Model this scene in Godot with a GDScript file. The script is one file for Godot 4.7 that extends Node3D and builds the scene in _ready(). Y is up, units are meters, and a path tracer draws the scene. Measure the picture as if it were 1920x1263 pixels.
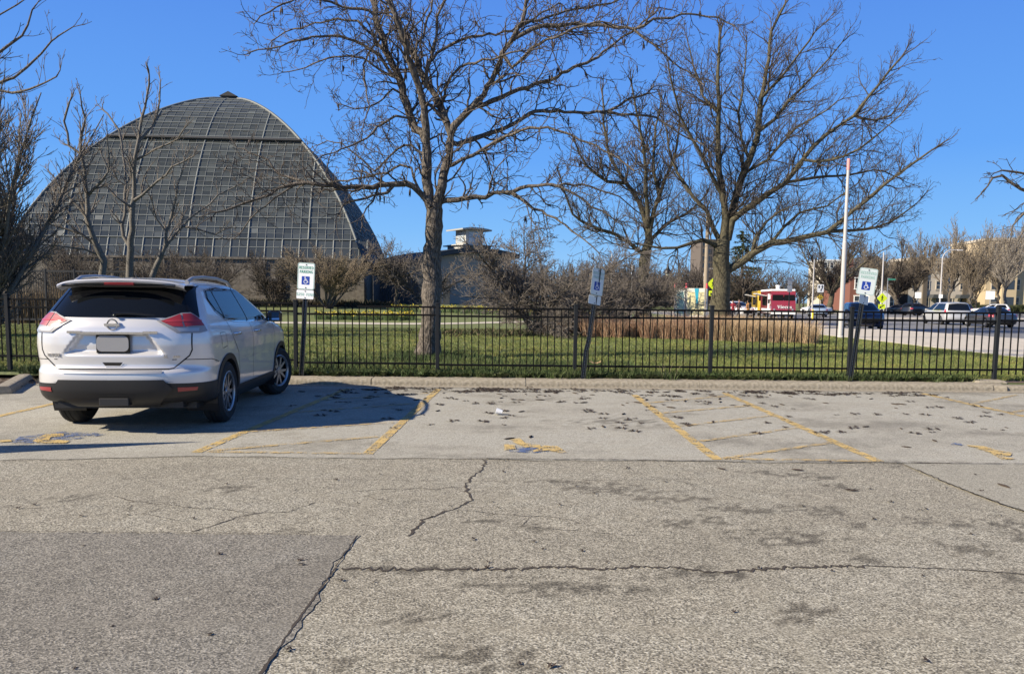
extends Node3D
# A car park beside a fenced lawn, bare trees, a domed glasshouse and a street of parked cars.

class B:
	var v := PackedVector3Array()
	var n := PackedVector3Array()
	var c := PackedColorArray()
	var ix := PackedInt32Array()
	var tint := false
	var col := Color.WHITE
	func vert(p: Vector3, nn: Vector3) -> int:
		v.push_back(p)
		n.push_back(nn)
		if tint: c.push_back(col)
		return v.size() - 1
	func tri(p: Vector3, q: Vector3, r: Vector3) -> void:
		var nn := (q - p).cross(r - p).normalized()
		var k := v.size()
		vert(p, nn); vert(q, nn); vert(r, nn)
		ix.append_array([k, k + 2, k + 1])
	func quad(p: Vector3, q: Vector3, r: Vector3, s: Vector3) -> void:
		var nn := (r - p).cross(s - q).normalized()
		var k := v.size()
		vert(p, nn); vert(q, nn); vert(r, nn); vert(s, nn)
		ix.append_array([k, k + 2, k + 1, k, k + 3, k + 2])
	func box(ce: Vector3, sz: Vector3, ba := Basis()) -> void:
		var h := sz * 0.5
		var p := []
		for i in 8:
			p.append(ce + ba * Vector3(h.x * (1 if i & 1 else -1), h.y * (1 if i & 2 else -1), h.z * (1 if i & 4 else -1)))
		quad(p[4], p[5], p[7], p[6])
		quad(p[1], p[0], p[2], p[3])
		quad(p[5], p[1], p[3], p[7])
		quad(p[0], p[4], p[6], p[2])
		quad(p[6], p[7], p[3], p[2])
		quad(p[0], p[1], p[5], p[4])
	func cbox(ce: Vector3, sz: Vector3, ch: float, ba := Basis()) -> void:
		# a box whose edges along y are chamfered and whose top has a bevel
		var h := sz * 0.5
		var ring := func(y: float, ins: float) -> Array:
			var a := h.x - ins
			var d := h.z - ins
			var k := minf(ch, minf(a, d) * 0.9)
			var out := []
			for q in [[a - k, d], [a, d - k], [a, -d + k], [a - k, -d], [-a + k, -d], [-a, -d + k], [-a, d - k], [-a + k, d]]:
				out.append(ce + ba * Vector3(q[0], y, q[1]))
			return out
		var rs := [ring.call(-h.y, 0.0), ring.call(h.y - ch, 0.0), ring.call(h.y, ch)]
		for j in 2:
			for i in 8:
				var i2 := (i + 1) % 8
				quad(rs[j][i], rs[j][i2], rs[j + 1][i2], rs[j + 1][i])
		for i in range(1, 7):
			tri(rs[2][0], rs[2][i], rs[2][i + 1])
			tri(rs[0][0], rs[0][i + 1], rs[0][i])
	func tube(pts: PackedVector3Array, rad: PackedFloat32Array, sides: int, cap := false) -> void:
		var m := pts.size()
		var side := Vector3.ZERO
		var k0 := v.size()
		for i in m:
			var t: Vector3 = (pts[mini(i + 1, m - 1)] - pts[maxi(i - 1, 0)]).normalized()
			if i == 0:
				side = t.cross(Vector3.UP if absf(t.y) < 0.9 else Vector3.RIGHT).normalized()
			else:
				side = (side - t * side.dot(t)).normalized()
			var up := t.cross(side)
			for j in sides:
				var a := TAU * j / sides
				var o := side * cos(a) + up * sin(a)
				v.push_back(pts[i] + o * rad[i])
				n.push_back(o)
				if tint: c.push_back(col)
		for i in m - 1:
			for j in sides:
				var a := k0 + i * sides + j
				var b := k0 + i * sides + (j + 1) % sides
				ix.push_back(a); ix.push_back(a + sides); ix.push_back(b)
				ix.push_back(b); ix.push_back(a + sides); ix.push_back(b + sides)
		if cap:
			for e in [0, m - 1]:
				for j in range(1, sides - 1):
					var q: int = k0 + e * sides
					if e == 0:
						tri(v[q], v[q + j + 1], v[q + j])
					else:
						tri(v[q], v[q + j], v[q + j + 1])
	func lathe(prof: Array, seg: int, xf := Transform3D(), smooth := true) -> void:
		# prof: Vector2(radius, height) from bottom to top, turned about y
		for i in prof.size() - 1:
			var p: Vector2 = prof[i]
			var q: Vector2 = prof[i + 1]
			var sl := Vector2(q.y - p.y, p.x - q.x).normalized()
			var k := v.size()
			for j in seg + 1:
				var a := TAU * j / seg
				var d := Vector3(cos(a), 0, sin(a))
				var nn := xf.basis * (d * sl.x + Vector3.UP * sl.y)
				vert(xf * (d * p.x + Vector3.UP * p.y), nn.normalized())
				vert(xf * (d * q.x + Vector3.UP * q.y), nn.normalized())
			for j in seg:
				var a := k + j * 2
				ix.append_array([a, a + 2, a + 1, a + 1, a + 2, a + 3])
	func prism(poly: PackedVector2Array, d0: float, d1: float, xf := Transform3D()) -> void:
		# polygon in the xy plane (counter-clockwise), extruded along z from d0 to d1
		var pl := poly
		if Geometry2D.is_polygon_clockwise(pl):
			pl = pl.duplicate()
			pl.reverse()
		var t := Geometry2D.triangulate_polygon(pl)
		for i in range(0, t.size(), 3):
			var a := pl[t[i]]
			var b := pl[t[i + 1]]
			var e := pl[t[i + 2]]
			if (b - a).cross(e - a) < 0:
				var w := b
				b = e
				e = w
			tri(xf * Vector3(a.x, a.y, d1), xf * Vector3(b.x, b.y, d1), xf * Vector3(e.x, e.y, d1))
			tri(xf * Vector3(a.x, a.y, d0), xf * Vector3(e.x, e.y, d0), xf * Vector3(b.x, b.y, d0))
		for i in pl.size():
			var a := pl[i]
			var b := pl[(i + 1) % pl.size()]
			quad(xf * Vector3(a.x, a.y, d0), xf * Vector3(b.x, b.y, d0), xf * Vector3(b.x, b.y, d1), xf * Vector3(a.x, a.y, d1))
	func flat(poly: PackedVector2Array, y: float) -> void:
		# polygon given as (x, z), laid face up at height y
		var t := Geometry2D.triangulate_polygon(poly)
		for i in range(0, t.size(), 3):
			var a := poly[t[i]]
			var b := poly[t[i + 1]]
			var e := poly[t[i + 2]]
			if (b - a).cross(e - a) > 0:
				var w := b
				b = e
				e = w
			tri(Vector3(a.x, y, a.y), Vector3(b.x, y, b.y), Vector3(e.x, y, e.y))
	func slab(poly: PackedVector2Array, y0: float, y1: float) -> void:
		flat(poly, y1)
		var pl := poly
		if Geometry2D.is_polygon_clockwise(pl):
			pl = pl.duplicate()
			pl.reverse()
		for i in pl.size():
			var a := pl[i]
			var b := pl[(i + 1) % pl.size()]
			quad(Vector3(b.x, y0, b.y), Vector3(a.x, y0, a.y), Vector3(a.x, y1, a.y), Vector3(b.x, y1, b.y))
	func done() -> ArrayMesh:
		var m := ArrayMesh.new()
		if v.is_empty(): return m
		var a := []
		a.resize(Mesh.ARRAY_MAX)
		a[Mesh.ARRAY_VERTEX] = v
		a[Mesh.ARRAY_NORMAL] = n
		if tint: a[Mesh.ARRAY_COLOR] = c
		a[Mesh.ARRAY_INDEX] = ix
		m.add_surface_from_arrays(Mesh.PRIMITIVE_TRIANGLES, a)
		return m

var M := {}
var taken := {}
var rng := RandomNumberGenerator.new()

func numbered(called: String) -> String:
	var k: int = taken.get(called, 0)
	taken[called] = k + 1
	return called if k == 0 else "%s_%03d" % [called, k]
func tag(o: Node3D, label: String, category: String, group := "", kind := "") -> Node3D:
	if label: o.set_meta("label", label)
	if category: o.set_meta("category", category)
	if group: o.set_meta("group", group)
	if kind: o.set_meta("kind", kind)
	return o
func thing(called: String, label: String, category: String, at := Vector3.ZERO, turn := 0.0, group := "") -> Node3D:
	var o := Node3D.new()
	o.name = numbered(called)
	o.position = at
	o.rotation.y = turn
	add_child(o)
	return tag(o, label, category, group)
func part(parent: Node3D, called: String, shape, m: Material, at := Vector3.ZERO) -> MeshInstance3D:
	var o := MeshInstance3D.new()
	o.name = called
	o.mesh = shape.done() if shape is B else shape
	o.material_override = m
	o.position = at
	parent.add_child(o, true)
	return o
func solo(called: String, shape, m: Material, label: String, category: String, at := Vector3.ZERO, group := "", kind := "") -> MeshInstance3D:
	var o := part(self, "x", shape, m, at)
	o.name = numbered(called)
	tag(o, label, category, group, kind)
	return o
func struct(called: String, shape, m: Material, label := "", category := "") -> MeshInstance3D:
	return solo(called, shape, m, label, category, Vector3.ZERO, "", "structure")
func copy_of(o: Node3D, at: Vector3, turn: float, label := "", group := "", size := 1.0) -> Node3D:
	var base: String = o.get_meta("plain_name") if o.has_meta("plain_name") else String(o.name).rstrip("0123456789").trim_suffix("_")
	var r := o.duplicate()
	r.name = numbered(base)
	add_child(r)
	r.position = at
	r.rotation.y = turn
	r.scale = Vector3.ONE * size
	if label: r.set_meta("label", label)
	if group: r.set_meta("group", group)
	return r
func lin(r: float, g: float, b: float) -> Color:
	return Color(r, g, b).linear_to_srgb()
func mat(called: String, r: float, g: float, b: float, rough := 0.8, metal := 0.0) -> StandardMaterial3D:
	var m := StandardMaterial3D.new()
	m.resource_name = called
	m.albedo_color = lin(r, g, b)
	m.roughness = rough
	m.metallic = metal
	M[called] = m
	return m
func noise(fr: float, oct := 4, kind := FastNoiseLite.TYPE_SIMPLEX_SMOOTH, sd := 1) -> FastNoiseLite:
	var f := FastNoiseLite.new()
	f.noise_type = kind
	f.frequency = fr
	f.fractal_octaves = oct
	f.seed = sd
	return f
func bytes_of(f: FastNoiseLite, size: int) -> PackedByteArray:
	var im := f.get_seamless_image(size, size, false, false, 0.1, true)
	im.convert(Image.FORMAT_L8)
	return im.get_data()
func tex_from(size: int, fn: Callable) -> ImageTexture:
	var d := PackedByteArray()
	d.resize(size * size * 3)
	for i in size * size:
		var c: Vector3 = fn.call(i)
		d[i * 3] = clampi(int(c.x * 255.0), 0, 255)
		d[i * 3 + 1] = clampi(int(c.y * 255.0), 0, 255)
		d[i * 3 + 2] = clampi(int(c.z * 255.0), 0, 255)
	return ImageTexture.create_from_image(Image.create_from_data(size, size, false, Image.FORMAT_RGB8, d))
func noise_mat(called: String, dark: Color, light: Color, fr: float, scale: Vector3, rough := 0.9, bump := 0.0, oct := 5, sd := 3) -> StandardMaterial3D:
	# a surface of two linear colours mixed by noise, mapped in world axes
	var m := mat(called, 1, 1, 1, rough)
	var g := Gradient.new()
	g.offsets = PackedFloat32Array([0.2, 0.5, 0.8])
	g.colors = PackedColorArray([dark.linear_to_srgb(), dark.lerp(light, 0.5).linear_to_srgb(), light.linear_to_srgb()])
	var t := NoiseTexture2D.new()
	t.width = 512
	t.height = 512
	t.seamless = true
	t.noise = noise(fr, oct, FastNoiseLite.TYPE_SIMPLEX_SMOOTH, sd)
	t.color_ramp = g
	m.albedo_texture = t
	m.uv1_triplanar = true
	m.uv1_world_triplanar = true
	m.uv1_scale = scale
	if bump > 0.0:
		var t2 := NoiseTexture2D.new()
		t2.width = 512
		t2.height = 512
		t2.seamless = true
		t2.as_normal_map = true
		t2.bump_strength = bump
		t2.noise = t.noise
		m.normal_enabled = true
		m.normal_texture = t2
	return m
func text_mesh(s: String, size: float, depth: float, bold := true, serif := false) -> TextMesh:
	var f := SystemFont.new()
	f.font_names = PackedStringArray(["Droid Serif" if serif else "Droid Sans"])
	f.font_weight = 700 if bold else 400
	var t := TextMesh.new()
	t.text = s
	t.font = f
	t.font_size = 64
	t.pixel_size = size / 46.0
	t.depth = depth
	t.curve_step = 2.0
	return t
func ring(cx: float, cy: float, r: float, k: int, a0 := 0.0, a1 := TAU) -> PackedVector2Array:
	var o := PackedVector2Array()
	for i in k:
		var a := a0 + (a1 - a0) * i / (k - (0 if is_equal_approx(a1 - a0, TAU) else 1))
		o.append(Vector2(cx + r * cos(a), cy + r * sin(a)))
	return o
func rrect(w: float, h: float, r: float, cx := 0.0, cy := 0.0, k := 5) -> PackedVector2Array:
	var o := PackedVector2Array()
	for q in 4:
		var ox := cx + (w / 2 - r) * (1 if q == 0 or q == 3 else -1)
		var oy := cy + (h / 2 - r) * (1 if q < 2 else -1)
		for i in k:
			var a := q * PI / 2 + PI / 2 * i / (k - 1)
			o.append(Vector2(ox + r * cos(a), oy + r * sin(a)))
	return o
func pairs(a: Array) -> PackedVector2Array:
	var o := PackedVector2Array()
	for i in range(0, a.size(), 2):
		o.append(Vector2(a[i], a[i + 1]))
	return o
func v3s(a: Array) -> PackedVector3Array:
	var o := PackedVector3Array()
	for i in range(0, a.size(), 3):
		o.append(Vector3(a[i], a[i + 1], a[i + 2]))
	return o
func unit() -> Vector3:
	return Vector3(rng.randfn(), rng.randfn(), rng.randfn()).normalized()
func lawn_height(x: float, z: float) -> float:
	var t := smoothstep(-36.0, -66.0, z) if z > -66.0 else 1.0
	return 0.1 + 1.0 * t * (1.0 - smoothstep(-6.0, 10.0, x)) - 0.3 * smoothstep(13.5, 20.0, x) * smoothstep(-13.0, -20.0, z)

func _ready() -> void:
	rng.seed = 11
	var cam := Camera3D.new()
	cam.name = "camera"
	cam.projection = Camera3D.PROJECTION_FRUSTUM
	cam.near = 0.1
	cam.far = 2500.0
	cam.size = 0.1 * 1263.0 / 1440.0
	cam.frustum_offset = Vector2(0, 0.1 * 59.5 / 1440.0)
	var look := Basis(Vector3.RIGHT, deg_to_rad(-5.12))
	cam.transform = Transform3D(look * Basis(Vector3.BACK, 0.0096), Vector3(0, 1.47, 0))
	cam.current = true
	add_child(cam)
	var env := Environment.new()
	env.background_mode = Environment.BG_SKY
	# clear sky: pale at the horizon, deepening evenly all round towards the zenith
	var sky := PanoramaSkyMaterial.new()
	var steps := [[0.0, 0.37, 0.66, 0.97], [5.0, 0.225, 0.52, 0.965], [10.0, 0.142, 0.40, 0.945], [20.0, 0.102, 0.29, 0.835], [30.0, 0.073, 0.205, 0.62], [45.0, 0.05, 0.135, 0.40], [65.0, 0.035, 0.09, 0.265], [90.0, 0.028, 0.07, 0.205]]
	var im := Image.create(8, 512, false, Image.FORMAT_RGBAF)
	for r in 512:
		var up := 90.0 - 180.0 * (r + 0.5) / 512.0
		var c := Color(0.12, 0.115, 0.105)
		if up > 0.0:
			for k in steps.size() - 1:
				if up <= steps[k + 1][0]:
					var f: float = (up - steps[k][0]) / (steps[k + 1][0] - steps[k][0])
					c = Color(lerpf(steps[k][1], steps[k + 1][1], f), lerpf(steps[k][2], steps[k + 1][2], f), lerpf(steps[k][3], steps[k + 1][3], f)) * (1.0 / 1.9)
					break
		c.a = 1.0
		for x in 8: im.set_pixel(x, r, c)
	sky.panorama = ImageTexture.create_from_image(im)
	env.sky = Sky.new()
	env.sky.sky_material = sky
	env.tonemap_mode = Environment.TONE_MAPPER_LINEAR
	env.tonemap_exposure = 1.9
	env.sdfgi_enabled = true
	env.ssao_enabled = true
	env.ssil_enabled = true
	var we := WorldEnvironment.new()
	we.name = "world_environment"
	we.environment = env
	add_child(we)
	var sun := DirectionalLight3D.new()
	sun.name = "sun"
	sun.light_energy = 1.5
	sun.light_color = Color(1.0, 0.945, 0.86)
	sun.light_angular_distance = 0.5
	sun.shadow_enabled = true
	var el := deg_to_rad(32.0)
	sun.look_at_from_position(Vector3.ZERO, Vector3(0.925 * cos(el), -sin(el), -0.38 * cos(el)))
	add_child(sun)
	make_materials()
	build_ground()
	build_glasshouse()
	build_hall()
	build_backyard()
	build_street_buildings()
	build_fence()
	build_trees()
	build_shrubs()
	build_beds()
	build_street_things()
	build_vehicles()
	build_people()
	build_signs()
	build_grass()
	build_litter()

# ---------------------------------------------------------------- materials
func speckle(called: String, base: Vector3, light: Vector3, dark: Vector3, tile: float, sd: int) -> StandardMaterial3D:
	# rolled asphalt: pale and dark stones in a binder (colours linear), 1024 pixels over one tile
	var size := 1024
	var f1 := noise(0.30, 1, FastNoiseLite.TYPE_CELLULAR, sd)
	f1.cellular_return_type = FastNoiseLite.RETURN_CELL_VALUE
	f1.fractal_type = FastNoiseLite.FRACTAL_NONE
	var a := bytes_of(f1, size)
	var f2 := noise(0.5, 1, FastNoiseLite.TYPE_CELLULAR, sd + 1)
	f2.cellular_return_type = FastNoiseLite.RETURN_CELL_VALUE
	f2.fractal_type = FastNoiseLite.FRACTAL_NONE
	var b := bytes_of(f2, size)
	var d := bytes_of(noise(0.012, 4, FastNoiseLite.TYPE_SIMPLEX_SMOOTH, sd + 2), size)
	var px := PackedByteArray()
	px.resize(size * size * 3)
	var hb := PackedByteArray()
	hb.resize(size * size)
	var lut := PackedByteArray()
	lut.resize(4097)
	for i in 4097:
		lut[i] = int(255.0 * pow(i / 4096.0, 1.0 / 2.2))
	for i in size * size:
		var stone := a[i] / 255.0
		var fine := b[i] / 255.0
		var k := (fine - 0.5) * 0.55 + (stone - 0.5) * 0.6 + (d[i] / 255.0 - 0.5) * 0.12
		var q: Vector3
		if k > 0.0:
			q = base.lerp(light, minf(k * 2.0, 1.0))
		else:
			q = base.lerp(dark, minf(-k * 2.2, 1.0))
		px[i * 3] = lut[int(q.x * 4096.0)]
		px[i * 3 + 1] = lut[int(q.y * 4096.0)]
		px[i * 3 + 2] = lut[int(q.z * 4096.0)]
		hb[i] = clampi(int(128 + k * 150.0), 0, 255)
	var m := mat(called, 1, 1, 1, 0.93)
	m.albedo_texture = ImageTexture.create_from_image(Image.create_from_data(size, size, false, Image.FORMAT_RGB8, px))
	var nm := Image.create_from_data(size, size, false, Image.FORMAT_L8, hb)
	nm.convert(Image.FORMAT_RGBA8)
	nm.bump_map_to_normal_map(2.2)
	m.normal_enabled = true
	m.normal_texture = ImageTexture.create_from_image(nm)
	m.normal_scale = 0.8
	m.uv1_triplanar = true
	m.uv1_world_triplanar = true
	m.uv1_scale = Vector3.ONE / tile
	m.vertex_color_use_as_albedo = true
	return m
func worn_paint(called: String, r: float, g: float, b: float, keep: float, sd: int) -> StandardMaterial3D:
	var size := 512
	var a := bytes_of(noise(0.11, 3, FastNoiseLite.TYPE_SIMPLEX, sd), size)
	var d := bytes_of(noise(0.018, 3, FastNoiseLite.TYPE_SIMPLEX_SMOOTH, sd + 1), size)
	var px := PackedByteArray()
	px.resize(size * size * 4)
	var c := lin(r, g, b)
	for i in size * size:
		var k := a[i] / 255.0 * 0.55 + d[i] / 255.0 * 0.45
		var t := 0.86 + 0.14 * a[i] / 255.0
		px[i * 4] = int(c.r * t * 255)
		px[i * 4 + 1] = int(c.g * t * 255)
		px[i * 4 + 2] = int(c.b * t * 255)
		px[i * 4 + 3] = 255 if k < keep else 0
	var m := mat(called, 1, 1, 1, 0.8)
	m.albedo_texture = ImageTexture.create_from_image(Image.create_from_data(size, size, false, Image.FORMAT_RGBA8, px))
	m.transparency = BaseMaterial3D.TRANSPARENCY_ALPHA_SCISSOR
	m.alpha_scissor_threshold = 0.5
	m.uv1_triplanar = true
	m.uv1_world_triplanar = true
	m.uv1_scale = Vector3.ONE * 0.7
	return m
func make_materials() -> void:
	speckle("asphalt_tan", Vector3(0.243, 0.223, 0.170), Vector3(0.60, 0.57, 0.47), Vector3(0.040, 0.036, 0.027), 2.3, 3)
	speckle("asphalt_pale", Vector3(0.335, 0.322, 0.268), Vector3(0.51, 0.495, 0.43), Vector3(0.145, 0.134, 0.108), 2.1, 23)
	speckle("asphalt_grey", Vector3(0.172, 0.160, 0.132), Vector3(0.42, 0.395, 0.335), Vector3(0.036, 0.034, 0.028), 2.3, 43)
	noise_mat("road", Color(0.13, 0.13, 0.135), Color(0.2, 0.2, 0.2), 0.03, Vector3.ONE * 0.3)
	noise_mat("concrete", Color(0.20, 0.175, 0.13), Color(0.335, 0.30, 0.235), 0.03, Vector3.ONE * 0.9, 0.92, 2.0)
	noise_mat("pavement", Color(0.42, 0.38, 0.31), Color(0.54, 0.49, 0.41), 0.02, Vector3.ONE * 0.3)
	noise_mat("turf", Color(0.072, 0.094, 0.024), Color(0.165, 0.188, 0.066), 0.05, Vector3.ONE * 0.35, 1.0, 3.0)
	noise_mat("mulch", Color(0.05, 0.034, 0.022), Color(0.22, 0.16, 0.11), 0.09, Vector3.ONE * 1.2, 1.0, 6.0)
	worn_paint("yellow_paint", 0.60, 0.43, 0.16, 0.545, 5)
	worn_paint("yellow_worn", 0.56, 0.41, 0.18, 0.485, 8)
	worn_paint("blue_worn", 0.10, 0.15, 0.30, 0.46, 15)
	worn_paint("white_paint", 0.7, 0.69, 0.66, 0.60, 25)
	mat("crack", 0.045, 0.036, 0.028, 1.0)
	var bark := noise_mat("bark", Color(0.028, 0.023, 0.018), Color(0.21, 0.18, 0.145), 0.03, Vector3(1.9, 0.36, 1.9), 0.95, 16.0, 4)
	bark.heightmap_enabled = false
	noise_mat("bark_mossy", Color(0.03, 0.026, 0.016), Color(0.135, 0.12, 0.072), 0.03, Vector3(1.1, 0.22, 1.1), 0.95, 8.0, 4, 9)
	noise_mat("bark_grey", Color(0.075, 0.068, 0.058), Color(0.21, 0.195, 0.17), 0.03, Vector3(2.0, 0.7, 2.0), 0.9, 4.0, 4, 12)
	mat("twig", 0.082, 0.068, 0.055, 0.9)
	mat("twig_dark", 0.066, 0.054, 0.043, 0.9)
	mat("twig_grey", 0.15, 0.13, 0.11, 0.9)
	mat("twig_tan", 0.19, 0.155, 0.11, 0.9)
	mat("twig_pale", 0.28, 0.25, 0.21, 0.9)
	mat("pod", 0.035, 0.022, 0.017, 0.55)
	mat("fence_metal", 0.006, 0.0065, 0.0075, 0.75).metallic_specular = 0.22
	mat("post_metal", 0.014, 0.0165, 0.0195, 0.65).metallic_specular = 0.3
	mat("black", 0.012, 0.012, 0.013, 0.5)
	mat("dark_grey", 0.05, 0.05, 0.052, 0.6)
	mat("steel", 0.42, 0.42, 0.42, 0.4, 0.6)
	mat("white", 0.75, 0.75, 0.73, 0.5)
	mat("sign_white", 0.72, 0.74, 0.74, 0.35)
	mat("sign_faded", 0.60, 0.66, 0.65, 0.45)
	mat("sign_green", 0.05, 0.26, 0.17, 0.45)
	mat("sign_green_faded", 0.30, 0.46, 0.40, 0.5)
	mat("sign_blue", 0.012, 0.045, 0.30, 0.4)
	mat("sign_lime", 0.68, 0.83, 0.02, 0.45)
	mat("yellow", 0.72, 0.50, 0.03, 0.5)
	mat("red", 0.42, 0.035, 0.035, 0.45)
	mat("brick", 0.28, 0.10, 0.07, 0.9)
	mat("pole_white", 0.46, 0.445, 0.43, 0.5)
	mat("pole_pink", 0.72, 0.30, 0.27, 0.55)
	mat("wood", 0.30, 0.25, 0.19, 0.85)
	mat("lamp_glass", 0.55, 0.52, 0.45, 0.3)
	mat("pole_red", 0.50, 0.07, 0.09, 0.5)
	mat("board_white", 0.68, 0.68, 0.58, 0.5)
	mat("board_green", 0.40, 0.58, 0.48, 0.5)
	mat("board_cream", 0.66, 0.60, 0.34, 0.5)
	mat("board_blue", 0.03, 0.36, 0.50, 0.5)
	mat("fallen_leaf", 0.42, 0.27, 0.15, 0.8)

# ---------------------------------------------------------------- ground, lot, road
const STAINS := [0.80,-5.89,0.25,0.10,0.53,-6.11,0.25,0.07,1.21,-5.63,0.20,0.08,0.15,-4.86,0.08,0.06,-0.17,-5.03,0.09,0.06,1.68,-5.36,0.22,0.08,2.17,-5.35,0.15,0.10,1.13,-5.00,0.10,0.07,1.35,-5.04,0.09,0.08,2.28,-4.99,0.07,0.05,2.77,-5.11,0.08,0.06,2.98,-5.03,0.07,0.08,3.05,-5.01,0.07,0.06,2.70,-4.53,0.07,0.09,2.80,-4.51,0.08,0.09,2.01,-4.39,0.07,0.06,2.06,-4.30,0.06,0.05,1.78,-4.71,0.20,0.11,-2.13,-5.81,0.12,0.08,-3.15,-5.50,0.10,0.06,-0.67,-2.96,0.06,0.05,-0.42,-3.43,0.08,0.06,1.40,-3.53,0.11,0.09,3.37,-5.06,0.09,0.08,3.30,-4.90,0.09,0.07,3.20,-4.73,0.08,0.08,2.73,-4.04,0.07,0.06,2.62,-6.07,0.08,0.09,2.22,-6.53,0.14,0.06,2.62,-6.38,0.09,0.08,3.71,-6.92,0.19,0.12,1.25,-9.30,0.39,0.17,2.43,-6.48,0.13,0.06,-1.34,-4.74,0.10,0.03,-0.12,-3.06,0.13,0.10,0.26,-3.84,0.32,0.07,1.05,-4.06,0.17,0.07,-0.57,-4.07,0.23,0.05]
func lot_sheet(called: String, x0: float, x1: float, z0: float, z1: float, step: float, y: float, m: Material, mottle: float, left = null, front = null) -> void:
	# a fine sheet whose colours carry oil stains, dirt and mottling
	var nx := int((x1 - x0) / step)
	var nz := int((z1 - z0) / step)
	var f1 := noise(0.35, 4, FastNoiseLite.TYPE_SIMPLEX_SMOOTH, 71)
	var f2 := noise(2.6, 3, FastNoiseLite.TYPE_SIMPLEX_SMOOTH, 72)
	var f3 := noise(7.0, 2, FastNoiseLite.TYPE_SIMPLEX_SMOOTH, 73)
	var f4 := noise(0.55, 5, FastNoiseLite.TYPE_SIMPLEX_SMOOTH, 77)
	var b := B.new()
	b.tint = true
	for j in nz + 1:
		var tz := z0 + (z1 - z0) * j / nz
		var xa: float = left.call(tz) if left != null else x1
		for i in nx + 1:
			var x := x0 + (xa - x0) * i / nx
			var z := tz
			if front != null and j == nz:
				z = front.call(x)
			var k := 1.0 + mottle * (f1.get_noise_2d(x, z * 1.6) * 0.9 + f2.get_noise_2d(x, z) * 0.45)
			var dirt := 0.5 * mottle / 0.34 * smoothstep(0.12, 0.5, f4.get_noise_2d(x * 0.8, z * 1.5) + 0.35 * f3.get_noise_2d(x, z * 1.4))
			for q in range(0, STAINS.size(), 4):
				var dx: float = (x - STAINS[q]) / STAINS[q + 2]
				if absf(dx) > 2.2: continue
				var dz: float = (z - STAINS[q + 1]) / STAINS[q + 3]
				if absf(dz) > 2.2: continue
				var d := dx * dx + dz * dz
				dirt = maxf(dirt, smoothstep(0.15, 0.75, 1.0 - sqrt(d) * 0.62 + f3.get_noise_2d(x, z * 1.3) * 1.5))
			k *= 1.0 - 0.55 * dirt
			b.v.push_back(Vector3(x, y, z))
			b.n.push_back(Vector3.UP)
			b.c.push_back(Color(k, k * (0.99 - 0.02 * dirt), k * (0.975 - 0.05 * dirt)))
	for j in nz:
		for i in nx:
			var a := j * (nx + 1) + i
			b.ix.append_array([a, a + 1, a + nx + 1, a + 1, a + nx + 2, a + nx + 1])
	struct(called, b, m)
func ribbon(b: B, pts: PackedVector2Array, w: float, y: float, jag: float, step := 0.035) -> void:
	# a ragged flat strip along a polyline of (x, z)
	var prev := []
	for s in pts.size() - 1:
		var p := pts[s]
		var q := pts[s + 1]
		var d := (q - p)
		var k := maxi(1, int(d.length() / step))
		var nn := Vector2(-d.y, d.x).normalized()
		for i in k + (1 if s == pts.size() - 2 else 0):
			var o := p + d * (float(i) / k) + nn * rng.randfn(0, jag)
			var ww := w * (0.35 + 1.1 * rng.randf())
			var cur := [o + nn * ww, o - nn * ww]
			if prev:
				var a: Vector2 = prev[0]
				var e: Vector2 = prev[1]
				var f: Vector2 = cur[1]
				var g: Vector2 = cur[0]
				b.quad(Vector3(g.x, y, g.y), Vector3(f.x, y, f.y), Vector3(e.x, y, e.y), Vector3(a.x, y, a.y))
			prev = cur
func stripe(b: B, x0: float, z0: float, x1: float, z1: float, w: float, y: float) -> void:
	var d := Vector2(x1 - x0, z1 - z0).normalized()
	var nn := Vector2(-d.y, d.x) * w * 0.5
	b.flat(PackedVector2Array([Vector2(x0, z0) + nn, Vector2(x1, z1) + nn, Vector2(x1, z1) - nn, Vector2(x0, z0) - nn]), y)
func kerb_piece(x0: float, z0: float, x1: float, z1: float, h: float, w: float, called: String, parent: Node3D) -> void:
	# rounded-top kerb stone from one point to the other, its road face on the right hand of the way
	var b := B.new()
	var a := Vector3(x0, 0, z0)
	var e := Vector3(x1, 0, z1)
	var d := (e - a).normalized()
	var out := Vector3(-d.z, 0, d.x)
	var prof := [Vector2(0.045, -0.02), Vector2(0.035, h * 0.55), Vector2(0.02, h * 0.8), Vector2(0.0, h * 0.94), Vector2(-0.03, h), Vector2(-w, h + 0.004), Vector2(-w, -0.02)]
	for i in prof.size() - 1:
		var p: Vector2 = prof[i]
		var q: Vector2 = prof[i + 1]
		b.quad(a + out * p.x + Vector3.UP * p.y, e + out * p.x + Vector3.UP * p.y, e + out * q.x + Vector3.UP * q.y, a + out * q.x + Vector3.UP * q.y)
	for s in [0, 1]:
		var o := a if s == 0 else e
		for i in range(1, prof.size() - 1):
			var p0: Vector3 = o + out * prof[0].x + Vector3.UP * prof[0].y
			var p1: Vector3 = o + out * prof[i].x + Vector3.UP * prof[i].y
			var p2: Vector3 = o + out * prof[i + 1].x + Vector3.UP * prof[i + 1].y
			if s == 0: b.tri(p0, p1, p2)
			else: b.tri(p0, p2, p1)
	part(parent, called, b, M.concrete)
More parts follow.
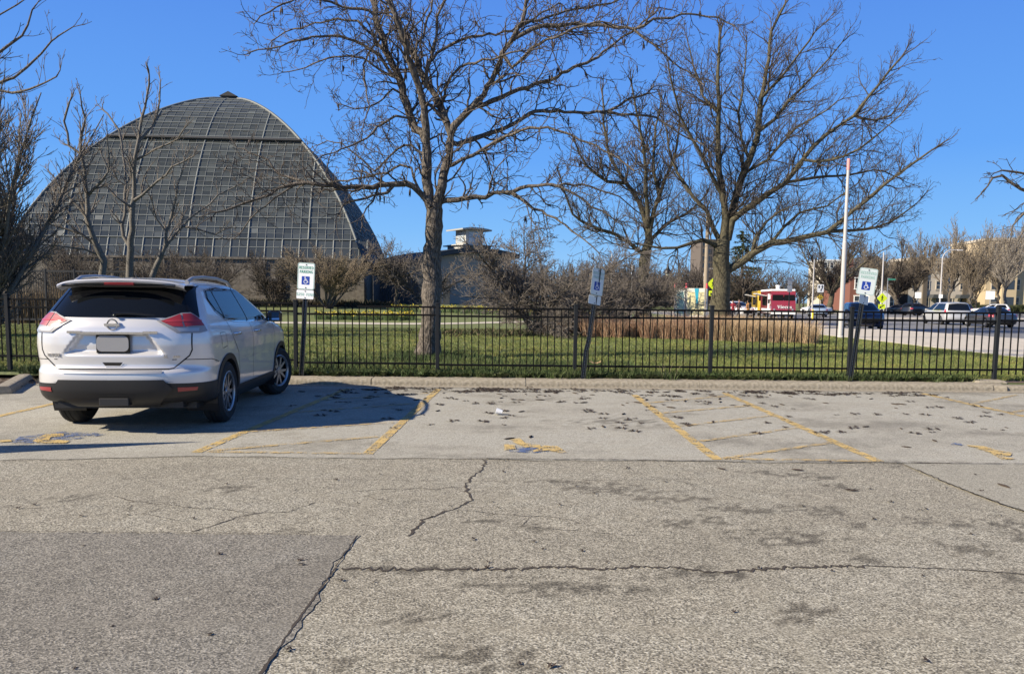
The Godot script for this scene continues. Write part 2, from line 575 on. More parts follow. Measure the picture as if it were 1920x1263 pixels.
func build_ground() -> void:
	# land: one sheet to the horizon, rising gently towards the glasshouse
	var b := B.new()
	var xs := [-1200.0, -500.0, -200.0, -100.0, -70.0, -50.0, -40.0, -32.0, -26.0, -20.0, -16.0, -12.0, -9.0, -6.0, -3.0, 0.0, 3.0, 6.0, 9.0, 12.0, 13.5, 14.8, 16.0, 17.5, 20.0, 30.0, 60.0, 120.0, 250.0, 600.0, 1200.0]
	var zs := [-13.2, -16.0, -20.0, -26.0, -32.0, -36.0, -39.0, -42.0, -45.0, -48.0, -51.0, -54.0, -57.0, -60.0, -63.0, -66.0, -75.0, -100.0, -150.0, -300.0, -700.0, -1500.0]
	for z in zs:
		for x in xs:
			b.v.push_back(Vector3(x, lawn_height(x, z), z))
			var e := 0.5
			b.n.push_back(Vector3(lawn_height(x - e, z) - lawn_height(x + e, z), 2 * e, lawn_height(x, z - e) - lawn_height(x, z + e)).normalized())
	var nx := xs.size()
	for j in zs.size() - 1:
		for i in nx - 1:
			var a := j * nx + i
			b.ix.append_array([a, a + nx, a + 1, a + 1, a + nx, a + nx + 1])
	struct("lawn_ground", b, M.turf)
	b = B.new()
	b.tint = true
	b.col = Color(1, 0.99, 0.975)
	b.flat(pairs([-1200, 400, 1200, 400, 1200, -13.2, -1200, -13.2]), -0.006)
	struct("outer_parking_ground", b, M.asphalt_tan)
	lot_sheet("parking_lot", -9.0, 9.0, -7.3, -1.5, 0.042, 0.0, M.asphalt_tan, 0.16)
	lot_sheet("parking_bays", -14.0, 14.0, -13.0, -6.98, 0.08, 0.004, M.asphalt_pale, 0.34, null, func(x: float) -> float: return -6.98 + 0.03 * sin(x * 3.1) + 0.02 * sin(x * 9.0) + clampf(-x - 3.2, 0, 2) * 0.2)
	lot_sheet("asphalt_patch", -9.0, -0.95, -4.66, -1.5, 0.06, 0.004, M.asphalt_grey, 0.14, func(z: float) -> float: return -0.955 + 0.02 * sin(z * 5.0) + 0.012 * sin(z * 17.0) + 0.008 * sin(z * 41.0))
	b = B.new()
	b.tint = true
	b.col = Color(0.84, 0.825, 0.79)
	b.flat(pairs([3.60, -6.95, 3.58, -6.33, 3.60, -5.80, 3.62, -5.53, 3.66, -5.33, 3.75, -4.9, 9, -4.9, 9, -7.0]), 0.0085)
	struct("asphalt_corner_patch", b, M.asphalt_pale)
	# cracks and joints filled with dirt
	b = B.new()
	ribbon(b, pairs([-0.23,-6.97,-0.25,-6.57,-0.34,-6.20,-0.36,-5.95,-0.31,-5.65,-0.30,-5.53,-0.40,-5.28,-0.50,-5.15,-0.58,-5.01,-0.61,-4.83,-0.63,-4.66]), 0.009, 0.003, 0.010)
	ribbon(b, pairs([-0.972,-2.3,-0.972,-2.89,-0.972,-3.14,-0.968,-3.33,-0.965,-3.60,-0.96,-3.77,-0.955,-3.98,-0.95,-4.08]), 0.006, 0.0058, 0.002, 0.03)
	ribbon(b, pairs([-0.92,-4.08,-0.75,-4.07,-0.51,-4.07,-0.31,-4.09,-0.11,-4.08,0.13,-4.11,0.31,-4.14,0.48,-4.10,0.72,-4.15,0.96,-4.14,1.06,-4.08,1.13,-4.07,1.24,-4.09,1.43,-4.14,1.68,-4.17,1.99,-4.20]), 0.013, 0.003, 0.013, 0.018)
	ribbon(b, pairs([1.99,-4.20,2.36,-4.17,2.82,-4.10,3.4,-4.12]), 0.005, 0.003, 0.006)
	ribbon(b, pairs([-0.955,-4.1,-0.955,-4.31,-0.955,-4.5,-0.955,-4.66]), 0.004, 0.0058, 0.003)
	ribbon(b, pairs([-2.00,-4.71,-1.92,-4.85,-1.82,-5.06,-1.74,-5.14,-1.53,-5.18,-1.41,-5.43]), 0.004, 0.003, 0.006)
	ribbon(b, pairs([-0.23,-6.99,1.19,-6.99,2.66,-6.97,3.6,-6.98,6.0,-6.98]), 0.008, 0.0128, 0.006)
	ribbon(b, pairs([-4.5,-6.7,-3.21,-6.96,-1.77,-6.98,-0.23,-6.97]), 0.003, 0.008, 0.005)
	ribbon(b, pairs([3.60,-6.69,3.58,-6.33,3.60,-5.80,3.62,-5.53,3.66,-5.33]), 0.006, 0.0125, 0.006)
	ribbon(b, pairs([-3.2,-4.665,-1.6,-4.665,-1.2,-4.665]), 0.004, 0.009, 0.004)
	# hairline cracks that wander and fork
	for h in [[-0.36,-5.95,-1.2,-5.75,0.003], [-0.4,-5.28,0.5,-5.05,0.003], [-1.74,-5.14,-2.9,-5.5,0.003], [-2.4,-6.1,1.6,-6.22,0.0015], [-3.4,-5.2,-2.2,-5.45,0.002], [0.9,-6.9,1.7,-5.6,0.002]]:
		var line := PackedVector2Array([Vector2(h[0], h[1])])
		for k in 7:
			var q := Vector2(h[0], h[1]).lerp(Vector2(h[2], h[3]), (k + 1) / 7.0)
			line.append(q + Vector2(rng.randfn(), rng.randfn()) * 0.035)
		ribbon(b, line, h[4], 0.0028, 0.005)
		ribbon(b, PackedVector2Array([line[4], line[4] + Vector2(rng.randfn() * 0.2, 0.22), line[4] + Vector2(rng.randfn() * 0.3, 0.4)]), h[4] * 0.7, 0.0031, 0.005)
	struct("pavement_cracks", b, M.crack)
	# painted lines
	b = B.new()
	for l in [[-2.98,-7.15,-2.68,-12.4],[-1.36,-7.13,-1.2,-12.45],[1.92,-7.05,1.92,-11.95],[3.42,-7.03,3.43,-12.3],[6.76,-9.6,6.74,-12.5],[-6.2,-7.2,-6.25,-12.3]]:
		stripe(b, l[0], l[1], l[2], l[3], 0.105, 0.0095)
	struct("bay_lines", b, M.yellow_paint)
	b = B.new()
	for l in [[-2.9,-7.19,-1.42,-7.16],[-2.88,-7.22,-1.42,-8.06],[-2.85,-8.31,-1.4,-9.02],[-2.78,-9.75,-1.36,-10.7],[-2.7,-11.0,-1.3,-11.9],[1.99,-7.10,3.36,-7.97],[1.99,-7.99,3.36,-8.91],[1.98,-8.94,3.36,-9.86],[1.98,-10.0,3.36,-10.8],[1.98,-11.0,3.36,-11.9],[1.99,-7.09,3.36,-7.04],[6.82,-10.38,8.2,-11.3],[6.8,-11.23,8.2,-12.4]]:
		stripe(b, l[0], l[1], l[2], l[3], 0.075, 0.0115)
	struct("aisle_hatching", b, M.yellow_worn)
	b = B.new()
	for pl in [[-0.07,-7.68,0.03,-7.69,0.05,-7.46,-0.07,-7.38],[-0.02,-7.95,0.09,-8.05,0.14,-7.78,0.29,-7.67,0.30,-7.53,0.14,-7.52,0.05,-7.74],[0.33,-7.64,0.46,-7.62,0.54,-7.30,0.47,-7.27,0.37,-7.40,0.21,-7.31,0.22,-7.39],[-4.83,-7.64,-4.93,-8.03,-4.76,-8.07,-4.68,-7.92,-4.77,-7.85,-4.70,-7.70,-4.46,-7.66,-4.43,-7.51,-4.71,-7.53],[-5.2,-7.40,-5.2,-7.65,-5.08,-7.68,-5.01,-7.60],[4.73,-7.89,4.89,-7.84,4.89,-7.62,4.98,-7.52,4.85,-7.35,4.73,-7.30,4.80,-7.20,4.64,-7.15,4.74,-7.50]]:
		b.flat(pairs(pl), 0.0135)
	struct("wheelchair_markings", b, M.yellow_paint)
	b = B.new()
	for pl in [[-0.02,-7.60,0.27,-7.56,0.37,-7.35,0.21,-7.26,-0.02,-7.33],[-5.11,-7.86,-4.99,-8.03,-4.92,-8.10,-4.83,-8.20,-4.46,-8.15,-4.29,-8.03,-4.40,-7.84,-4.50,-7.71,-4.76,-7.53,-4.96,-7.52],[4.61,-7.98,4.76,-8.05,4.70,-7.89,4.59,-7.86]]:
		b.flat(pairs(pl), 0.0105)
	struct("faded_blue_markings", b, M.blue_worn)
	# gutter and kerb
	b = B.new()
	b.flat(pairs([-7.9,-12.7,14,-12.7,14,-13.1,-7.9,-13.1]), 0.008)
	struct("gutter", b, M.concrete)
	var kerb := thing("kerb", "", "")
	kerb.set_meta("kind", "structure")
	var joints := [-7.6, -5.0, -2.4, 0.24, 3.2, 5.75, 8.2]
	for i in joints.size() - 1:
		var gap := 0.012 if i == 2 else 0.004
		kerb_piece(joints[i] + gap, -13.02, joints[i + 1] - gap, -13.02, 0.115, 0.36, "kerb_stone", kerb)
	kerb_piece(8.22, -13.03, 8.42, -12.99, 0.10, 0.34, "kerb_stone", kerb)
	kerb_piece(8.45, -13.04, 14.0, -13.04, 0.09, 0.36, "kerb_stone", kerb)
	b = B.new()
	b.cbox(Vector3(8.35, 0.125, -13.42), Vector3(0.55, 0.05, 0.34), 0.03)
	solo("concrete_slab", b, M.concrete, "small loose concrete slab lying behind the broken kerb", "slab")
	# island at the left with mulch, edged by a leaning kerb
	b = B.new()
	b.flat(pairs([-8.65,-14.3,-7.65,-11.6,-9.0,-11.35,-18,-11.35,-18,-14.3]), 0.03)
	struct("mulch_bed", b, M.mulch)
	var ik := thing("island_kerb", "", "")
	ik.set_meta("kind", "structure")
	kerb_piece(-7.5, -11.35, -8.3, -13.15, 0.12, 0.16, "kerb_stone", ik)
	kerb_piece(-8.32, -13.2, -8.75, -14.2, 0.10, 0.16, "kerb_stone", ik)
	kerb_piece(-18, -11.2, -7.68, -11.3, 0.10, 0.16, "kerb_stone", ik)
	b = B.new()
	b.flat(pairs([8.0,-13.39,14,-13.39,14,-14.6,9.5,-14.3,8.6,-13.8]), 0.108)
	struct("bare_soil_patch", b, M.mulch)
	# garden path across the lawn
	b = B.new()
	var prev := []
	for i in 41:
		var x := -60.0 + 70.0 * i / 40.0
		var zc := -40.2 - 6.5 * smoothstep(-6.0, 6.0, x)
		var cur := [Vector3(x, lawn_height(x, zc + 0.75) + 0.02, zc + 0.75), Vector3(x, lawn_height(x, zc - 0.75) + 0.02, zc - 0.75)]
		if prev: b.quad(prev[0], cur[0], cur[1], prev[1])
		prev = cur
	struct("garden_path", b, M.pavement)
	# pavement and street
	b = B.new()
	var inner := pairs([13.1,-13.8,13.5,-31,12.5,-44,8,-60,-4,-76,-12,-84])
	var outer := pairs([23.2,-13.8,22.3,-34,21.2,-46,17,-66,4,-84,-8,-90])
	for i in 5:
		var a := Vector3(inner[i].x, 0.115, inner[i].y)
		var d := Vector3(inner[i + 1].x, 0.115, inner[i + 1].y)
		var e := Vector3(outer[i].x, 0.0, outer[i].y)
		var f := Vector3(outer[i + 1].x, 0.0, outer[i + 1].y)
		b.quad(a, e, f, d)
		b.quad(e, e + Vector3(0.02, -0.2, 0), f + Vector3(0.02, -0.2, 0), f)
		b.quad(a + Vector3(-0.02, -0.15, 0), a, d, d + Vector3(-0.02, -0.15, 0))
	struct("pavement", b, M.pavement)
	b = B.new()
	b.flat(pairs([23.2,-13.5,22.3,-34,21.2,-46,17,-66,4,-84,-8,-90,-40,-100,-40,-116,20,-116,60,-118,260,-120,260,-13.5]), -0.135)
	struct("street", b, M.road)
	b = B.new()
	for l in [[24.5,-36,29.0,-38.5],[26.5,-50,60,-58],[27,-47.5,60,-54],[22,-70,120,-95],[30,-33,70,-42],[18,-78,60,-92]]:
		stripe(b, l[0], l[1], l[2], l[3], 0.22, -0.129)
	struct("street_markings", b, M.white_paint)
	b = B.new()
	b.slab(pairs([36,-80,52,-79.5,90,-88,90,-92,52,-84,36,-84]), -0.2, -0.02)
	struct("traffic_island", b, M.pavement)
	b = B.new()
	b.slab(pairs([-40,-116.2,20,-116.2,60,-118.2,260,-120.2,260,-128,60,-126,-40,-122]), -0.2, 0.0)
	struct("far_pavement", b, M.pavement)

# ---------------------------------------------------------------- domed glasshouse
const GH_B := 13.2
const GH_W := 27.4
const GH_D := 26.4
func gh_y(t: float) -> float:
	return 2.05 + 17.45 * pow(1.0 - pow(1.0 - t, 1.47), 1.0 / 1.57)
func gh_t(y: float) -> float:
	return 1.0 - pow(1.0 - pow((y - 2.05) / 17.45, 1.57), 1.0 / 1.47)
func gh_point(face: int, along: float, t: float, out := 0.0) -> Vector3:
	# along: 0 at the right-hand corner of that face, seen from outside; t: share of the way in
	var e := 0.004
	var tt := clampf(t, e, 1.0 - e)
	var dy := gh_y(tt + e) - gh_y(tt - e)
	var nn := Vector2(dy, 2 * e * GH_B).normalized()
	var inn := t * GH_B - nn.x * out
	var y := gh_y(t) + nn.y * out
	match face:
		0: return Vector3(-along, y, -inn)
		1: return Vector3(-inn, y, -GH_D + along)
		2: return Vector3(-GH_W + along, y, -GH_D + inn)
	return Vector3(-GH_W + inn, y, -along)
func build_glasshouse() -> void:
	for k in 5:
		var tone: float = [0.05, 0.06, 0.071, 0.084, 0.12][k]
		var g := mat("old_glass_%d" % k, tone * 0.90, tone * 1.0, tone * 0.92, [0.08, 0.12, 0.16, 0.25, 0.35][k])
		g.metallic_specular = 1.0
	mat("glazing_bar", 0.15, 0.165, 0.16, 0.6)
	mat("glazing_dark", 0.045, 0.045, 0.045, 0.7)
	noise_mat("base_wall", Color(0.125, 0.11, 0.09), Color(0.20, 0.178, 0.145), 0.02, Vector3.ONE * 0.25, 0.9)
	var g := thing("glasshouse", "huge domed glasshouse of curved dusty panes behind the lawn", "glasshouse", Vector3(-11.35, 0.9, -60.0), 0.08)
	g.position.y = 0.0
	var rows := []
	var t0 := gh_t(6.0)
	var y := t0
	rows.append(t0)
	while y < 0.985:
		var step := 0.47 / maxf(0.001, Vector2(GH_B, (gh_y(y + 0.01) - gh_y(y)) / 0.01).length())
		y = minf(y + step, 0.985)
		rows.append(y)
	var cols := 42
	var cells := []
	for face in [0, 1, 2, 3]:
		var len_ := GH_W if face % 2 == 0 else GH_D
		for j in rows.size() - 1:
			for i in cols:
				var q := []
				var x0 := len_ * i / cols
				var x1 := len_ * (i + 1) / cols
				var ta: float = rows[j]
				var tb: float = rows[j + 1]
				var a0 := maxf(x0, ta * GH_B)
				var a1 := minf(x1, len_ - ta * GH_B)
				var b0 := maxf(x0, tb * GH_B)
				var b1 := minf(x1, len_ - tb * GH_B)
				if a1 - a0 < 0.05: continue
				b0 = minf(b0, x1)
				b1 = maxf(b1, x0)
				if b1 < b0:
					b0 = clampf((b0 + b1) / 2, x0, x1)
					b1 = b0
				q = [gh_point(face, a1 - 0.02, ta), gh_point(face, a0 + 0.02, ta), gh_point(face, b0 + 0.02, tb), gh_point(face, maxf(b1 - 0.02, b0 + 0.02), tb)]
				cells.append([face, q, (a1 - a0 + b1 - b0)])
	var lists := {}
	var made := 0
	for ce in cells:
		var q: Array = ce[1]
		var k := 4 if rng.randf() < 0.012 else clampi(int(rng.randf() * 4.0), 0, 3)
		var tilt := Vector3(0, 0, 0.0)
		var yy: float = (q[0].y + q[2].y) * 0.5
		var px: float = q[0].x
		if ce[0] == 0 and made < 300 and ce[2] > 1.1 and px < -0.5 and px > -20.5 and yy > 6.0 and yy < 17.0:
			made += 1
			var b := B.new()
			var w := 0.012 * rng.randfn()
			b.quad(q[0] + Vector3(0, 0, w), q[1], q[2] + Vector3(0, 0, -w), q[3])
			part(g, "pane", b, M["old_glass_%d" % k])
		else:
			var key := "%d_%d" % [ce[0], k]
			if not lists.has(key): lists[key] = B.new()
			lists[key].quad(q[0], q[1], q[2], q[3])
	for key in lists:
		var o := part(g, "panes", lists[key], M["old_glass_" + key.split("_")[1]])
		o.set_meta("kind", "stuff")
	# ribs up the curve, purlins across it
	for face in [0, 1, 2, 3]:
		var len_ := GH_W if face % 2 == 0 else GH_D
		var all := B.new()
		for i in range(1, cols):
			var x := len_ * i / cols
			var top := minf(0.985, minf(x, len_ - x) / GH_B)
			if top <= t0: continue
			var b := B.new() if face == 0 else all
			var pts := PackedVector3Array()
			var rr := PackedFloat32Array()
			var big := i % 7 == 0
			for s in 19:
				pts.append(gh_point(face, x, lerpf(t0, top, s / 18.0), 0.02))
				rr.append(0.075 if big else 0.022)
			b.tube(pts, rr, 4)
			if face == 0: part(g, "rib" if big else "glazing_bar", b, M.glazing_bar)
		if face: part(g, "glazing_bars", all, M.glazing_bar)
		var b2 := B.new()
		for j in rows.size():
			var t: float = rows[j]
			b2 = B.new() if face == 0 else b2
			b2.tube(PackedVector3Array([gh_point(face, t * GH_B, t, 0.01), gh_point(face, len_ - t * GH_B, t, 0.01)]), PackedFloat32Array([0.055, 0.055] if j % 2 == 0 else [0.017, 0.017]), 4)
			if face == 0: part(g, "purlin", b2, M.glazing_bar)
		if face: part(g, "purlins", b2, M.glazing_bar)
		# corner arris
		var pts := PackedVector3Array()
		var rr := PackedFloat32Array()
		for s in 25:
			var t := lerpf(t0, 0.985, s / 24.0)
			pts.append(gh_point(face, t * GH_B, t, 0.03))
			rr.append(0.11)
		var b3 := B.new()
		b3.tube(pts, rr, 5)
		part(g, "hip_rib", b3, M.glazing_bar)
	var b := B.new()
	var tw := gh_t(14.4)
	b.tube(PackedVector3Array([gh_point(0, tw * GH_B, tw, 0.16), gh_point(0, GH_W - tw * GH_B, tw, 0.16)]), PackedFloat32Array([0.12, 0.12]), 4)
	part(g, "walkway_rail", b, M.glazing_dark)
	b = B.new()
	b.box(Vector3(-GH_W / 2, gh_y(0.985) + 0.06, -GH_D / 2), Vector3(1.3, 0.3, 0.6))
	b.prism(PackedVector2Array([Vector2(-0.8, 0), Vector2(0.8, 0), Vector2(0.0, 0.42)]), -0.45, 0.45, Transform3D(Basis(), Vector3(-GH_W / 2, gh_y(0.985) + 0.2, -GH_D / 2)))
	part(g, "ridge_vent", b, M.glazing_dark)
	# window band and base wall
	for face in [0, 1, 3]:
		var len_ := GH_W if face % 2 == 0 else GH_D
		var nn := 21
		for i in nn:
			var x0 := len_ * i / nn
			var x1 := len_ * (i + 1) / nn
			var lo := 0.03
			var p := func(x: float, f: float) -> Vector3:
				var inn := lerpf(0.3, t0 * GH_B, f)
				var yv := lerpf(4.5, 6.0, f)
				if face == 0: return Vector3(-x, yv, -inn)
				if face == 1: return Vector3(-inn, yv, -GH_D + x)
				return Vector3(-GH_W + inn, yv, -x)
			b = B.new()
			b.quad(p.call(x1 - 0.07, lo), p.call(x0 + 0.07, lo), p.call(x0 + 0.07, 0.94), p.call(x1 - 0.07, 0.94))
			var wn := part(g, "window", b, M["old_glass_%d" % (i % 3)])
			b = B.new()
			b.tube(PackedVector3Array([p.call(x0, 0), p.call(x0, 1)]), PackedFloat32Array([0.07, 0.07]), 4)
			b.tube(PackedVector3Array([p.call(x0, 0.55), p.call(x1, 0.55)]), PackedFloat32Array([0.045, 0.045]), 4)
			b.tube(PackedVector3Array([p.call((x0 + x1) / 2, 0.0), p.call((x0 + x1) / 2, 1)]), PackedFloat32Array([0.025, 0.025]), 4)
			part(wn, "frame", b, M.glazing_bar)
	b = B.new()
	b.box(Vector3(-GH_W / 2, 2.3, -GH_D / 2), Vector3(GH_W - 0.4, 4.2, GH_D - 0.4))
	part(g, "base_wall", b, M.base_wall)
	b = B.new()
	b.box(Vector3(-GH_W / 2, 4.46, -GH_D / 2), Vector3(GH_W - 0.1, 0.16, GH_D - 0.1))
	part(g, "sill", b, M.base_wall)
	for i in 8:
		b = B.new()
		b.box(Vector3(-0.5 - i * 3.75, 2.3, -0.16), Vector3(0.55, 4.2, 0.16))
		part(g, "pilaster", b, M.base_wall)
	b = B.new()
	b.box(Vector3(-7.0, 2.05, -0.14), Vector3(1.35, 1.75, 0.14))
	var vt := part(g, "louvre_door", b, M.glazing_dark)
	for i in 7:
		b = B.new()
		b.box(Vector3(-7.0, 1.35 + i * 0.23, -0.05), Vector3(1.15, 0.03, 0.09), Basis(Vector3.RIGHT, 0.5))
		part(vt, "slat", b, M.black)

# ---------------------------------------------------------------- garden hall with a lantern on its curved roof
func build_hall() -> void:
	mat("stucco_grey", 0.32, 0.285, 0.24, 0.85)
	mat("stucco_pale", 0.40, 0.41, 0.41, 0.8)
	mat("lantern_grey", 0.38, 0.385, 0.365, 0.8)
	mat("roof_slate", 0.05, 0.055, 0.058, 0.75)
	mat("pane_blue", 0.36, 0.42, 0.48, 0.12)
	var h := thing("garden_hall", "grey stucco hall with curved dark roof and windowed roof lantern", "building", Vector3(-4.4, 0.0, -68.0), 0.62)
	# front wall as an arc-topped sheet, its right-hand face turned from the sun
	var pl := PackedVector2Array([Vector2(-5.5, 0.5), Vector2(5.0, 0.5)])
	for i in 17:
		var x := 5.0 - 10.5 * i / 16.0
		pl.append(Vector2(x, 4.2 + 1.35 * (1.0 - pow((x - 1.75) / 7.25, 2))))
	var b := B.new()
	b.prism(pl, -7.0, 0.0)
	part(h, "wall", b, M.stucco_grey)
	b = B.new()
	for i in 16:
		var x0 := -6.2 + 11.9 * i / 16.0
		var x1 := -6.2 + 11.9 * (i + 1) / 16.0
		var f := func(x: float) -> float: return 4.26 + 1.35 * (1.0 - pow((x - 1.75) / 7.25, 2))
		var p0: float = f.call(x0)
		var p1: float = f.call(x1)
		b.quad(Vector3(x0, p0 + 0.4, 0.6), Vector3(x1, p1 + 0.4, 0.6), Vector3(x1, p1 + 0.4, -7.4), Vector3(x0, p0 + 0.4, -7.4))
		b.quad(Vector3(x0, p0, 0.6), Vector3(x1, p1, 0.6), Vector3(x1, p1 + 0.4, 0.6), Vector3(x0, p0 + 0.4, 0.6))
		b.quad(Vector3(x0, p0, -7.4), Vector3(x1, p1, -7.4), Vector3(x1, p1, 0.6), Vector3(x0, p0, 0.6))
	part(h, "roof", b, M.roof_slate)
	var la := part(h, "lantern", B.new(), M.lantern_grey, Vector3(2.0, 5.75, -2.2))
	la.scale = Vector3(0.88, 0.8, 0.88)
	b = B.new()
	b.box(Vector3(0, 0.35, 0), Vector3(3.4, 0.55, 3.0))
	b.box(Vector3(0, 1.5, 0), Vector3(2.0, 1.9, 2.0))
	la.mesh = b.done()
	b = B.new()
	for j in 5:
		b.box(Vector3(0, 0.66 + 0.025 * (4 - absi(j - 2)) , -1.6 + j * 0.8), Vector3(3.9, 0.12, 0.8))
	for j in 7:
		var a := (j - 3) / 3.0
		b.box(Vector3(a * 1.5, 2.62 - 0.12 * a * a, 0), Vector3(0.56, 0.16, 3.3), Basis(Vector3.BACK, -0.16 * a))
	part(la, "lantern_roof", b, M.lantern_grey)
	for s in 4:
		for i in 4:
			b = B.new()
			var ba := Basis(Vector3.UP, s * PI / 2)
			b.box(ba * Vector3(-0.36 + (i % 2) * 0.72, 1.35 + (i / 2) * 0.62, 1.005), Vector3(0.62, 0.52, 0.05), ba)
			part(la, "pane", b, M.pane_blue)
	b = B.new()
	b.box(Vector3(-2.6, 2.0, 0.04), Vector3(1.5, 3.0, 0.08))
	var dr := part(h, "door", b, M.stucco_grey)
	b = B.new()
	b.box(Vector3(-2.6, 1.9, 0.09), Vector3(1.15, 2.5, 0.04))
	part(dr, "pane", b, M.pane_blue)
	b = B.new()
	b.tube(PackedVector3Array([Vector3(-3.9, 0.5, 0.12), Vector3(-3.9, 5.0, 0.12)]), PackedFloat32Array([0.06, 0.06]), 6)
	part(h, "downpipe", b, M.stucco_pale)

# ---------------------------------------------------------------- yard fences beside the glasshouse
func build_backyard() -> void:
	noise_mat("slate_board", Color(0.028, 0.034, 0.042), Color(0.05, 0.058, 0.07), 0.05, Vector3(3, 0.5, 3), 0.7)
	var f := thing("board_fence", "dark slate-blue board fence between glasshouse and garden hall", "fence", Vector3(-10.6, 0.7, -58.6), 0.0)
	for i in 14:
		var b := B.new()
		var bx := 0.0 if i < 5 else (i - 5) * 0.62 + 0.3
		var bz := -0.6 * (4 - i) - 1.2 if i < 5 else -4.2
		b.cbox(Vector3(bx, 1.15 + 0.02 * rng.randfn(), bz + 0.9), Vector3(0.06 if i < 5 else 0.59, 2.7, 0.56 if i < 5 else 0.06), 0.015)
		part(f, "board", b, M.slate_board)
	f = thing("mesh_fence", "tall black bar fence standing in front of dry reeds", "fence", Vector3(-24.5, 0.1, -36.0))
	for i in 6:
		var b := B.new()
		b.cbox(Vector3(i * 1.35, 1.3, 0), Vector3(0.09, 2.6, 0.09), 0.01)
		part(f, "post", b, M.black)
	for yv in [0.25, 2.5]:
		var b := B.new()
		b.box(Vector3(3.37, yv, 0), Vector3(6.75, 0.09, 0.06))
		part(f, "rail", b, M.black)
	for i in 60:
		if i % 12 == 0: continue
		var b := B.new()
		b.box(Vector3(i * 0.1125, 1.37, 0), Vector3(0.02, 2.2, 0.02))
		part(f, "bar", b, M.black)

# ---------------------------------------------------------------- houses across the street
func facade(called: String, label: String, x0: float, x1: float, z: float, h: float, depth: float, wall: Material, trim: Material, floors: int, bays: int, turn := 0.0, win := Vector2(1.1, 1.7), parapet := true) -> Node3D:
	var w := x1 - x0
	var t := thing(called, label, "building", Vector3((x0 + x1) / 2, 0.1, z), turn)
	var b := B.new()
	b.box(Vector3(0, h / 2, -depth / 2), Vector3(w, h, depth))
	part(t, "wall", b, wall)
	if parapet:
		b = B.new()
		b.box(Vector3(0, h + 0.15, -depth / 2), Vector3(w + 0.4, 0.5, depth + 0.4))
		part(t, "parapet", b, trim)
	var fr := B.new()
	for q in [[0, win.y / 2 + 0.08, win.x + 0.4, 0.2], [0, -win.y / 2 - 0.08, win.x + 0.4, 0.2], [-win.x / 2 - 0.06, 0, 0.14, win.y], [win.x / 2 + 0.06, 0, 0.14, win.y], [0, 0, win.x, 0.08]]:
		fr.box(Vector3(q[0], q[1], 0.06), Vector3(q[2], q[3], 0.12))
	var pn := B.new()
	pn.box(Vector3(0, 0, 0.01), Vector3(win.x, win.y, 0.04))
	var frm := fr.done()
	var pnm := pn.done()
	for k in floors:
		for i in bays:
			var p := Vector3(-w / 2 + w * (i + 0.5) / bays, h * (k + 0.52) / floors, 0.0)
			var o := part(t, "window", frm, trim, p)
			part(o, "pane", pnm, M.far_pane)
	return t
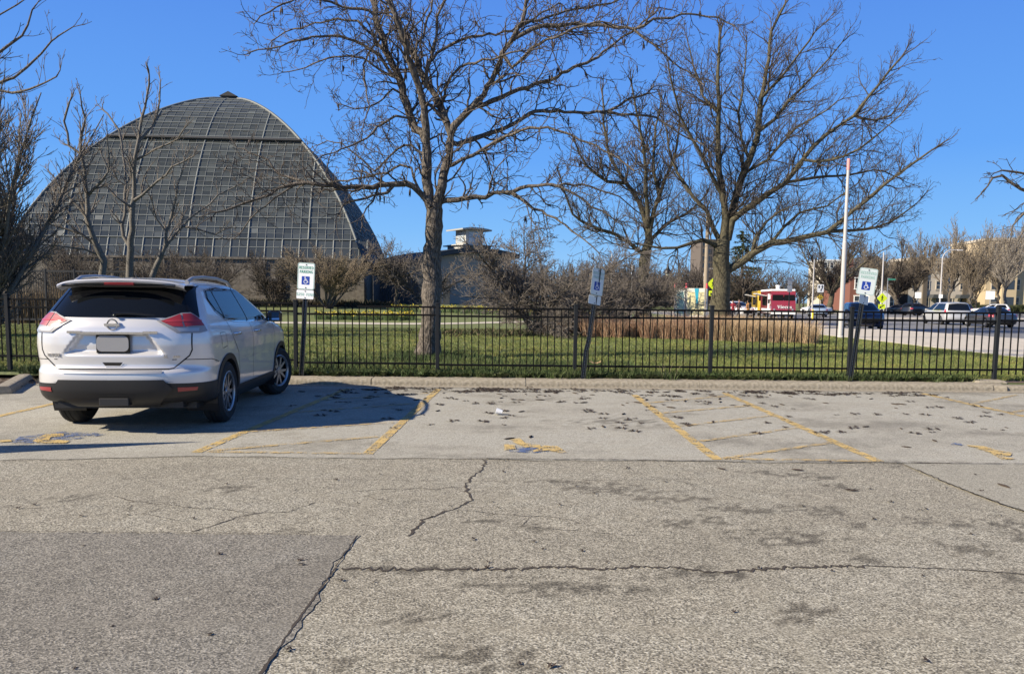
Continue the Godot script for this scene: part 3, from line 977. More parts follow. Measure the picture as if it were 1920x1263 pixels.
func build_street_buildings() -> void:
	mat("far_pane", 0.035, 0.045, 0.06, 0.15)
	noise_mat("brick_yellow", Color(0.40, 0.32, 0.20), Color(0.50, 0.41, 0.275), 0.06, Vector3.ONE * 0.3)
	noise_mat("brick_cream", Color(0.40, 0.36, 0.29), Color(0.54, 0.49, 0.41), 0.06, Vector3.ONE * 0.3)
	noise_mat("brick_brown", Color(0.085, 0.07, 0.052), Color(0.13, 0.11, 0.085), 0.06, Vector3.ONE * 0.3)
	noise_mat("brick_tower", Color(0.095, 0.078, 0.068), Color(0.14, 0.115, 0.10), 0.06, Vector3.ONE * 0.2)
	noise_mat("brick_red", Color(0.15, 0.06, 0.045), Color(0.22, 0.095, 0.07), 0.06, Vector3.ONE * 0.3)
	var t := facade("apartment_block", "yellow brick apartment block of four storeys with dark windows", 90.5, 122.0, -146.0, 13.6, 16.0, M.brick_yellow, M.brick_cream, 4, 9, -0.12, Vector2(1.5, 1.9))
	for i in 4:
		var b := B.new()
		b.box(Vector3(-12.0 + i * 7.2, 6.6, 0.5), Vector3(2.6, 12.4, 1.0))
		var bay := part(t, "bay", b, M.brick_yellow)
		for k in 4:
			b = B.new()
			b.box(Vector3(-12.0 + i * 7.2, 1.9 + k * 3.25, 1.02), Vector3(1.7, 1.8, 0.06))
			part(bay, "pane", b, M.far_pane)
	t = facade("apartment_house", "cream stone apartment house with brown brick side beside the yellow block", 77.4, 91.5, -151.0, 9.9, 8.0, M.brick_cream, M.brick_cream, 3, 6, 0.0, Vector2(0.9, 1.5))
	var bb := B.new()
	bb.box(Vector3(-7.13, 4.95, -4.0), Vector3(0.12, 9.9, 8.0))
	part(t, "side_wall", bb, M.brick_brown)
	for i in 3:
		bb = B.new()
		bb.box(Vector3(-3.9 + i * 3.9, 4.9, 0.15), Vector3(0.8, 9.8, 0.3))
		part(t, "pilaster", bb, M.brick_brown)
	for i in 2:
		bb = B.new()
		bb.prism(PackedVector2Array([Vector2(-1.4, 0), Vector2(1.4, 0), Vector2(1.1, 0.7), Vector2(-1.1, 0.7)]), 0.3, 2.0, Transform3D(Basis(), Vector3(-1.9 + i * 5.2, 2.5, 0)))
		part(t, "porch_roof", bb, M.roof_slate)
	t = facade("brick_house", "small red brick house with white gable behind the blue car", 62.5, 71.5, -143.0, 6.6, 12.0, M.brick_red, M.white, 2, 3, 0.0, Vector2(1.2, 1.9), false)
	var b := B.new()
	b.prism(PackedVector2Array([Vector2(-4.9, 6.5), Vector2(4.9, 6.5), Vector2(0, 10.2)]), -12.2, 0.3)
	part(t, "roof", b, M.roof_slate)
	b = B.new()
	b.prism(PackedVector2Array([Vector2(-1.9, 0.0), Vector2(1.9, 0.0), Vector2(1.9, 2.9), Vector2(0, 4.6), Vector2(-1.9, 2.9)]), 0.3, 2.2)
	var po := part(t, "porch", b, M.white)
	b = B.new()
	b.box(Vector3(0, 1.3, 2.22), Vector3(1.1, 2.3, 0.06))
	part(po, "door", b, M.far_pane)
	b = B.new()
	b.box(Vector3(-3.0, 9.3, -4), Vector3(0.9, 2.4, 0.9))
	part(t, "chimney", b, M.brick_red)
	facade("brick_tower", "tall brown brick tower block rising over distant trees", 72.5, 84.0, -300.0, 25.0, 12.0, M.brick_tower, M.brick_tower, 9, 5, 0.1, Vector2(1.0, 1.5))
	facade("pale_tower", "pale cream high building glimpsed between far bare trees", 104.0, 114.5, -260.0, 15.5, 12.0, M.brick_cream, M.white, 5, 5, 0.0)
	facade("town_house", "pale grey town house with white trim far behind crossing sign", 70.3, 76.2, -157.0, 9.4, 10.0, M.stucco_pale, M.white, 3, 4, 0.1)
	facade("brick_row", "long low brick terrace behind the bare woods", 30.0, 62.0, -205.0, 6.0, 8.0, M.brick_brown, M.brick_cream, 2, 12)

# ---------------------------------------------------------------- picket fence along the lawn
func build_fence() -> void:
	var f := thing("metal_fence", "black metal picket fence along the kerb of the car park", "fence", Vector3(0, 0.1, -13.55))
	var px := [-13.9, -11.4, -8.9, -6.36, -3.83, -1.32, 1.11, 3.51, 5.97, 8.55, 11.1, 13.6]
	var pb := B.new()
	pb.cbox(Vector3(0, 0.65, 0), Vector3(0.066, 1.33, 0.066), 0.006)
	var post := pb.done()
	var cb := B.new()
	cb.cbox(Vector3(0, 0.012, 0), Vector3(0.078, 0.024, 0.078), 0.01)
	var cap := cb.done()
	var kb := B.new()
	kb.box(Vector3(0, 0.66, 0), Vector3(0.017, 1.08, 0.017))
	var picket := kb.done()
	for i in px.size():
		var lift := 0.085 if i < 4 else (0.03 if i == 9 else 0.0)
		if i == 4: lift = 0.03
		var o := part(f, "post", post, M.post_metal, Vector3(px[i], lift - 0.02, 0))
		o.rotation = Vector3(rng.randfn() * 0.006, 0, rng.randfn() * 0.006)
		part(o, "cap", cap, M.post_metal, Vector3(0, 1.305, 0))
		if i == px.size() - 1: break
		var next := 0.085 if i + 1 < 4 else 0.0
		var up := (lift + next) * 0.5 if i != 3 else 0.06
		var mid: float = (px[i] + px[i + 1]) / 2
		var w: float = px[i + 1] - px[i] - 0.07
		for yv in [1.215, 1.075, 0.215]:
			var b := B.new()
			b.cbox(Vector3.ZERO, Vector3(0.034, w, 0.036), 0.003, Basis(Vector3.BACK, PI / 2))
			part(f, "rail", b, M.fence_metal, Vector3(mid, yv + up, 0))
		var k := 19
		for j in k:
			var o2 := part(f, "picket", picket, M.fence_metal, Vector3(px[i] + (px[i + 1] - px[i]) * (j + 1) / (k + 1.0), up, 0))
			o2.rotation.z = rng.randfn() * 0.003

# ---------------------------------------------------------------- bare trees: the limbs are laid out one by one, in metres from the foot of the trunk
const TREE_BIG := [
	[0.244,0.189,[0.00,-0.02,0.00,0.03,0.40,0.03,0.08,1.13,0.07,0.10,2.11,-0.10,0.13,2.82,-0.03,0.15,3.46,0.09]],
	[0.128,0.049,[0.09,3.43,0.09,-0.00,4.06,0.06,0.02,4.64,0.06,-0.13,5.07,-0.04,-0.31,5.20,-0.10,-0.50,5.76,-0.25,-0.66,6.30,-0.28,-0.89,6.74,-0.23,-1.04,7.25,-0.23,-1.17,7.66,-0.31,-1.28,8.09,-0.43,-1.41,8.72,-0.57]],
	[0.098,0.043,[-0.03,4.84,0.06,-0.02,5.59,0.21,-0.15,6.02,0.30,-0.28,6.29,0.45,-0.46,7.02,0.83,-0.67,7.45,0.91,-0.85,8.00,0.96]],
	[0.134,0.073,[0.21,3.43,0.09,0.40,4.10,0.21,0.52,4.74,0.17,0.52,4.98,0.16,0.46,5.24,0.19]],
	[0.086,0.043,[0.46,5.24,0.19,0.33,5.57,0.07,0.16,5.89,-0.03,-0.12,6.36,-0.09,-0.44,7.06,-0.23,-0.82,7.91,-0.58,-1.06,8.76,-0.80]],
	[0.092,0.031,[0.52,5.03,0.16,0.63,5.23,0.22,1.06,5.60,0.29,1.45,6.15,0.30,1.68,6.67,0.47,1.88,6.87,0.60,2.03,7.12,0.69,2.16,7.60,0.75,2.32,8.12,0.73]],
	[0.061,0.024,[0.58,4.83,0.17,0.70,4.82,0.13,1.24,5.00,0.00,1.90,5.25,-0.03,2.26,5.55,-0.13,3.12,5.69,-0.46,4.03,5.73,-0.60,4.76,6.08,-0.63,5.01,6.15,-0.68]],
	[0.037,0.015,[4.03,5.73,-0.60,4.59,5.62,-0.47,5.18,5.51,-0.33,5.67,5.12,-0.02,6.15,4.82,0.23]],
	[0.043,0.018,[0.49,4.31,0.21,0.63,4.33,0.26,1.03,4.55,0.35,1.54,4.82,0.50,1.90,4.93,0.70,2.28,5.03,0.91,3.02,4.87,1.14,3.50,4.64,1.20,3.97,4.40,1.34,4.41,4.01,1.64]],
	[0.049,0.024,[-0.01,5.97,0.30,0.03,6.30,0.40,0.14,6.49,0.43,0.23,7.04,0.46,0.31,7.50,0.60,0.52,7.76,0.77,0.65,8.12,0.95]],
	[0.037,0.018,[0.03,6.23,0.40,0.05,6.48,0.31,0.38,6.85,0.11,0.88,7.15,0.01,1.51,7.27,-0.10,1.88,7.40,-0.24,2.42,7.82,-0.55,2.98,8.20,-0.79]],
	[0.037,0.018,[0.33,5.69,0.07,0.38,5.85,0.13,0.55,6.24,0.24,0.78,6.41,0.32,1.26,6.48,0.59,1.65,6.49,0.82,2.05,6.56,1.00]],
	[0.037,0.018,[-0.31,6.38,0.45,-0.25,6.73,0.34,-0.07,7.09,0.28,0.09,7.62,0.26,0.15,8.10,0.16]],
	[0.055,0.018,[1.10,5.63,0.29,1.25,5.65,0.24,1.65,5.81,0.09,1.89,5.95,0.04,2.28,6.09,0.01,2.88,6.36,-0.11,3.84,6.93,-0.54,4.33,7.38,-0.70,4.74,7.63,-0.73,5.27,8.14,-0.82]],
	[0.043,0.018,[1.68,6.67,0.47,1.89,6.35,0.58,2.34,6.70,0.76,2.77,6.82,1.05,3.14,6.90,1.28,3.72,7.00,1.48]],
	[0.055,0.015,[1.91,6.91,0.60,1.96,6.96,0.61,2.30,7.08,0.69,2.82,7.19,0.70,3.58,7.20,0.68,4.41,7.06,0.93,4.83,7.20,1.03,5.58,7.32,0.99,6.14,7.28,0.97,6.50,7.10,1.05]],
	[0.037,0.018,[2.03,7.15,0.69,2.45,7.37,0.49,3.04,7.62,0.23,3.82,7.86,0.09,4.23,7.99,-0.04,4.74,8.26,-0.30]],
	[0.031,0.012,[4.41,7.06,0.93,4.72,6.79,1.03,5.11,6.46,1.06,5.55,6.11,1.16,5.85,5.80,1.34]],
	[0.079,0.018,[0.09,3.50,0.09,-0.12,3.68,0.17,-0.27,3.87,0.22,-0.62,3.94,0.24,-0.89,3.88,0.30,-1.36,3.78,0.50,-1.92,3.79,0.78,-2.49,3.82,0.93,-2.86,3.76,0.95,-3.25,3.58,0.99,-3.51,3.46,1.06,-3.90,3.27,1.26,-4.21,3.12,1.47]],
	[0.043,0.018,[-0.69,3.92,0.24,-0.84,3.73,0.34,-1.27,3.57,0.61,-1.66,3.38,0.95,-1.74,3.17,1.10]],
	[0.037,0.015,[-0.12,3.68,0.17,-0.31,4.12,-0.01,-0.39,4.30,-0.09,-0.60,4.37,-0.15,-0.94,4.24,-0.21,-1.38,4.15,-0.25,-1.89,4.07,-0.38,-2.44,4.01,-0.60]],
	[0.031,0.012,[-2.49,3.82,0.93,-2.90,3.97,0.81,-3.10,4.03,0.77,-3.37,4.31,0.75,-3.72,4.48,0.73,-4.03,4.57,0.66]],
	[0.024,0.012,[-2.64,3.79,0.93,-2.96,3.60,1.01,-3.29,3.32,1.05,-3.65,3.04,1.00,-3.83,2.81,1.00]],
	[0.067,0.018,[0.24,3.50,0.09,0.39,3.57,0.14,0.87,3.62,0.22,1.34,3.65,0.23,1.67,3.77,0.29,1.91,3.74,0.37,2.30,3.84,0.54,2.75,3.85,0.72,3.18,3.67,0.81,3.64,3.40,0.82,4.05,3.17,0.84]],
	[0.043,0.012,[1.87,3.73,0.37,2.21,3.49,0.49,2.57,3.29,0.59,3.08,2.99,0.89,3.47,2.63,1.18,3.73,2.39,1.32]],
	[0.031,0.012,[2.75,3.85,0.72,3.25,3.89,0.58,3.66,3.84,0.54,4.25,3.63,0.50,4.76,3.31,0.30]],
	[0.043,0.015,[-0.66,6.30,-0.28,-0.82,6.42,-0.22,-1.10,6.78,-0.15,-1.46,7.00,-0.14,-1.90,7.15,-0.02,-2.33,7.11,0.17,-2.75,6.95,0.35,-3.14,6.80,0.43,-3.42,6.72,0.44,-3.77,6.66,0.44]],
	[0.037,0.015,[-0.89,6.74,-0.23,-1.26,7.26,-0.38,-1.62,7.61,-0.40,-2.12,7.67,-0.45,-2.64,7.61,-0.60,-3.19,7.56,-0.81,-3.73,7.36,-0.96]],
	[0.037,0.015,[-1.17,7.66,-0.31,-1.35,7.78,-0.24,-1.69,7.81,-0.17,-2.14,7.89,-0.06,-2.66,7.88,0.23,-3.16,7.59,0.51,-3.58,7.23,0.63]],
	[0.031,0.012,[-0.70,6.35,-0.28,-1.07,6.48,-0.32,-1.49,6.76,-0.30,-1.98,6.79,-0.33,-2.49,6.75,-0.47,-3.02,6.60,-0.61,-3.41,6.55,-0.66]],
	[0.037,0.015,[-0.31,5.16,-0.10,-0.43,5.39,-0.02,-0.72,5.42,0.03,-1.12,5.14,0.13,-1.28,4.88,0.26,-1.49,4.80,0.39,-1.80,4.58,0.59,-2.22,4.38,0.77]],
	[0.031,0.012,[-0.06,4.58,0.06,-0.25,4.68,-0.01,-0.51,4.85,-0.13,-0.89,4.64,-0.28,-1.21,4.29,-0.33,-1.40,4.41,-0.36,-1.72,4.66,-0.44,-2.05,4.93,-0.59,-2.40,5.01,-0.74,-2.68,4.95,-0.87]],
	[0.031,0.012,[-0.56,5.96,-0.25,-0.81,6.09,-0.17,-1.04,5.84,-0.12,-1.34,5.66,-0.12,-1.64,5.59,-0.09,-1.92,5.68,-0.01]],
	[0.031,0.012,[-1.04,7.25,-0.23,-1.33,6.81,-0.07,-1.41,6.35,0.10,-1.32,5.95,0.32,-1.20,5.62,0.51,-1.20,5.31,0.66,-1.29,5.00,0.77]],
]
const TREE_OAK := [
	[0.554,0.408,[0.01,-0.03,0.00,-0.01,0.38,0.03,-0.01,1.54,-0.02,-0.05,2.83,-0.02,-0.06,4.12,0.06,0.01,4.64,-0.05]],
	[0.248,0.058,[0.01,4.56,-0.05,0.15,5.78,0.04,-0.18,7.05,0.23,-0.52,8.90,0.32,-0.63,11.20,0.65,-0.80,13.90,0.95,-0.83,15.18,1.12]],
	[0.248,0.058,[0.13,4.47,-0.05,0.50,6.18,-0.24,0.85,7.45,-0.60,1.49,9.11,-0.72,1.96,10.49,-1.06,2.13,12.46,-1.30,2.51,14.02,-1.48,2.78,16.24,-1.94,3.54,17.78,-2.02]],
	[0.117,0.029,[2.06,10.72,-1.06,2.81,11.30,-0.84,3.33,12.10,-0.28,4.39,13.31,0.10,5.04,14.03,0.70,5.58,14.80,0.85]],
	[0.204,0.044,[0.30,4.70,-0.05,0.43,5.69,0.08,1.72,6.84,0.65,2.87,7.56,0.75,3.67,8.77,1.27,4.68,9.97,1.56,5.95,10.90,1.88,6.54,11.75,2.26,7.29,12.92,2.48,7.76,13.49,2.74]],
	[0.088,0.029,[2.98,7.67,0.75,4.62,8.03,0.34,6.70,8.24,-0.37,8.28,8.61,-0.63,10.08,8.25,-1.29]],
	[0.233,0.044,[0.23,3.04,-0.02,1.03,3.58,0.14,1.61,4.03,0.44,2.36,4.49,0.79,3.57,4.71,0.94,4.92,5.06,1.55,5.51,5.50,1.60,6.64,6.57,2.27,7.44,7.36,2.40,8.00,7.93,2.83,8.72,8.50,3.08,9.25,8.90,3.17]],
	[0.102,0.029,[4.92,5.06,1.55,5.90,5.09,1.38,7.70,5.39,0.95,9.17,5.98,0.77,10.14,6.72,0.46]],
	[0.102,0.029,[1.44,3.97,0.44,1.62,4.94,0.66,1.94,5.60,1.07,2.47,6.13,1.36,3.25,6.40,1.47]],
	[0.175,0.044,[-0.12,4.23,0.06,-0.65,4.51,0.18,-1.15,4.64,0.19,-1.72,4.49,0.31,-2.58,4.26,0.63,-3.49,4.13,0.78,-4.64,4.36,0.89]],
	[0.146,0.036,[-0.10,4.56,-0.05,-0.43,5.28,-0.22,-0.83,6.29,-0.35,-1.52,7.08,-0.74,-2.02,7.86,-0.82,-2.67,9.14,-1.11,-3.04,11.09,-1.43]],
	[0.117,0.036,[-0.18,7.05,0.23,-0.68,7.77,0.41,-1.55,8.93,1.05,-2.37,10.14,1.32,-3.20,11.56,2.05,-3.75,13.20,2.66]],
	[0.102,0.029,[1.49,9.11,-0.72,1.16,10.33,-1.30,1.07,11.86,-1.71,1.55,13.82,-2.55,1.87,16.13,-3.39]],
	[0.102,0.029,[0.85,7.45,-0.60,1.12,8.38,0.04,2.05,8.85,0.61,2.94,10.23,1.87,3.83,10.67,2.32,4.49,11.23,3.25]],
	[0.088,0.029,[-0.63,11.20,0.65,-1.27,12.28,-0.08,-1.72,14.15,-0.81,-1.87,15.52,-1.60]],
	[0.088,0.029,[3.67,8.77,1.27,4.88,8.63,1.96,6.00,9.08,2.46,6.85,9.94,3.38,7.46,10.52,3.66]],
	[0.088,0.029,[2.33,4.49,0.79,2.94,5.35,0.89,3.73,6.05,0.97,5.01,6.44,1.22,6.30,7.40,1.36]],
	[0.088,0.029,[5.95,10.90,1.88,7.17,10.75,1.51,8.04,11.06,1.36,8.77,11.85,0.94]],
	[0.088,0.029,[2.13,12.46,-1.30,2.81,13.26,-0.48,3.63,14.42,0.27,4.08,15.21,1.18,4.50,15.64,1.45]],
]
const TREE_FORK := [
	[0.433,0.307,[0.01,-0.13,0.00,-0.02,0.45,0.05,-0.14,1.88,-0.09,-0.07,4.02,0.06,0.20,5.45,-0.06]],
	[0.199,0.054,[0.20,5.38,-0.06,0.33,6.78,0.01,0.69,8.35,0.35,1.35,9.99,0.35,1.73,11.61,0.66,1.80,13.43,0.89]],
	[0.199,0.054,[0.13,5.27,-0.06,-0.23,7.27,-0.29,-1.34,9.24,-0.40,-2.40,10.83,-0.72,-2.88,13.21,-1.03,-3.02,15.07,-1.07]],
	[0.163,0.054,[0.02,6.32,0.01,-0.12,8.14,0.35,-0.33,9.91,0.74,-0.61,11.61,1.26,-1.17,13.72,1.66,-1.51,14.97,1.93]],
	[0.163,0.054,[-0.01,4.37,0.06,-1.20,5.23,0.25,-2.34,5.78,0.69,-3.77,6.21,0.81,-5.05,7.01,1.31,-5.78,8.68,1.53]],
	[0.144,0.054,[0.20,5.38,-0.06,1.40,6.56,-0.48,2.96,7.35,-1.12,4.09,8.47,-1.41]],
	[0.126,0.054,[-1.34,9.24,-0.40,-2.67,9.29,-0.09,-4.16,10.21,0.55,-4.93,11.48,1.02]],
	[0.126,0.054,[0.69,8.35,0.35,0.33,10.72,-0.14,0.51,12.87,-0.46,0.92,14.74,-1.01]],
]
const TREE_L1 := [
	[0.171,0.121,[-0.05,-0.10,0.00,0.03,0.96,0.08,-0.02,2.16,-0.10,0.12,2.72,-0.03,-0.08,3.24,0.08]],
	[0.111,0.030,[-0.08,3.24,0.08,-0.28,4.17,0.20,-0.30,5.03,0.17,-0.24,5.90,0.43,-0.29,6.53,0.53,-0.67,6.79,0.49,-0.86,7.70,0.50,-0.53,8.29,0.69]],
	[0.060,0.020,[-0.29,6.53,0.53,-0.14,7.03,0.66,0.11,7.63,0.83,0.20,8.36,1.27]],
	[0.060,0.020,[-0.28,4.17,0.20,-0.84,4.81,0.03,-1.45,5.40,-0.04,-1.97,6.02,-0.29]],
	[0.060,0.020,[-0.14,3.30,0.08,-0.59,3.62,0.21,-1.16,3.81,0.24,-1.60,3.98,0.41]],
	[0.060,0.020,[-0.30,5.03,0.17,0.33,5.56,0.31,0.71,6.31,0.42,0.80,7.01,0.73]],
	[0.050,0.020,[0.04,2.85,-0.03,-0.44,3.04,0.16,-0.92,3.16,0.53,-1.35,3.14,0.88,-1.87,2.77,1.08]],
]
const TREE_L2 := [
	[0.161,0.118,[-0.04,-0.11,0.00,0.03,1.05,0.06,-0.01,2.23,-0.10,0.11,3.17,0.06,0.26,4.02,0.06]],
	[0.108,0.032,[0.26,4.02,0.06,0.39,5.30,0.14,0.52,6.26,0.25,0.82,7.34,0.50,0.94,8.25,0.43,1.26,9.04,0.57,1.45,9.80,0.79]],
	[0.075,0.027,[0.11,3.34,0.06,-0.18,3.81,-0.08,-0.17,4.62,-0.12,-0.22,5.80,-0.47,-0.38,7.00,-0.71,-0.61,8.10,-0.81,-1.43,8.96,-1.19]],
	[0.065,0.022,[0.42,5.16,0.14,1.43,5.84,0.39,2.25,6.33,0.80,3.16,6.71,1.07]],
	[0.054,0.022,[0.82,7.34,0.50,1.24,7.94,0.20,1.51,9.00,0.02,1.37,9.91,-0.33]],
	[0.054,0.022,[0.53,6.69,0.25,1.40,7.08,0.38,2.33,7.42,0.57,2.74,7.82,0.80]],
	[0.043,0.022,[-0.22,5.80,-0.47,-0.77,6.37,-0.34,-1.02,6.97,-0.24]],
]
const TREE_L3 := [
	[0.135,0.094,[-0.04,-0.09,0.00,0.03,1.07,0.06,0.03,2.15,-0.10,0.47,2.99,0.04]],
	[0.073,0.021,[0.47,2.99,0.04,0.76,3.81,0.16,0.98,4.77,0.13,1.32,5.56,0.36,1.62,6.50,0.47]],
	[0.062,0.021,[0.52,3.13,0.04,1.19,4.11,-0.14,1.83,4.71,-0.35,2.42,5.31,-0.67,3.08,5.70,-0.73]],
	[0.052,0.021,[1.19,4.11,-0.14,1.86,3.96,-0.01,2.49,3.76,0.02,2.95,3.96,0.15]],
	[0.042,0.021,[0.76,3.81,0.16,0.41,4.31,0.38,0.48,4.87,0.72]],
]
const TREE_FL := [
	[0.189,0.089,[-0.08,-0.17,0.00,-0.01,1.94,-0.10,0.29,4.10,0.03,0.53,5.69,0.01,0.76,7.05,0.00,0.82,8.11,-0.07]],
	[0.050,0.011,[0.48,5.43,0.01,0.92,5.53,0.04,1.60,5.63,0.08,1.84,5.77,0.02,2.07,5.96,-0.05,2.33,6.26,-0.09,2.56,6.49,-0.08,2.75,6.62,-0.05,3.06,6.75,0.01]],
	[0.044,0.011,[0.47,5.16,0.01,0.83,5.25,0.09,1.63,5.45,0.15,1.87,5.41,0.18,2.31,5.44,0.29,2.72,5.54,0.43,3.00,5.65,0.53,3.11,5.75,0.59]],
	[0.050,0.011,[0.56,5.69,0.01,0.84,5.94,-0.11,1.47,6.31,-0.17,1.73,6.52,-0.20,1.87,6.67,-0.25,1.94,6.91,-0.33,1.99,7.22,-0.44,2.06,7.41,-0.52]],
	[0.033,0.011,[0.59,6.41,-0.11,0.93,6.65,-0.03,1.60,6.98,-0.01,1.92,7.18,-0.04,2.15,7.33,-0.03]],
]
const TREE_FR := [
	[0.200,0.050,[0.11,-0.18,0.00,-0.06,0.91,0.08,-0.17,2.56,-0.05,-0.64,4.51,-0.06,-1.21,5.78,0.04,-1.53,6.73,0.05]],
	[0.083,0.025,[-1.01,5.30,0.04,-1.63,4.80,0.16,-1.95,4.88,0.14,-2.27,5.12,0.11,-2.53,5.27,0.12,-2.85,5.18,0.18,-3.05,4.93,0.26]],
	[0.058,0.017,[-1.63,4.80,0.16,-1.65,4.25,0.01,-1.84,4.04,-0.01,-2.01,3.76,-0.02,-2.01,3.36,-0.08]],
	[0.067,0.017,[-1.11,5.62,0.04,-1.85,5.35,0.19,-2.32,5.38,0.29,-2.74,5.41,0.43,-3.06,5.28,0.57]],
	[0.050,0.017,[-0.61,4.19,-0.06,-1.43,4.00,0.08,-1.84,3.51,0.13,-2.08,3.01,0.29]],
]

func grow(b: B, p: Vector3, d: Vector3, ln: float, r: float, lv: int, s: Dictionary) -> void:
	var n := clampi(int(ceil(ln / s.seg)), 2, 9)
	var pts := PackedVector3Array([p])
	var rad := PackedFloat32Array([r])
	var dirs := [d]
	var minr: float = s.minr
	for i in n:
		d = (d + unit() * s.wig + Vector3.UP * s.up).normalized()
		p += d * (ln / n)
		pts.append(p)
		rad.append(maxf(lerpf(r, r * 0.4, (i + 1.0) / n), minr))
		dirs.append(d)
	b.tube(pts, rad, 6 if r > 0.06 else (4 if r > 0.02 else 3))
	if lv >= s.levels: return
	var k: int = int(ln * s.dens[lv] + rng.randf())
	for j in k:
		var t := clampf((j + 0.35 + rng.randf() * 0.6) / k, 0.12, 1.0)
		var i := clampi(int(t * n + 0.5), 1, n)
		var dd: Vector3 = dirs[i]
		var sd := dd.cross(unit()).normalized()
		var ang: float = s.ang * rng.randf_range(0.6, 1.25)
		var cd: Vector3 = (dd * cos(ang) + sd * sin(ang) + Vector3.UP * s.get("lift", 0.0)).normalized()
		grow(b, pts[i], cd, ln * s.ratio * rng.randf_range(0.55, 1.2) * (1.15 - 0.55 * t), maxf(rad[i] * s.thin, minr), lv + 1, s)
func spline(a: PackedVector3Array, step: float, wig: float) -> PackedVector3Array:
	var o := PackedVector3Array()
	for i in a.size() - 1:
		var p0 := a[maxi(i - 1, 0)]
		var p1 := a[i]
		var p2 := a[i + 1]
		var p3 := a[mini(i + 2, a.size() - 1)]
		var k := maxi(1, int((p2 - p1).length() / step))
		for j in k:
			var q := p1.cubic_interpolate(p2, p0, p3, float(j) / k)
			o.append(q + (unit() * wig if i + j > 0 else Vector3.ZERO))
	o.append(a[a.size() - 1])
	return o
func traced_tree(called: String, label: String, data: Array, at: Vector3, bark: Material, twig: Material, s: Dictionary, category := "tree") -> Node3D:
	var t := thing(called, label, category, at)
	var tb := B.new()
	var cb := B.new()
	for li in data.size():
		var l: Array = data[li]
		var pts := spline(v3s(l[2]), s.get("step", 0.35), s.get("kink", 0.02))
		var rad := PackedFloat32Array()
		var total := 0.0
		for i in pts.size():
			if i: total += (pts[i] - pts[i - 1]).length()
			var f := float(i) / (pts.size() - 1)
			var r: float = lerpf(l[0], l[1], pow(f, 0.8))
			if li == 0: r *= 1.0 + 0.55 * pow(maxf(0.0, 1.0 - pts[i].y / 0.9), 2.0) + 0.05 * rng.randfn()
			else: r *= 1.0 + 0.06 * rng.randfn()
			rad.append(r)
		tb.tube(pts, rad, 14 if li == 0 else (9 if l[0] > 0.05 else 6))
		if li == 0 and data.size() > 1 and not s.get("trunk_twigs", false): continue
		var k := int(total * s.spawn)
		for j in k:
			var f := lerpf(s.get("from", 0.12), 1.0, (j + rng.randf()) / k)
			var i := clampi(int(f * (pts.size() - 1)), 1, pts.size() - 1)
			var dd := (pts[i] - pts[i - 1]).normalized()
			var sd := dd.cross(unit()).normalized()
			var ang: float = s.ang * rng.randf_range(0.7, 1.3)
			var cd: Vector3 = (dd * cos(ang) + sd * sin(ang) + Vector3.UP * s.get("lift", 0.0)).normalized()
			grow(cb, pts[i], cd, s.twig * rng.randf_range(0.5, 1.25) * (1.3 - 0.7 * f), clampf(rad[i] * 0.45, s.minr * 1.3, s.minr * 4.5), 0, s)
		# the limb runs out into a fork of twigs
		for j in 3:
			var dd := (pts[pts.size() - 1] - pts[pts.size() - 2] + unit() * 0.15).normalized()
			grow(cb, pts[pts.size() - 1], dd, s.twig * rng.randf_range(0.4, 0.7), maxf(l[1] * 0.8, s.minr), 0, s)
	part(t, "trunk", tb, bark)
	part(t, "crown", cb, twig)
	return t
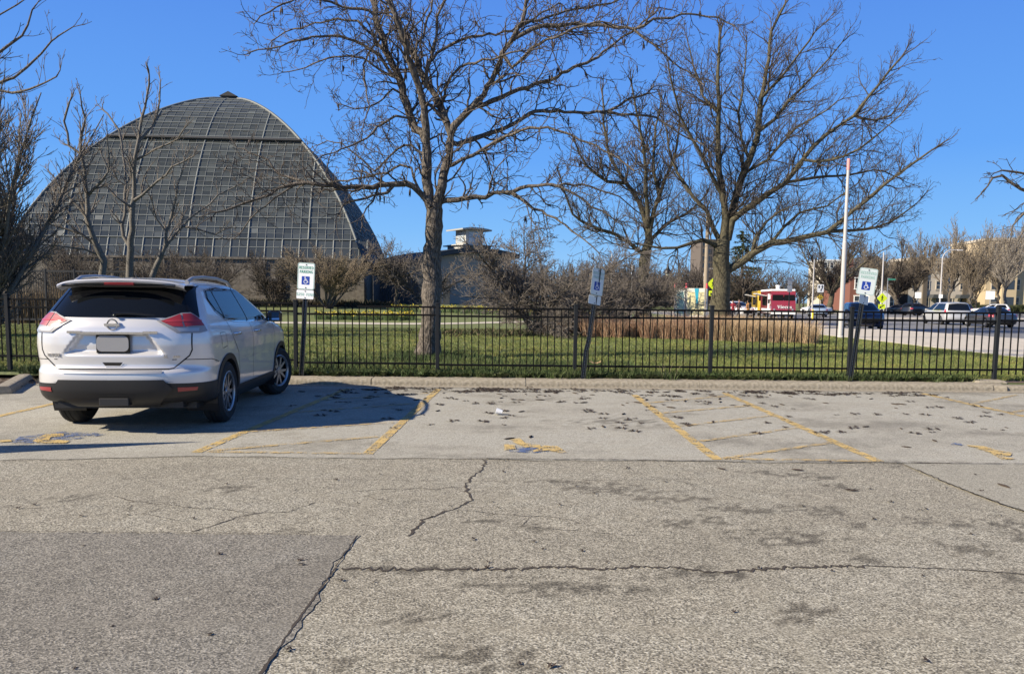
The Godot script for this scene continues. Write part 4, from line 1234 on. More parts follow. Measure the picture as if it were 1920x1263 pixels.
func bare_tree(called: String, label: String, at: Vector3, h: float, spread: float, r0: float, stems: int, bark: Material, twig: Material, s: Dictionary, group := "", category := "tree") -> Node3D:
	# a tree or shrub that branches from its foot (stems > 1) or from a bole
	var t := thing(called, label, category, at, 0.0, group)
	var tb := B.new()
	var cb := B.new()
	var bole: float = s.get("bole", 0.25) * h
	var starts := []
	if stems == 1:
		var pts := PackedVector3Array()
		var rad := PackedFloat32Array()
		var p := Vector3(0, -0.1, 0)
		for i in 9:
			pts.append(p)
			rad.append(r0 * (1.0 - 0.25 * i / 8.0) * (1.35 if i == 0 else 1.0))
			p += Vector3(rng.randfn() * 0.012 * h, (bole + 0.1) / 8.0, rng.randfn() * 0.012 * h)
		tb.tube(pts, rad, 9)
		var k: int = s.get("limbs", 6)
		for j in k:
			starts.append([pts[8 - (j % 3)], TAU * j / k + rng.randf() * 0.8, r0 * 0.5])
	else:
		for j in stems:
			starts.append([Vector3(rng.randfn() * r0 * 1.2, -0.1, rng.randfn() * r0 * 1.2), TAU * j / stems + rng.randf() * 0.7, r0])
	for q in starts:
		var a: float = q[1]
		var lean: float = spread * rng.randf_range(0.45, 1.1)
		var d := Vector3(cos(a) * lean, 1.0, sin(a) * lean).normalized()
		var n := 10
		var ln := (h - (bole if stems == 1 else 0.0)) * rng.randf_range(0.8, 1.05) * sqrt(1.0 + lean * lean) * 0.93
		var p: Vector3 = q[0]
		var pts := PackedVector3Array([p])
		var rad := PackedFloat32Array([q[2]])
		for i in n:
			d = (d + unit() * s.wig * 0.6 + Vector3.UP * s.get("stem_up", 0.03)).normalized()
			p += d * ln / n
			pts.append(p)
			rad.append(maxf(q[2] * (1.0 - 0.85 * (i + 1.0) / n), s.minr))
		tb.tube(pts, rad, 6)
		var k := int(ln * s.spawn)
		for j in k:
			var f := lerpf(s.get("from", 0.2), 1.0, (j + rng.randf()) / k)
			var i := clampi(int(f * n), 1, n)
			var dd := (pts[i] - pts[i - 1]).normalized()
			var sd := dd.cross(unit()).normalized()
			var ang: float = s.ang * rng.randf_range(0.7, 1.3)
			var base := pts[i - 1].lerp(pts[i], rng.randf())
			grow(cb, base, (dd * cos(ang) + sd * sin(ang) + Vector3.UP * s.get("lift", 0.0)).normalized(), s.twig * rng.randf_range(0.5, 1.2) * (1.2 - 0.6 * f), clampf(rad[i] * 0.5, s.minr, s.minr * 4.0), 0, s)
	part(t, "trunk" if stems == 1 else "stems", tb, bark)
	part(t, "crown", cb, twig)
	return t
func build_trees() -> void:
	var big := traced_tree("coffee_tree", "large bare tree with hanging seed pods just behind the fence", TREE_BIG, Vector3(-1.95, 0.1, -17.6), M.bark, M.twig,
		{seg = 0.13, wig = 0.42, up = 0.06, levels = 2, dens = [6.5, 7.0, 0.0], ratio = 0.42, ang = 0.95, thin = 0.62, minr = 0.0055, spawn = 5.0, twig = 1.05, kink = 0.032, step = 0.16, lift = 0.12})
	# pods hang from the outer twigs
	var crown: ArrayMesh = big.get_node("crown").mesh
	var vv: PackedVector3Array = crown.surface_get_arrays(0)[Mesh.ARRAY_VERTEX]
	var shapes := []
	for k in 3:
		var pb := B.new()
		var prof := [Vector2(0.001, 0.0), Vector2(0.004, -0.02), Vector2(0.014, -0.05), Vector2(0.017, -0.09), Vector2(0.015, -0.13), Vector2(0.005, -0.165 - 0.02 * k), Vector2(0.0005, -0.18 - 0.02 * k)]
		prof.reverse()
		pb.lathe(prof, 6, Transform3D(Basis().scaled(Vector3(1.15, 1, 0.5)), Vector3.ZERO))
		shapes.append(pb.done())
	for i in 210:
		var p := vv[rng.randi() % vv.size()]
		if rng.randf() < 0.45 and p.x < 1.0: continue
		for j in 1 + int(rng.randf() * 2.2):
			var o := part(big, "seed_pod", shapes[rng.randi() % 3], M.pod, p + Vector3(rng.randfn() * 0.03, 0.004, rng.randfn() * 0.03))
			o.rotation = Vector3(rng.randfn() * 0.15, rng.randf() * TAU, rng.randfn() * 0.15)
	traced_tree("spreading_tree", "broad bare tree with mossy trunk and low limb reaching right", TREE_OAK, Vector3(11.36, 0.1, -42.0), M.bark_mossy, M.twig_dark,
		{seg = 0.4, wig = 0.3, up = 0.06, levels = 2, dens = [3.2, 4.8, 0.0], ratio = 0.5, ang = 0.85, thin = 0.6, minr = 0.008, spawn = 3.9, twig = 2.2, kink = 0.05, step = 0.6, lift = 0.2})
	traced_tree("forked_tree", "bare forked tree standing behind the dense hawthorns", TREE_FORK, Vector3(8.94, 0.1, -52.0), M.bark_mossy, M.twig_dark,
		{seg = 0.35, wig = 0.26, up = 0.06, levels = 2, dens = [3.0, 4.6, 0.0], ratio = 0.5, ang = 0.85, thin = 0.6, minr = 0.0095, spawn = 3.8, twig = 2.4, kink = 0.06, step = 0.7, lift = 0.2})
	var st := {seg = 0.25, wig = 0.3, up = 0.12, levels = 2, dens = [4.2, 3.5, 0.0], ratio = 0.45, ang = 0.75, thin = 0.7, minr = 0.0095, spawn = 3.0, twig = 1.0, kink = 0.05, step = 0.4, lift = 0.3}
	traced_tree("magnolia_tree", "slim grey bare tree with crooked trunk beside the black bar fence", TREE_L1, Vector3(-15.47, 0.1, -29.0), M.bark_grey, M.twig_grey, st)
	traced_tree("magnolia_tree", "tall slim grey bare tree reaching above the glasshouse roof", TREE_L2, Vector3(-15.43, 0.1, -31.0), M.bark_grey, M.twig_grey, st)
	traced_tree("magnolia_tree", "small grey bare tree leaning right behind the white car", TREE_L3, Vector3(-14.06, 0.1, -30.0), M.bark_grey, M.twig_grey, st)
	traced_tree("overhanging_tree", "bare tree stretching budded boughs over the mulch bed", TREE_FL, Vector3(-11.97, 0.1, -16.0), M.bark, M.twig,
		{seg = 0.12, wig = 0.16, up = 0.09, levels = 2, dens = [3.2, 3.0, 0.0], ratio = 0.42, ang = 0.8, thin = 0.6, minr = 0.0055, spawn = 2.2, twig = 0.75, kink = 0.015, step = 0.2, lift = 0.2})
	traced_tree("drooping_tree", "bare tree with dark drooping boughs beside the street pavement", TREE_FR, Vector3(17.44, 0.1, -24.0), M.bark, M.twig_dark,
		{seg = 0.14, wig = 0.32, up = -0.02, levels = 2, dens = [4.0, 4.0, 0.0], ratio = 0.5, ang = 0.9, thin = 0.6, minr = 0.0075, spawn = 3.0, twig = 0.75, kink = 0.03, step = 0.25, from = 0.3})
	# the dense grey tree at the far left
	var fine := {seg = 0.3, wig = 0.16, up = 0.05, levels = 2, dens = [5.5, 6.5, 0.0], ratio = 0.5, ang = 0.5, thin = 0.65, minr = 0.0085, spawn = 5.0, twig = 1.9, lift = 0.12, from = 0.15, stem_up = 0.02}
	bare_tree("dense_tree", "dense grey brown tree of fine twigs left of the glasshouse", Vector3(-17.6, 0.1, -25.5), 8.8, 0.5, 0.11, 12, M.bark_grey, M.twig_grey, fine)
	# street trees over the road
	var far := {seg = 0.6, wig = 0.24, up = 0.08, levels = 2, dens = [2.2, 3.4, 0.0], ratio = 0.52, ang = 0.7, thin = 0.6, minr = 0.024, spawn = 3.0, twig = 2.6, lift = 0.2, bole = 0.22, limbs = 7, from = 0.1, stem_up = 0.05}
	bare_tree("street_tree", "dark spreading bare tree in front of the cream town house", Vector3(62.3, 0.1, -124.0), 12.0, 1.0, 0.42, 1, M.bark, M.twig_dark, far, "bare trees along the far pavement")
	bare_tree("street_tree", "broad bare tree behind the keep-right sign and pale pole", Vector3(46.5, 0.1, -112.0), 13.0, 1.0, 0.45, 1, M.bark_mossy, M.twig_dark, far, "bare trees along the far pavement")
	var pale := far.duplicate()
	pale.merge({minr = 0.017, dens = [2.6, 3.6, 0.0], bole = 0.3, lift = 0.45}, true)
	bare_tree("plane_tree", "pale barked plane tree rising above the apartment roofs", Vector3(68.6, 0.1, -108.0), 14.0, 0.5, 0.22, 1, M.bark_grey, M.twig_pale, pale, "bare trees along the far pavement")
	pale.merge({limbs = 6}, true)
	var yt := bare_tree("street_tree", "slender bare tree in front of the yellow apartment block", Vector3(74.5, 0.1, -108.0), 10.0, 0.75, 0.17, 1, M.bark, M.twig_tan, pale, "bare trees along the far pavement")
	copy_of(yt, Vector3(80.0, 0.1, -114.0), 2.0, "slender bare tree by the hedge of the yellow block", "", 1.25)
	copy_of(yt, Vector3(66.0, 0.1, -116.0), 5.2, "tall bare tree before the porches of the cream house", "", 1.3)
	copy_of(yt, Vector3(78.5, 0.1, -125.0), 0.4, "tall bare tree where the cream house meets the yellow block", "", 1.35)
	copy_of(yt, Vector3(68.5, 0.1, -131.0), 3.7, "tall bare tree in front of the small red brick house", "", 1.3)
	copy_of(yt, Vector3(62.0, 0.1, -104.0), 4.0, "slender bare tree beside the cream apartment house", "", 1.1)
	copy_of(yt, Vector3(72.5, 0.1, -121.0), 1.0, "slender bare tree by the brown side wall of the cream house", "", 0.9)
	copy_of(yt, Vector3(56.5, 0.1, -120.0), 3.1, "slender bare tree between the parked black cars", "", 1.0)
	# the far wood, one mass
	var proto := B.new()
	var s2 := {seg = 1.2, wig = 0.22, up = 0.06, levels = 2, dens = [1.0, 1.3, 0.0], ratio = 0.55, ang = 0.7, thin = 0.6, minr = 0.035, lift = 0.2}
	grow(proto, Vector3.ZERO, Vector3.UP, 5.0, 0.28, 2, s2)
	for i in 9:
		var a := TAU * i / 9.0
		grow(proto, Vector3(0, 1.2 + 0.35 * i, 0), Vector3(cos(a), 1.1, sin(a)).normalized(), 5.5, 0.12, 0, s2)
	var mm := MultiMesh.new()
	mm.transform_format = MultiMesh.TRANSFORM_3D
	mm.mesh = proto.done()
	var places := []
	for i in 80:
		places.append(Vector3(rng.randf_range(18, 75), 0.1, rng.randf_range(-150, -230)))
	for i in 26:
		places.append(Vector3(rng.randf_range(14, 44), 0.1, rng.randf_range(-124, -150)))
	for i in 60:
		places.append(Vector3(rng.randf_range(-15, 40), 0.5, rng.randf_range(-135, -190)))
	for i in 30:
		places.append(Vector3(rng.randf_range(80, 150), 0.1, rng.randf_range(-180, -230)))
	mm.instance_count = places.size()
	for i in places.size():
		var k := rng.randf_range(0.6, 0.95)
		mm.set_instance_transform(i, Transform3D(Basis(Vector3.UP, rng.randf() * TAU).scaled(Vector3(k, k * rng.randf_range(0.85, 1.2), k)), places[i]))
	var mi := MultiMeshInstance3D.new()
	mi.name = "far_woods"
	mi.multimesh = mm
	mi.material_override = M.twig_dark
	add_child(mi)
	tag(mi, "brown mass of distant bare trees along the horizon", "woods", "", "stuff")
	# an evergreen among them
	var tb := B.new()
	tb.tube(PackedVector3Array([Vector3.ZERO, Vector3(0, 14, 0)]), PackedFloat32Array([0.35, 0.05]), 8)
	var cb := B.new()
	mat("needles", 0.035, 0.048, 0.018, 0.95)
	for i in 130:
		var f := rng.randf()
		var hh := 2.0 + 12.5 * f
		var rr := 4.6 * pow(1.0 - f, 0.75) + 0.4
		var a := rng.randf() * TAU
		var d := Vector3(cos(a), -0.12, sin(a))
		var p0 := Vector3(0, hh, 0)
		cb.tube(PackedVector3Array([p0, p0 + d * rr * 0.6, p0 + d * rr + Vector3(0, 0.25, 0)]), PackedFloat32Array([0.06, 0.04, 0.015]), 3)
		for j in 26:
			var q := p0 + d * rr * rng.randf_range(0.25, 1.0) + unit() * 0.12
			var e := (d + unit() * 0.9 + Vector3.DOWN * 0.3).normalized() * rng.randf_range(0.35, 0.7)
			var sd := e.cross(unit()).normalized() * 0.09
			cb.tri(q - sd, q + sd, q + e)
	var ev := thing("evergreen_tree", "dark green conifer behind the red food truck", "tree", Vector3(41.5, -0.1, -140.0))
	part(ev, "trunk", tb, M.bark)
	part(ev, "crown", cb, M.needles)
func build_shrubs() -> void:
	var haw := {seg = 0.2, wig = 0.3, up = 0.03, levels = 2, dens = [7.5, 9.0, 0.0], ratio = 0.5, ang = 0.75, thin = 0.6, minr = 0.0082, spawn = 8.0, twig = 1.3, lift = 0.05, from = 0.33, stem_up = -0.055}
	bare_tree("hawthorn", "wide dense grey hawthorn thicket in front of the garden hall", Vector3(0.95, 0.1, -31.5), 4.3, 1.15, 0.07, 16, M.bark, M.twig_grey, haw, "", "shrub")
	bare_tree("hawthorn", "dense grey hawthorn thicket beside the row of dry grasses", Vector3(4.9, 0.1, -35.5), 3.5, 0.95, 0.07, 12, M.bark, M.twig_grey, haw, "", "shrub")
	haw.merge({minr = 0.0105, lift = 0.1}, true)
	bare_tree("hawthorn", "flat topped grey thorn tree beside the dark board fence", Vector3(-8.4, lawn_height(-8.4, -55.0), -55.0), 5.0, 0.85, 0.14, 1, M.bark, M.twig_grey, {seg = 0.25, wig = 0.3, up = 0.02, levels = 2, dens = [5.5, 7.0, 0.0], ratio = 0.5, ang = 0.9, thin = 0.6, minr = 0.0115, spawn = 6.0, twig = 1.5, bole = 0.4, limbs = 9, stem_up = -0.06, from = 0.1}, "", "shrub")
	bare_tree("hawthorn", "bare thorn bush at the right corner of the glasshouse", Vector3(-6.2, lawn_height(-6.2, -56.0), -56.5), 4.4, 0.9, 0.1, 5, M.bark, M.twig_grey, {seg = 0.25, wig = 0.3, up = 0.02, levels = 2, dens = [5.0, 6.0, 0.0], ratio = 0.5, ang = 0.9, thin = 0.6, minr = 0.0115, spawn = 6.0, twig = 1.3, stem_up = -0.04, from = 0.3}, "", "shrub")
	var vase := {seg = 0.35, wig = 0.14, up = 0.03, levels = 2, dens = [6.0, 7.0, 0.0], ratio = 0.55, ang = 0.45, thin = 0.65, minr = 0.011, spawn = 8.0, twig = 1.4, lift = 0.0, from = 0.35, stem_up = -0.045}
	bare_tree("vase_shrub", "tan twiggy vase shaped shrub against the glasshouse wall", Vector3(-12.9, lawn_height(-12.9, -54.0), -54.0), 4.7, 0.75, 0.07, 14, M.bark, M.twig_tan, vase, "", "shrub")
	var low := {seg = 0.3, wig = 0.26, up = 0.05, levels = 2, dens = [5.5, 6.5, 0.0], ratio = 0.5, ang = 0.75, thin = 0.65, minr = 0.0115, spawn = 6.5, twig = 1.2, lift = 0.1, from = 0.25}
	bare_tree("bare_shrub", "low brown shrub under the glasshouse windows behind the car roof", Vector3(-21.5, lawn_height(-21.5, -54.0), -54.0), 4.4, 0.8, 0.06, 10, M.bark, M.twig_dark, low, "", "shrub")
	bare_tree("bare_shrub", "sparse brown shrub left of the tan vase shaped shrub", Vector3(-17.2, lawn_height(-17.2, -55.5), -55.5), 3.9, 0.8, 0.05, 7, M.bark, M.twig_dark, low, "", "shrub")
	bare_tree("bare_shrub", "brown shrub at the foot of the leaning grey tree", Vector3(-18.8, lawn_height(-18.8, -46.0), -46.0), 4.0, 0.7, 0.06, 9, M.bark, M.twig_dark, low, "", "shrub")
	bare_tree("bare_shrub", "dark brown shrub at the left foot of the glasshouse", Vector3(-31.5, lawn_height(-31.5, -55.0), -55.0), 5.0, 0.85, 0.06, 10, M.bark, M.twig_dark, low, "", "shrub")
	bare_tree("bare_shrub", "wide brown shrub between the grey trunks and the glasshouse", Vector3(-26.0, lawn_height(-26.0, -56.0), -56.0), 4.2, 0.9, 0.06, 9, M.bark, M.twig_dark, low, "", "shrub")
	bare_tree("bare_shrub", "brown shrub behind the black bar fence", Vector3(-25.0, lawn_height(-25.0, -44.0), -44.0), 4.8, 0.75, 0.06, 9, M.bark, M.twig_dark, low, "", "shrub")

# ---------------------------------------------------------------- beds of dry grasses, reeds and daffodils
func blades(k: int, h: float, r: float, lean: float, w: float, cols: Array) -> ArrayMesh:
	var b := B.new()
	b.tint = true
	for i in k:
		var a := rng.randf() * TAU
		var q := sqrt(rng.randf()) * r
		var p := Vector3(cos(a) * q, 0, sin(a) * q)
		var hh := h * rng.randf_range(0.55, 1.1)
		var d := Vector3(cos(a), 0, sin(a)) * lean * (q / r + 0.15) * hh + Vector3(rng.randfn(), 0, rng.randfn()) * lean * 0.4 * hh
		var sd := Vector3(-sin(a + rng.randfn()), 0, cos(a + rng.randfn())).normalized() * w
		b.col = cols[rng.randi() % cols.size()]
		var m := p + d * 0.4 + Vector3.UP * hh * 0.6
		var t := p + d + Vector3.UP * hh
		b.quad(p - sd, p + sd, m + sd * 0.8, m - sd * 0.8)
		b.tri(m - sd * 0.8, m + sd * 0.8, t)
	return b.done()
func scatter(called: String, label: String, category: String, mesh: Mesh, m: Material, places: Array, lo: float, hi: float, tone := 0.0) -> void:
	var mm := MultiMesh.new()
	mm.transform_format = MultiMesh.TRANSFORM_3D
	mm.use_colors = tone > 0.0
	mm.mesh = mesh
	mm.instance_count = places.size()
	var patchy := noise(0.35, 3, FastNoiseLite.TYPE_SIMPLEX_SMOOTH, 91)
	for i in places.size():
		var k := rng.randf_range(lo, hi)
		mm.set_instance_transform(i, Transform3D(Basis(Vector3.UP, rng.randf() * TAU).scaled(Vector3.ONE * k), places[i]))
		if tone > 0.0:
			var w := patchy.get_noise_2d(places[i].x, places[i].z)
			var q := 1.0 + tone * rng.randf_range(-1, 1) + 0.35 * w
			mm.set_instance_color(i, Color(q * (rng.randf_range(0.9, 1.15) + 0.25 * maxf(w, 0.0)), q, q * 0.95))
	var mi := MultiMeshInstance3D.new()
	mi.name = numbered(called)
	mi.multimesh = mm
	mi.material_override = m
	add_child(mi)
	tag(mi, label, category, "", "stuff")
func build_beds() -> void:
	var leaf := mat("blade", 1, 1, 1, 0.85)
	leaf.vertex_color_use_as_albedo = true
	var straw := [Color(0.38, 0.25, 0.155), Color(0.28, 0.165, 0.10), Color(0.48, 0.35, 0.23), Color(0.19, 0.105, 0.065), Color(0.33, 0.20, 0.125)]
	var pale := [Color(0.46, 0.34, 0.20), Color(0.54, 0.42, 0.27), Color(0.32, 0.22, 0.125), Color(0.40, 0.27, 0.155)]
	var tufts := []
	for k in 3:
		tufts.append(blades(680, 0.95, 0.40, 0.34, 0.006, straw))
	for k in 2:
		tufts.append(blades(680, 0.95, 0.42, 0.42, 0.006, pale))
	var spots := []
	for i in 15:
		var f := i / 14.0
		spots.append([Vector3(lerpf(3.1, 9.9, f) + rng.randfn() * 0.08, 0.1, lerpf(-28.9, -25.6, pow(f, 1.3)) + rng.randfn() * 0.1), 0 if f < 0.62 else 1])
	for i in 9:
		var f := i / 8.0
		spots.append([Vector3(lerpf(4.2, 10.0, f) + rng.randfn() * 0.1, 0.1, lerpf(-29.9, -26.8, f) + rng.randfn() * 0.1), 0 if f < 0.6 else 1])
	for i in 4:
		spots.append([Vector3(1.3 + i * 0.5, 0.1, -30.0 + rng.randfn() * 0.2), 0])
	for sp in spots:
		var kind: int = sp[1]
		var o := solo("grass_clump", tufts[rng.randi() % 3 if kind == 0 else 3 + rng.randi() % 2], leaf, "reddish tan dry grass clump in the row across the lawn" if kind == 0 else "straw coloured dry grass clump at the end of the row", "grass clump", sp[0], "clumps of dry ornamental grass" if kind == 0 else "straw coloured grass clumps")
		o.rotation.y = rng.randf() * TAU
		var k := rng.randf_range(0.66, 1.1) * (0.7 if sp[0].x < 3.0 else 1.0)
		o.scale = Vector3(k, k * 0.95, k)
	# low dry stalks behind the clumps, to the road
	var places := []
	for i in 420:
		places.append(Vector3(rng.randf_range(8.0, 13.0), 0.1, rng.randf_range(-33, -44)))
	scatter("dry_stalks", "low tan stalks in the bed before the street", "plants", blades(26, 0.6, 0.3, 0.25, 0.008, pale), leaf, places, 0.7, 1.3)
	places = []
	for i in 260:
		places.append(Vector3(rng.randf_range(-26, -16.5), 0.1, rng.randf_range(-38.5, -37.2)))
	scatter("dry_reeds", "tall dry tan reeds behind the black bar fence", "reeds", blades(30, 2.0, 0.3, 0.12, 0.009, [Color(0.20, 0.15, 0.09), Color(0.13, 0.10, 0.06), Color(0.27, 0.20, 0.12)]), leaf, places, 0.8, 1.1)
	# daffodils in two drifts
	var b := B.new()
	b.tint = true
	for i in 16:
		b.col = [Color(0.07, 0.12, 0.03), Color(0.10, 0.15, 0.05), Color(0.09, 0.14, 0.08)][i % 3]
		var a := rng.randf() * TAU
		var p := Vector3(rng.randfn() * 0.08, 0, rng.randfn() * 0.08)
		var t := p + Vector3(cos(a) * 0.1, rng.randf_range(0.22, 0.36), sin(a) * 0.1)
		var sd := Vector3(-sin(a), 0, cos(a)) * 0.012
		b.tri(p - sd, p + sd, t)
	for i in 6:
		var p := Vector3(rng.randfn() * 0.10, rng.randf_range(0.3, 0.42), rng.randfn() * 0.10)
		b.col = Color(0.10, 0.14, 0.05)
		b.tube(PackedVector3Array([Vector3(p.x, 0, p.z), p]), PackedFloat32Array([0.005, 0.004]), 3)
		var d := Vector3(rng.randfn() * 0.4 - 0.5, 0.25, 0.8).normalized()
		var sx := d.cross(Vector3.UP).normalized()
		var sy := sx.cross(d)
		for j in 6:
			b.col = Color(0.74, 0.60, 0.05) if i % 3 else Color(0.72, 0.66, 0.28)
			var a := TAU * j / 6.0
			var o := sx * cos(a) + sy * sin(a)
			var s := d.cross(o) * 0.018
			b.tri(p + s, p - s, p + o * 0.052 - d * 0.006)
		b.col = Color(0.78, 0.47, 0.02)
		b.lathe([Vector2(0.012, 0), Vector2(0.02, 0.03)], 6, Transform3D(Basis(sx, d, sy.cross(Vector3.ZERO) if false else d.cross(sx)), p))
	places = []
	for i in 170:
		var x := rng.randf_range(-11.2, -5.6)
		var z := -44.0 + rng.randfn() * 0.5
		places.append(Vector3(x, lawn_height(x, z), z))
	for i in 230:
		var x := rng.randf_range(-8.4, 5.5)
		var z := -51.5 + rng.randfn() * 0.5 - 0.15 * maxf(0, x)
		places.append(Vector3(x, lawn_height(x, z), z))
	for i in 150:
		var x := rng.randf_range(-30.0, -17.5)
		var z := -45.0 + rng.randfn() * 0.6
		places.append(Vector3(x, lawn_height(x, z), z))
	scatter("daffodil_bed", "yellow daffodils flowering in a long drift across the lawn", "daffodils", b.done(), leaf, places, 0.8, 1.25)
	# dark ground cover under the hawthorns and by the glasshouse wall
	places = []
	for i in 500:
		places.append(Vector3(0.6 + rng.randfn() * 1.6, 0.1, -30.6 + rng.randfn() * 1.0))
	scatter("ground_cover", "dark green ground cover and leaf litter under the hawthorn", "plants", blades(12, 0.16, 0.16, 0.8, 0.02, [Color(0.05, 0.065, 0.02), Color(0.12, 0.09, 0.05), Color(0.07, 0.08, 0.03)]), leaf, places, 0.7, 1.3)
	places = []
	for i in 700:
		var x := rng.randf_range(-40, -9)
		places.append(Vector3(x, lawn_height(x, -57), rng.randf_range(-55.5, -59.0)))
	scatter("wall_planting", "dark low planting along the foot of the glasshouse", "plants", blades(14, 0.4, 0.4, 0.7, 0.03, [Color(0.04, 0.045, 0.02), Color(0.09, 0.07, 0.04), Color(0.05, 0.05, 0.025)]), leaf, places, 0.7, 1.5)
func build_grass() -> void:
	var greens := [Color(0.095, 0.135, 0.028), Color(0.13, 0.17, 0.04), Color(0.165, 0.19, 0.055), Color(0.23, 0.22, 0.095)]
	var tuft := blades(9, 0.055, 0.05, 0.7, 0.0035, greens)
	var places := []
	for i in 60000:
		var z := -13.75 - 22.0 * pow(rng.randf(), 1.35)
		var w := 0.72 * absf(z) + 1.0
		var x := rng.randf_range(-w, w)
		if x > 13.0: continue
		places.append(Vector3(x, 0.1, z))
	scatter("lawn_grass", "short green lawn grass behind the fence", "grass", tuft, M.blade, places, 0.7, 1.5, 0.3)
	places = []
	for i in 2600:
		var x := rng.randf_range(-8.6, 8.2)
		places.append(Vector3(x, 0.1, -13.52 + rng.randfn() * 0.09))
	for i in 700:
		var a := rng.randf() * TAU
		var r := 0.34 + absf(rng.randfn()) * 0.4
		places.append(Vector3(-1.95 + cos(a) * r, 0.1, -17.6 + sin(a) * r))
	for i in 900:
		places.append(Vector3(rng.randf_range(-5, 2.5), 0.1, rng.randf_range(-14.0, -17.0)))
	scatter("long_grass", "longer uncut grass along the fence and round the trunk", "grass", blades(12, 0.14, 0.06, 0.55, 0.004, [Color(0.045, 0.075, 0.018), Color(0.07, 0.10, 0.035), Color(0.10, 0.12, 0.06)]), M.blade, places, 0.6, 1.5, 0.25)
	var b := B.new()
	b.tint = true
	for i in 9:
		b.col = [Color(0.045, 0.075, 0.02), Color(0.07, 0.10, 0.03), Color(0.11, 0.13, 0.06)][i % 3]
		var a := rng.randf() * TAU
		var d := Vector3(cos(a), rng.randf_range(0.2, 0.9), sin(a)).normalized()
		var p := d * 0.03
		var sd := d.cross(Vector3.UP).normalized() * 0.02
		b.quad(p, p + d * 0.035 + sd, p + d * 0.075, p + d * 0.035 - sd)
	places = []
	for i in 1500:
		places.append(Vector3(rng.randf_range(-8.4, 8.0), 0.11, -13.46 + rng.randfn() * 0.06))
	scatter("weeds", "small leafy weeds growing along the back of the kerb", "weeds", b.done(), M.blade, places, 0.6, 1.6, 0.25)
	var stalks := blades(9, 0.55, 0.1, 0.5, 0.002, [Color(0.45, 0.38, 0.27), Color(0.35, 0.29, 0.2)])
	solo("dry_weed", stalks, M.blade, "dry straw coloured weed leaning on the fence by the leaning sign", "weed", Vector3(2.72, 0.1, -13.42))

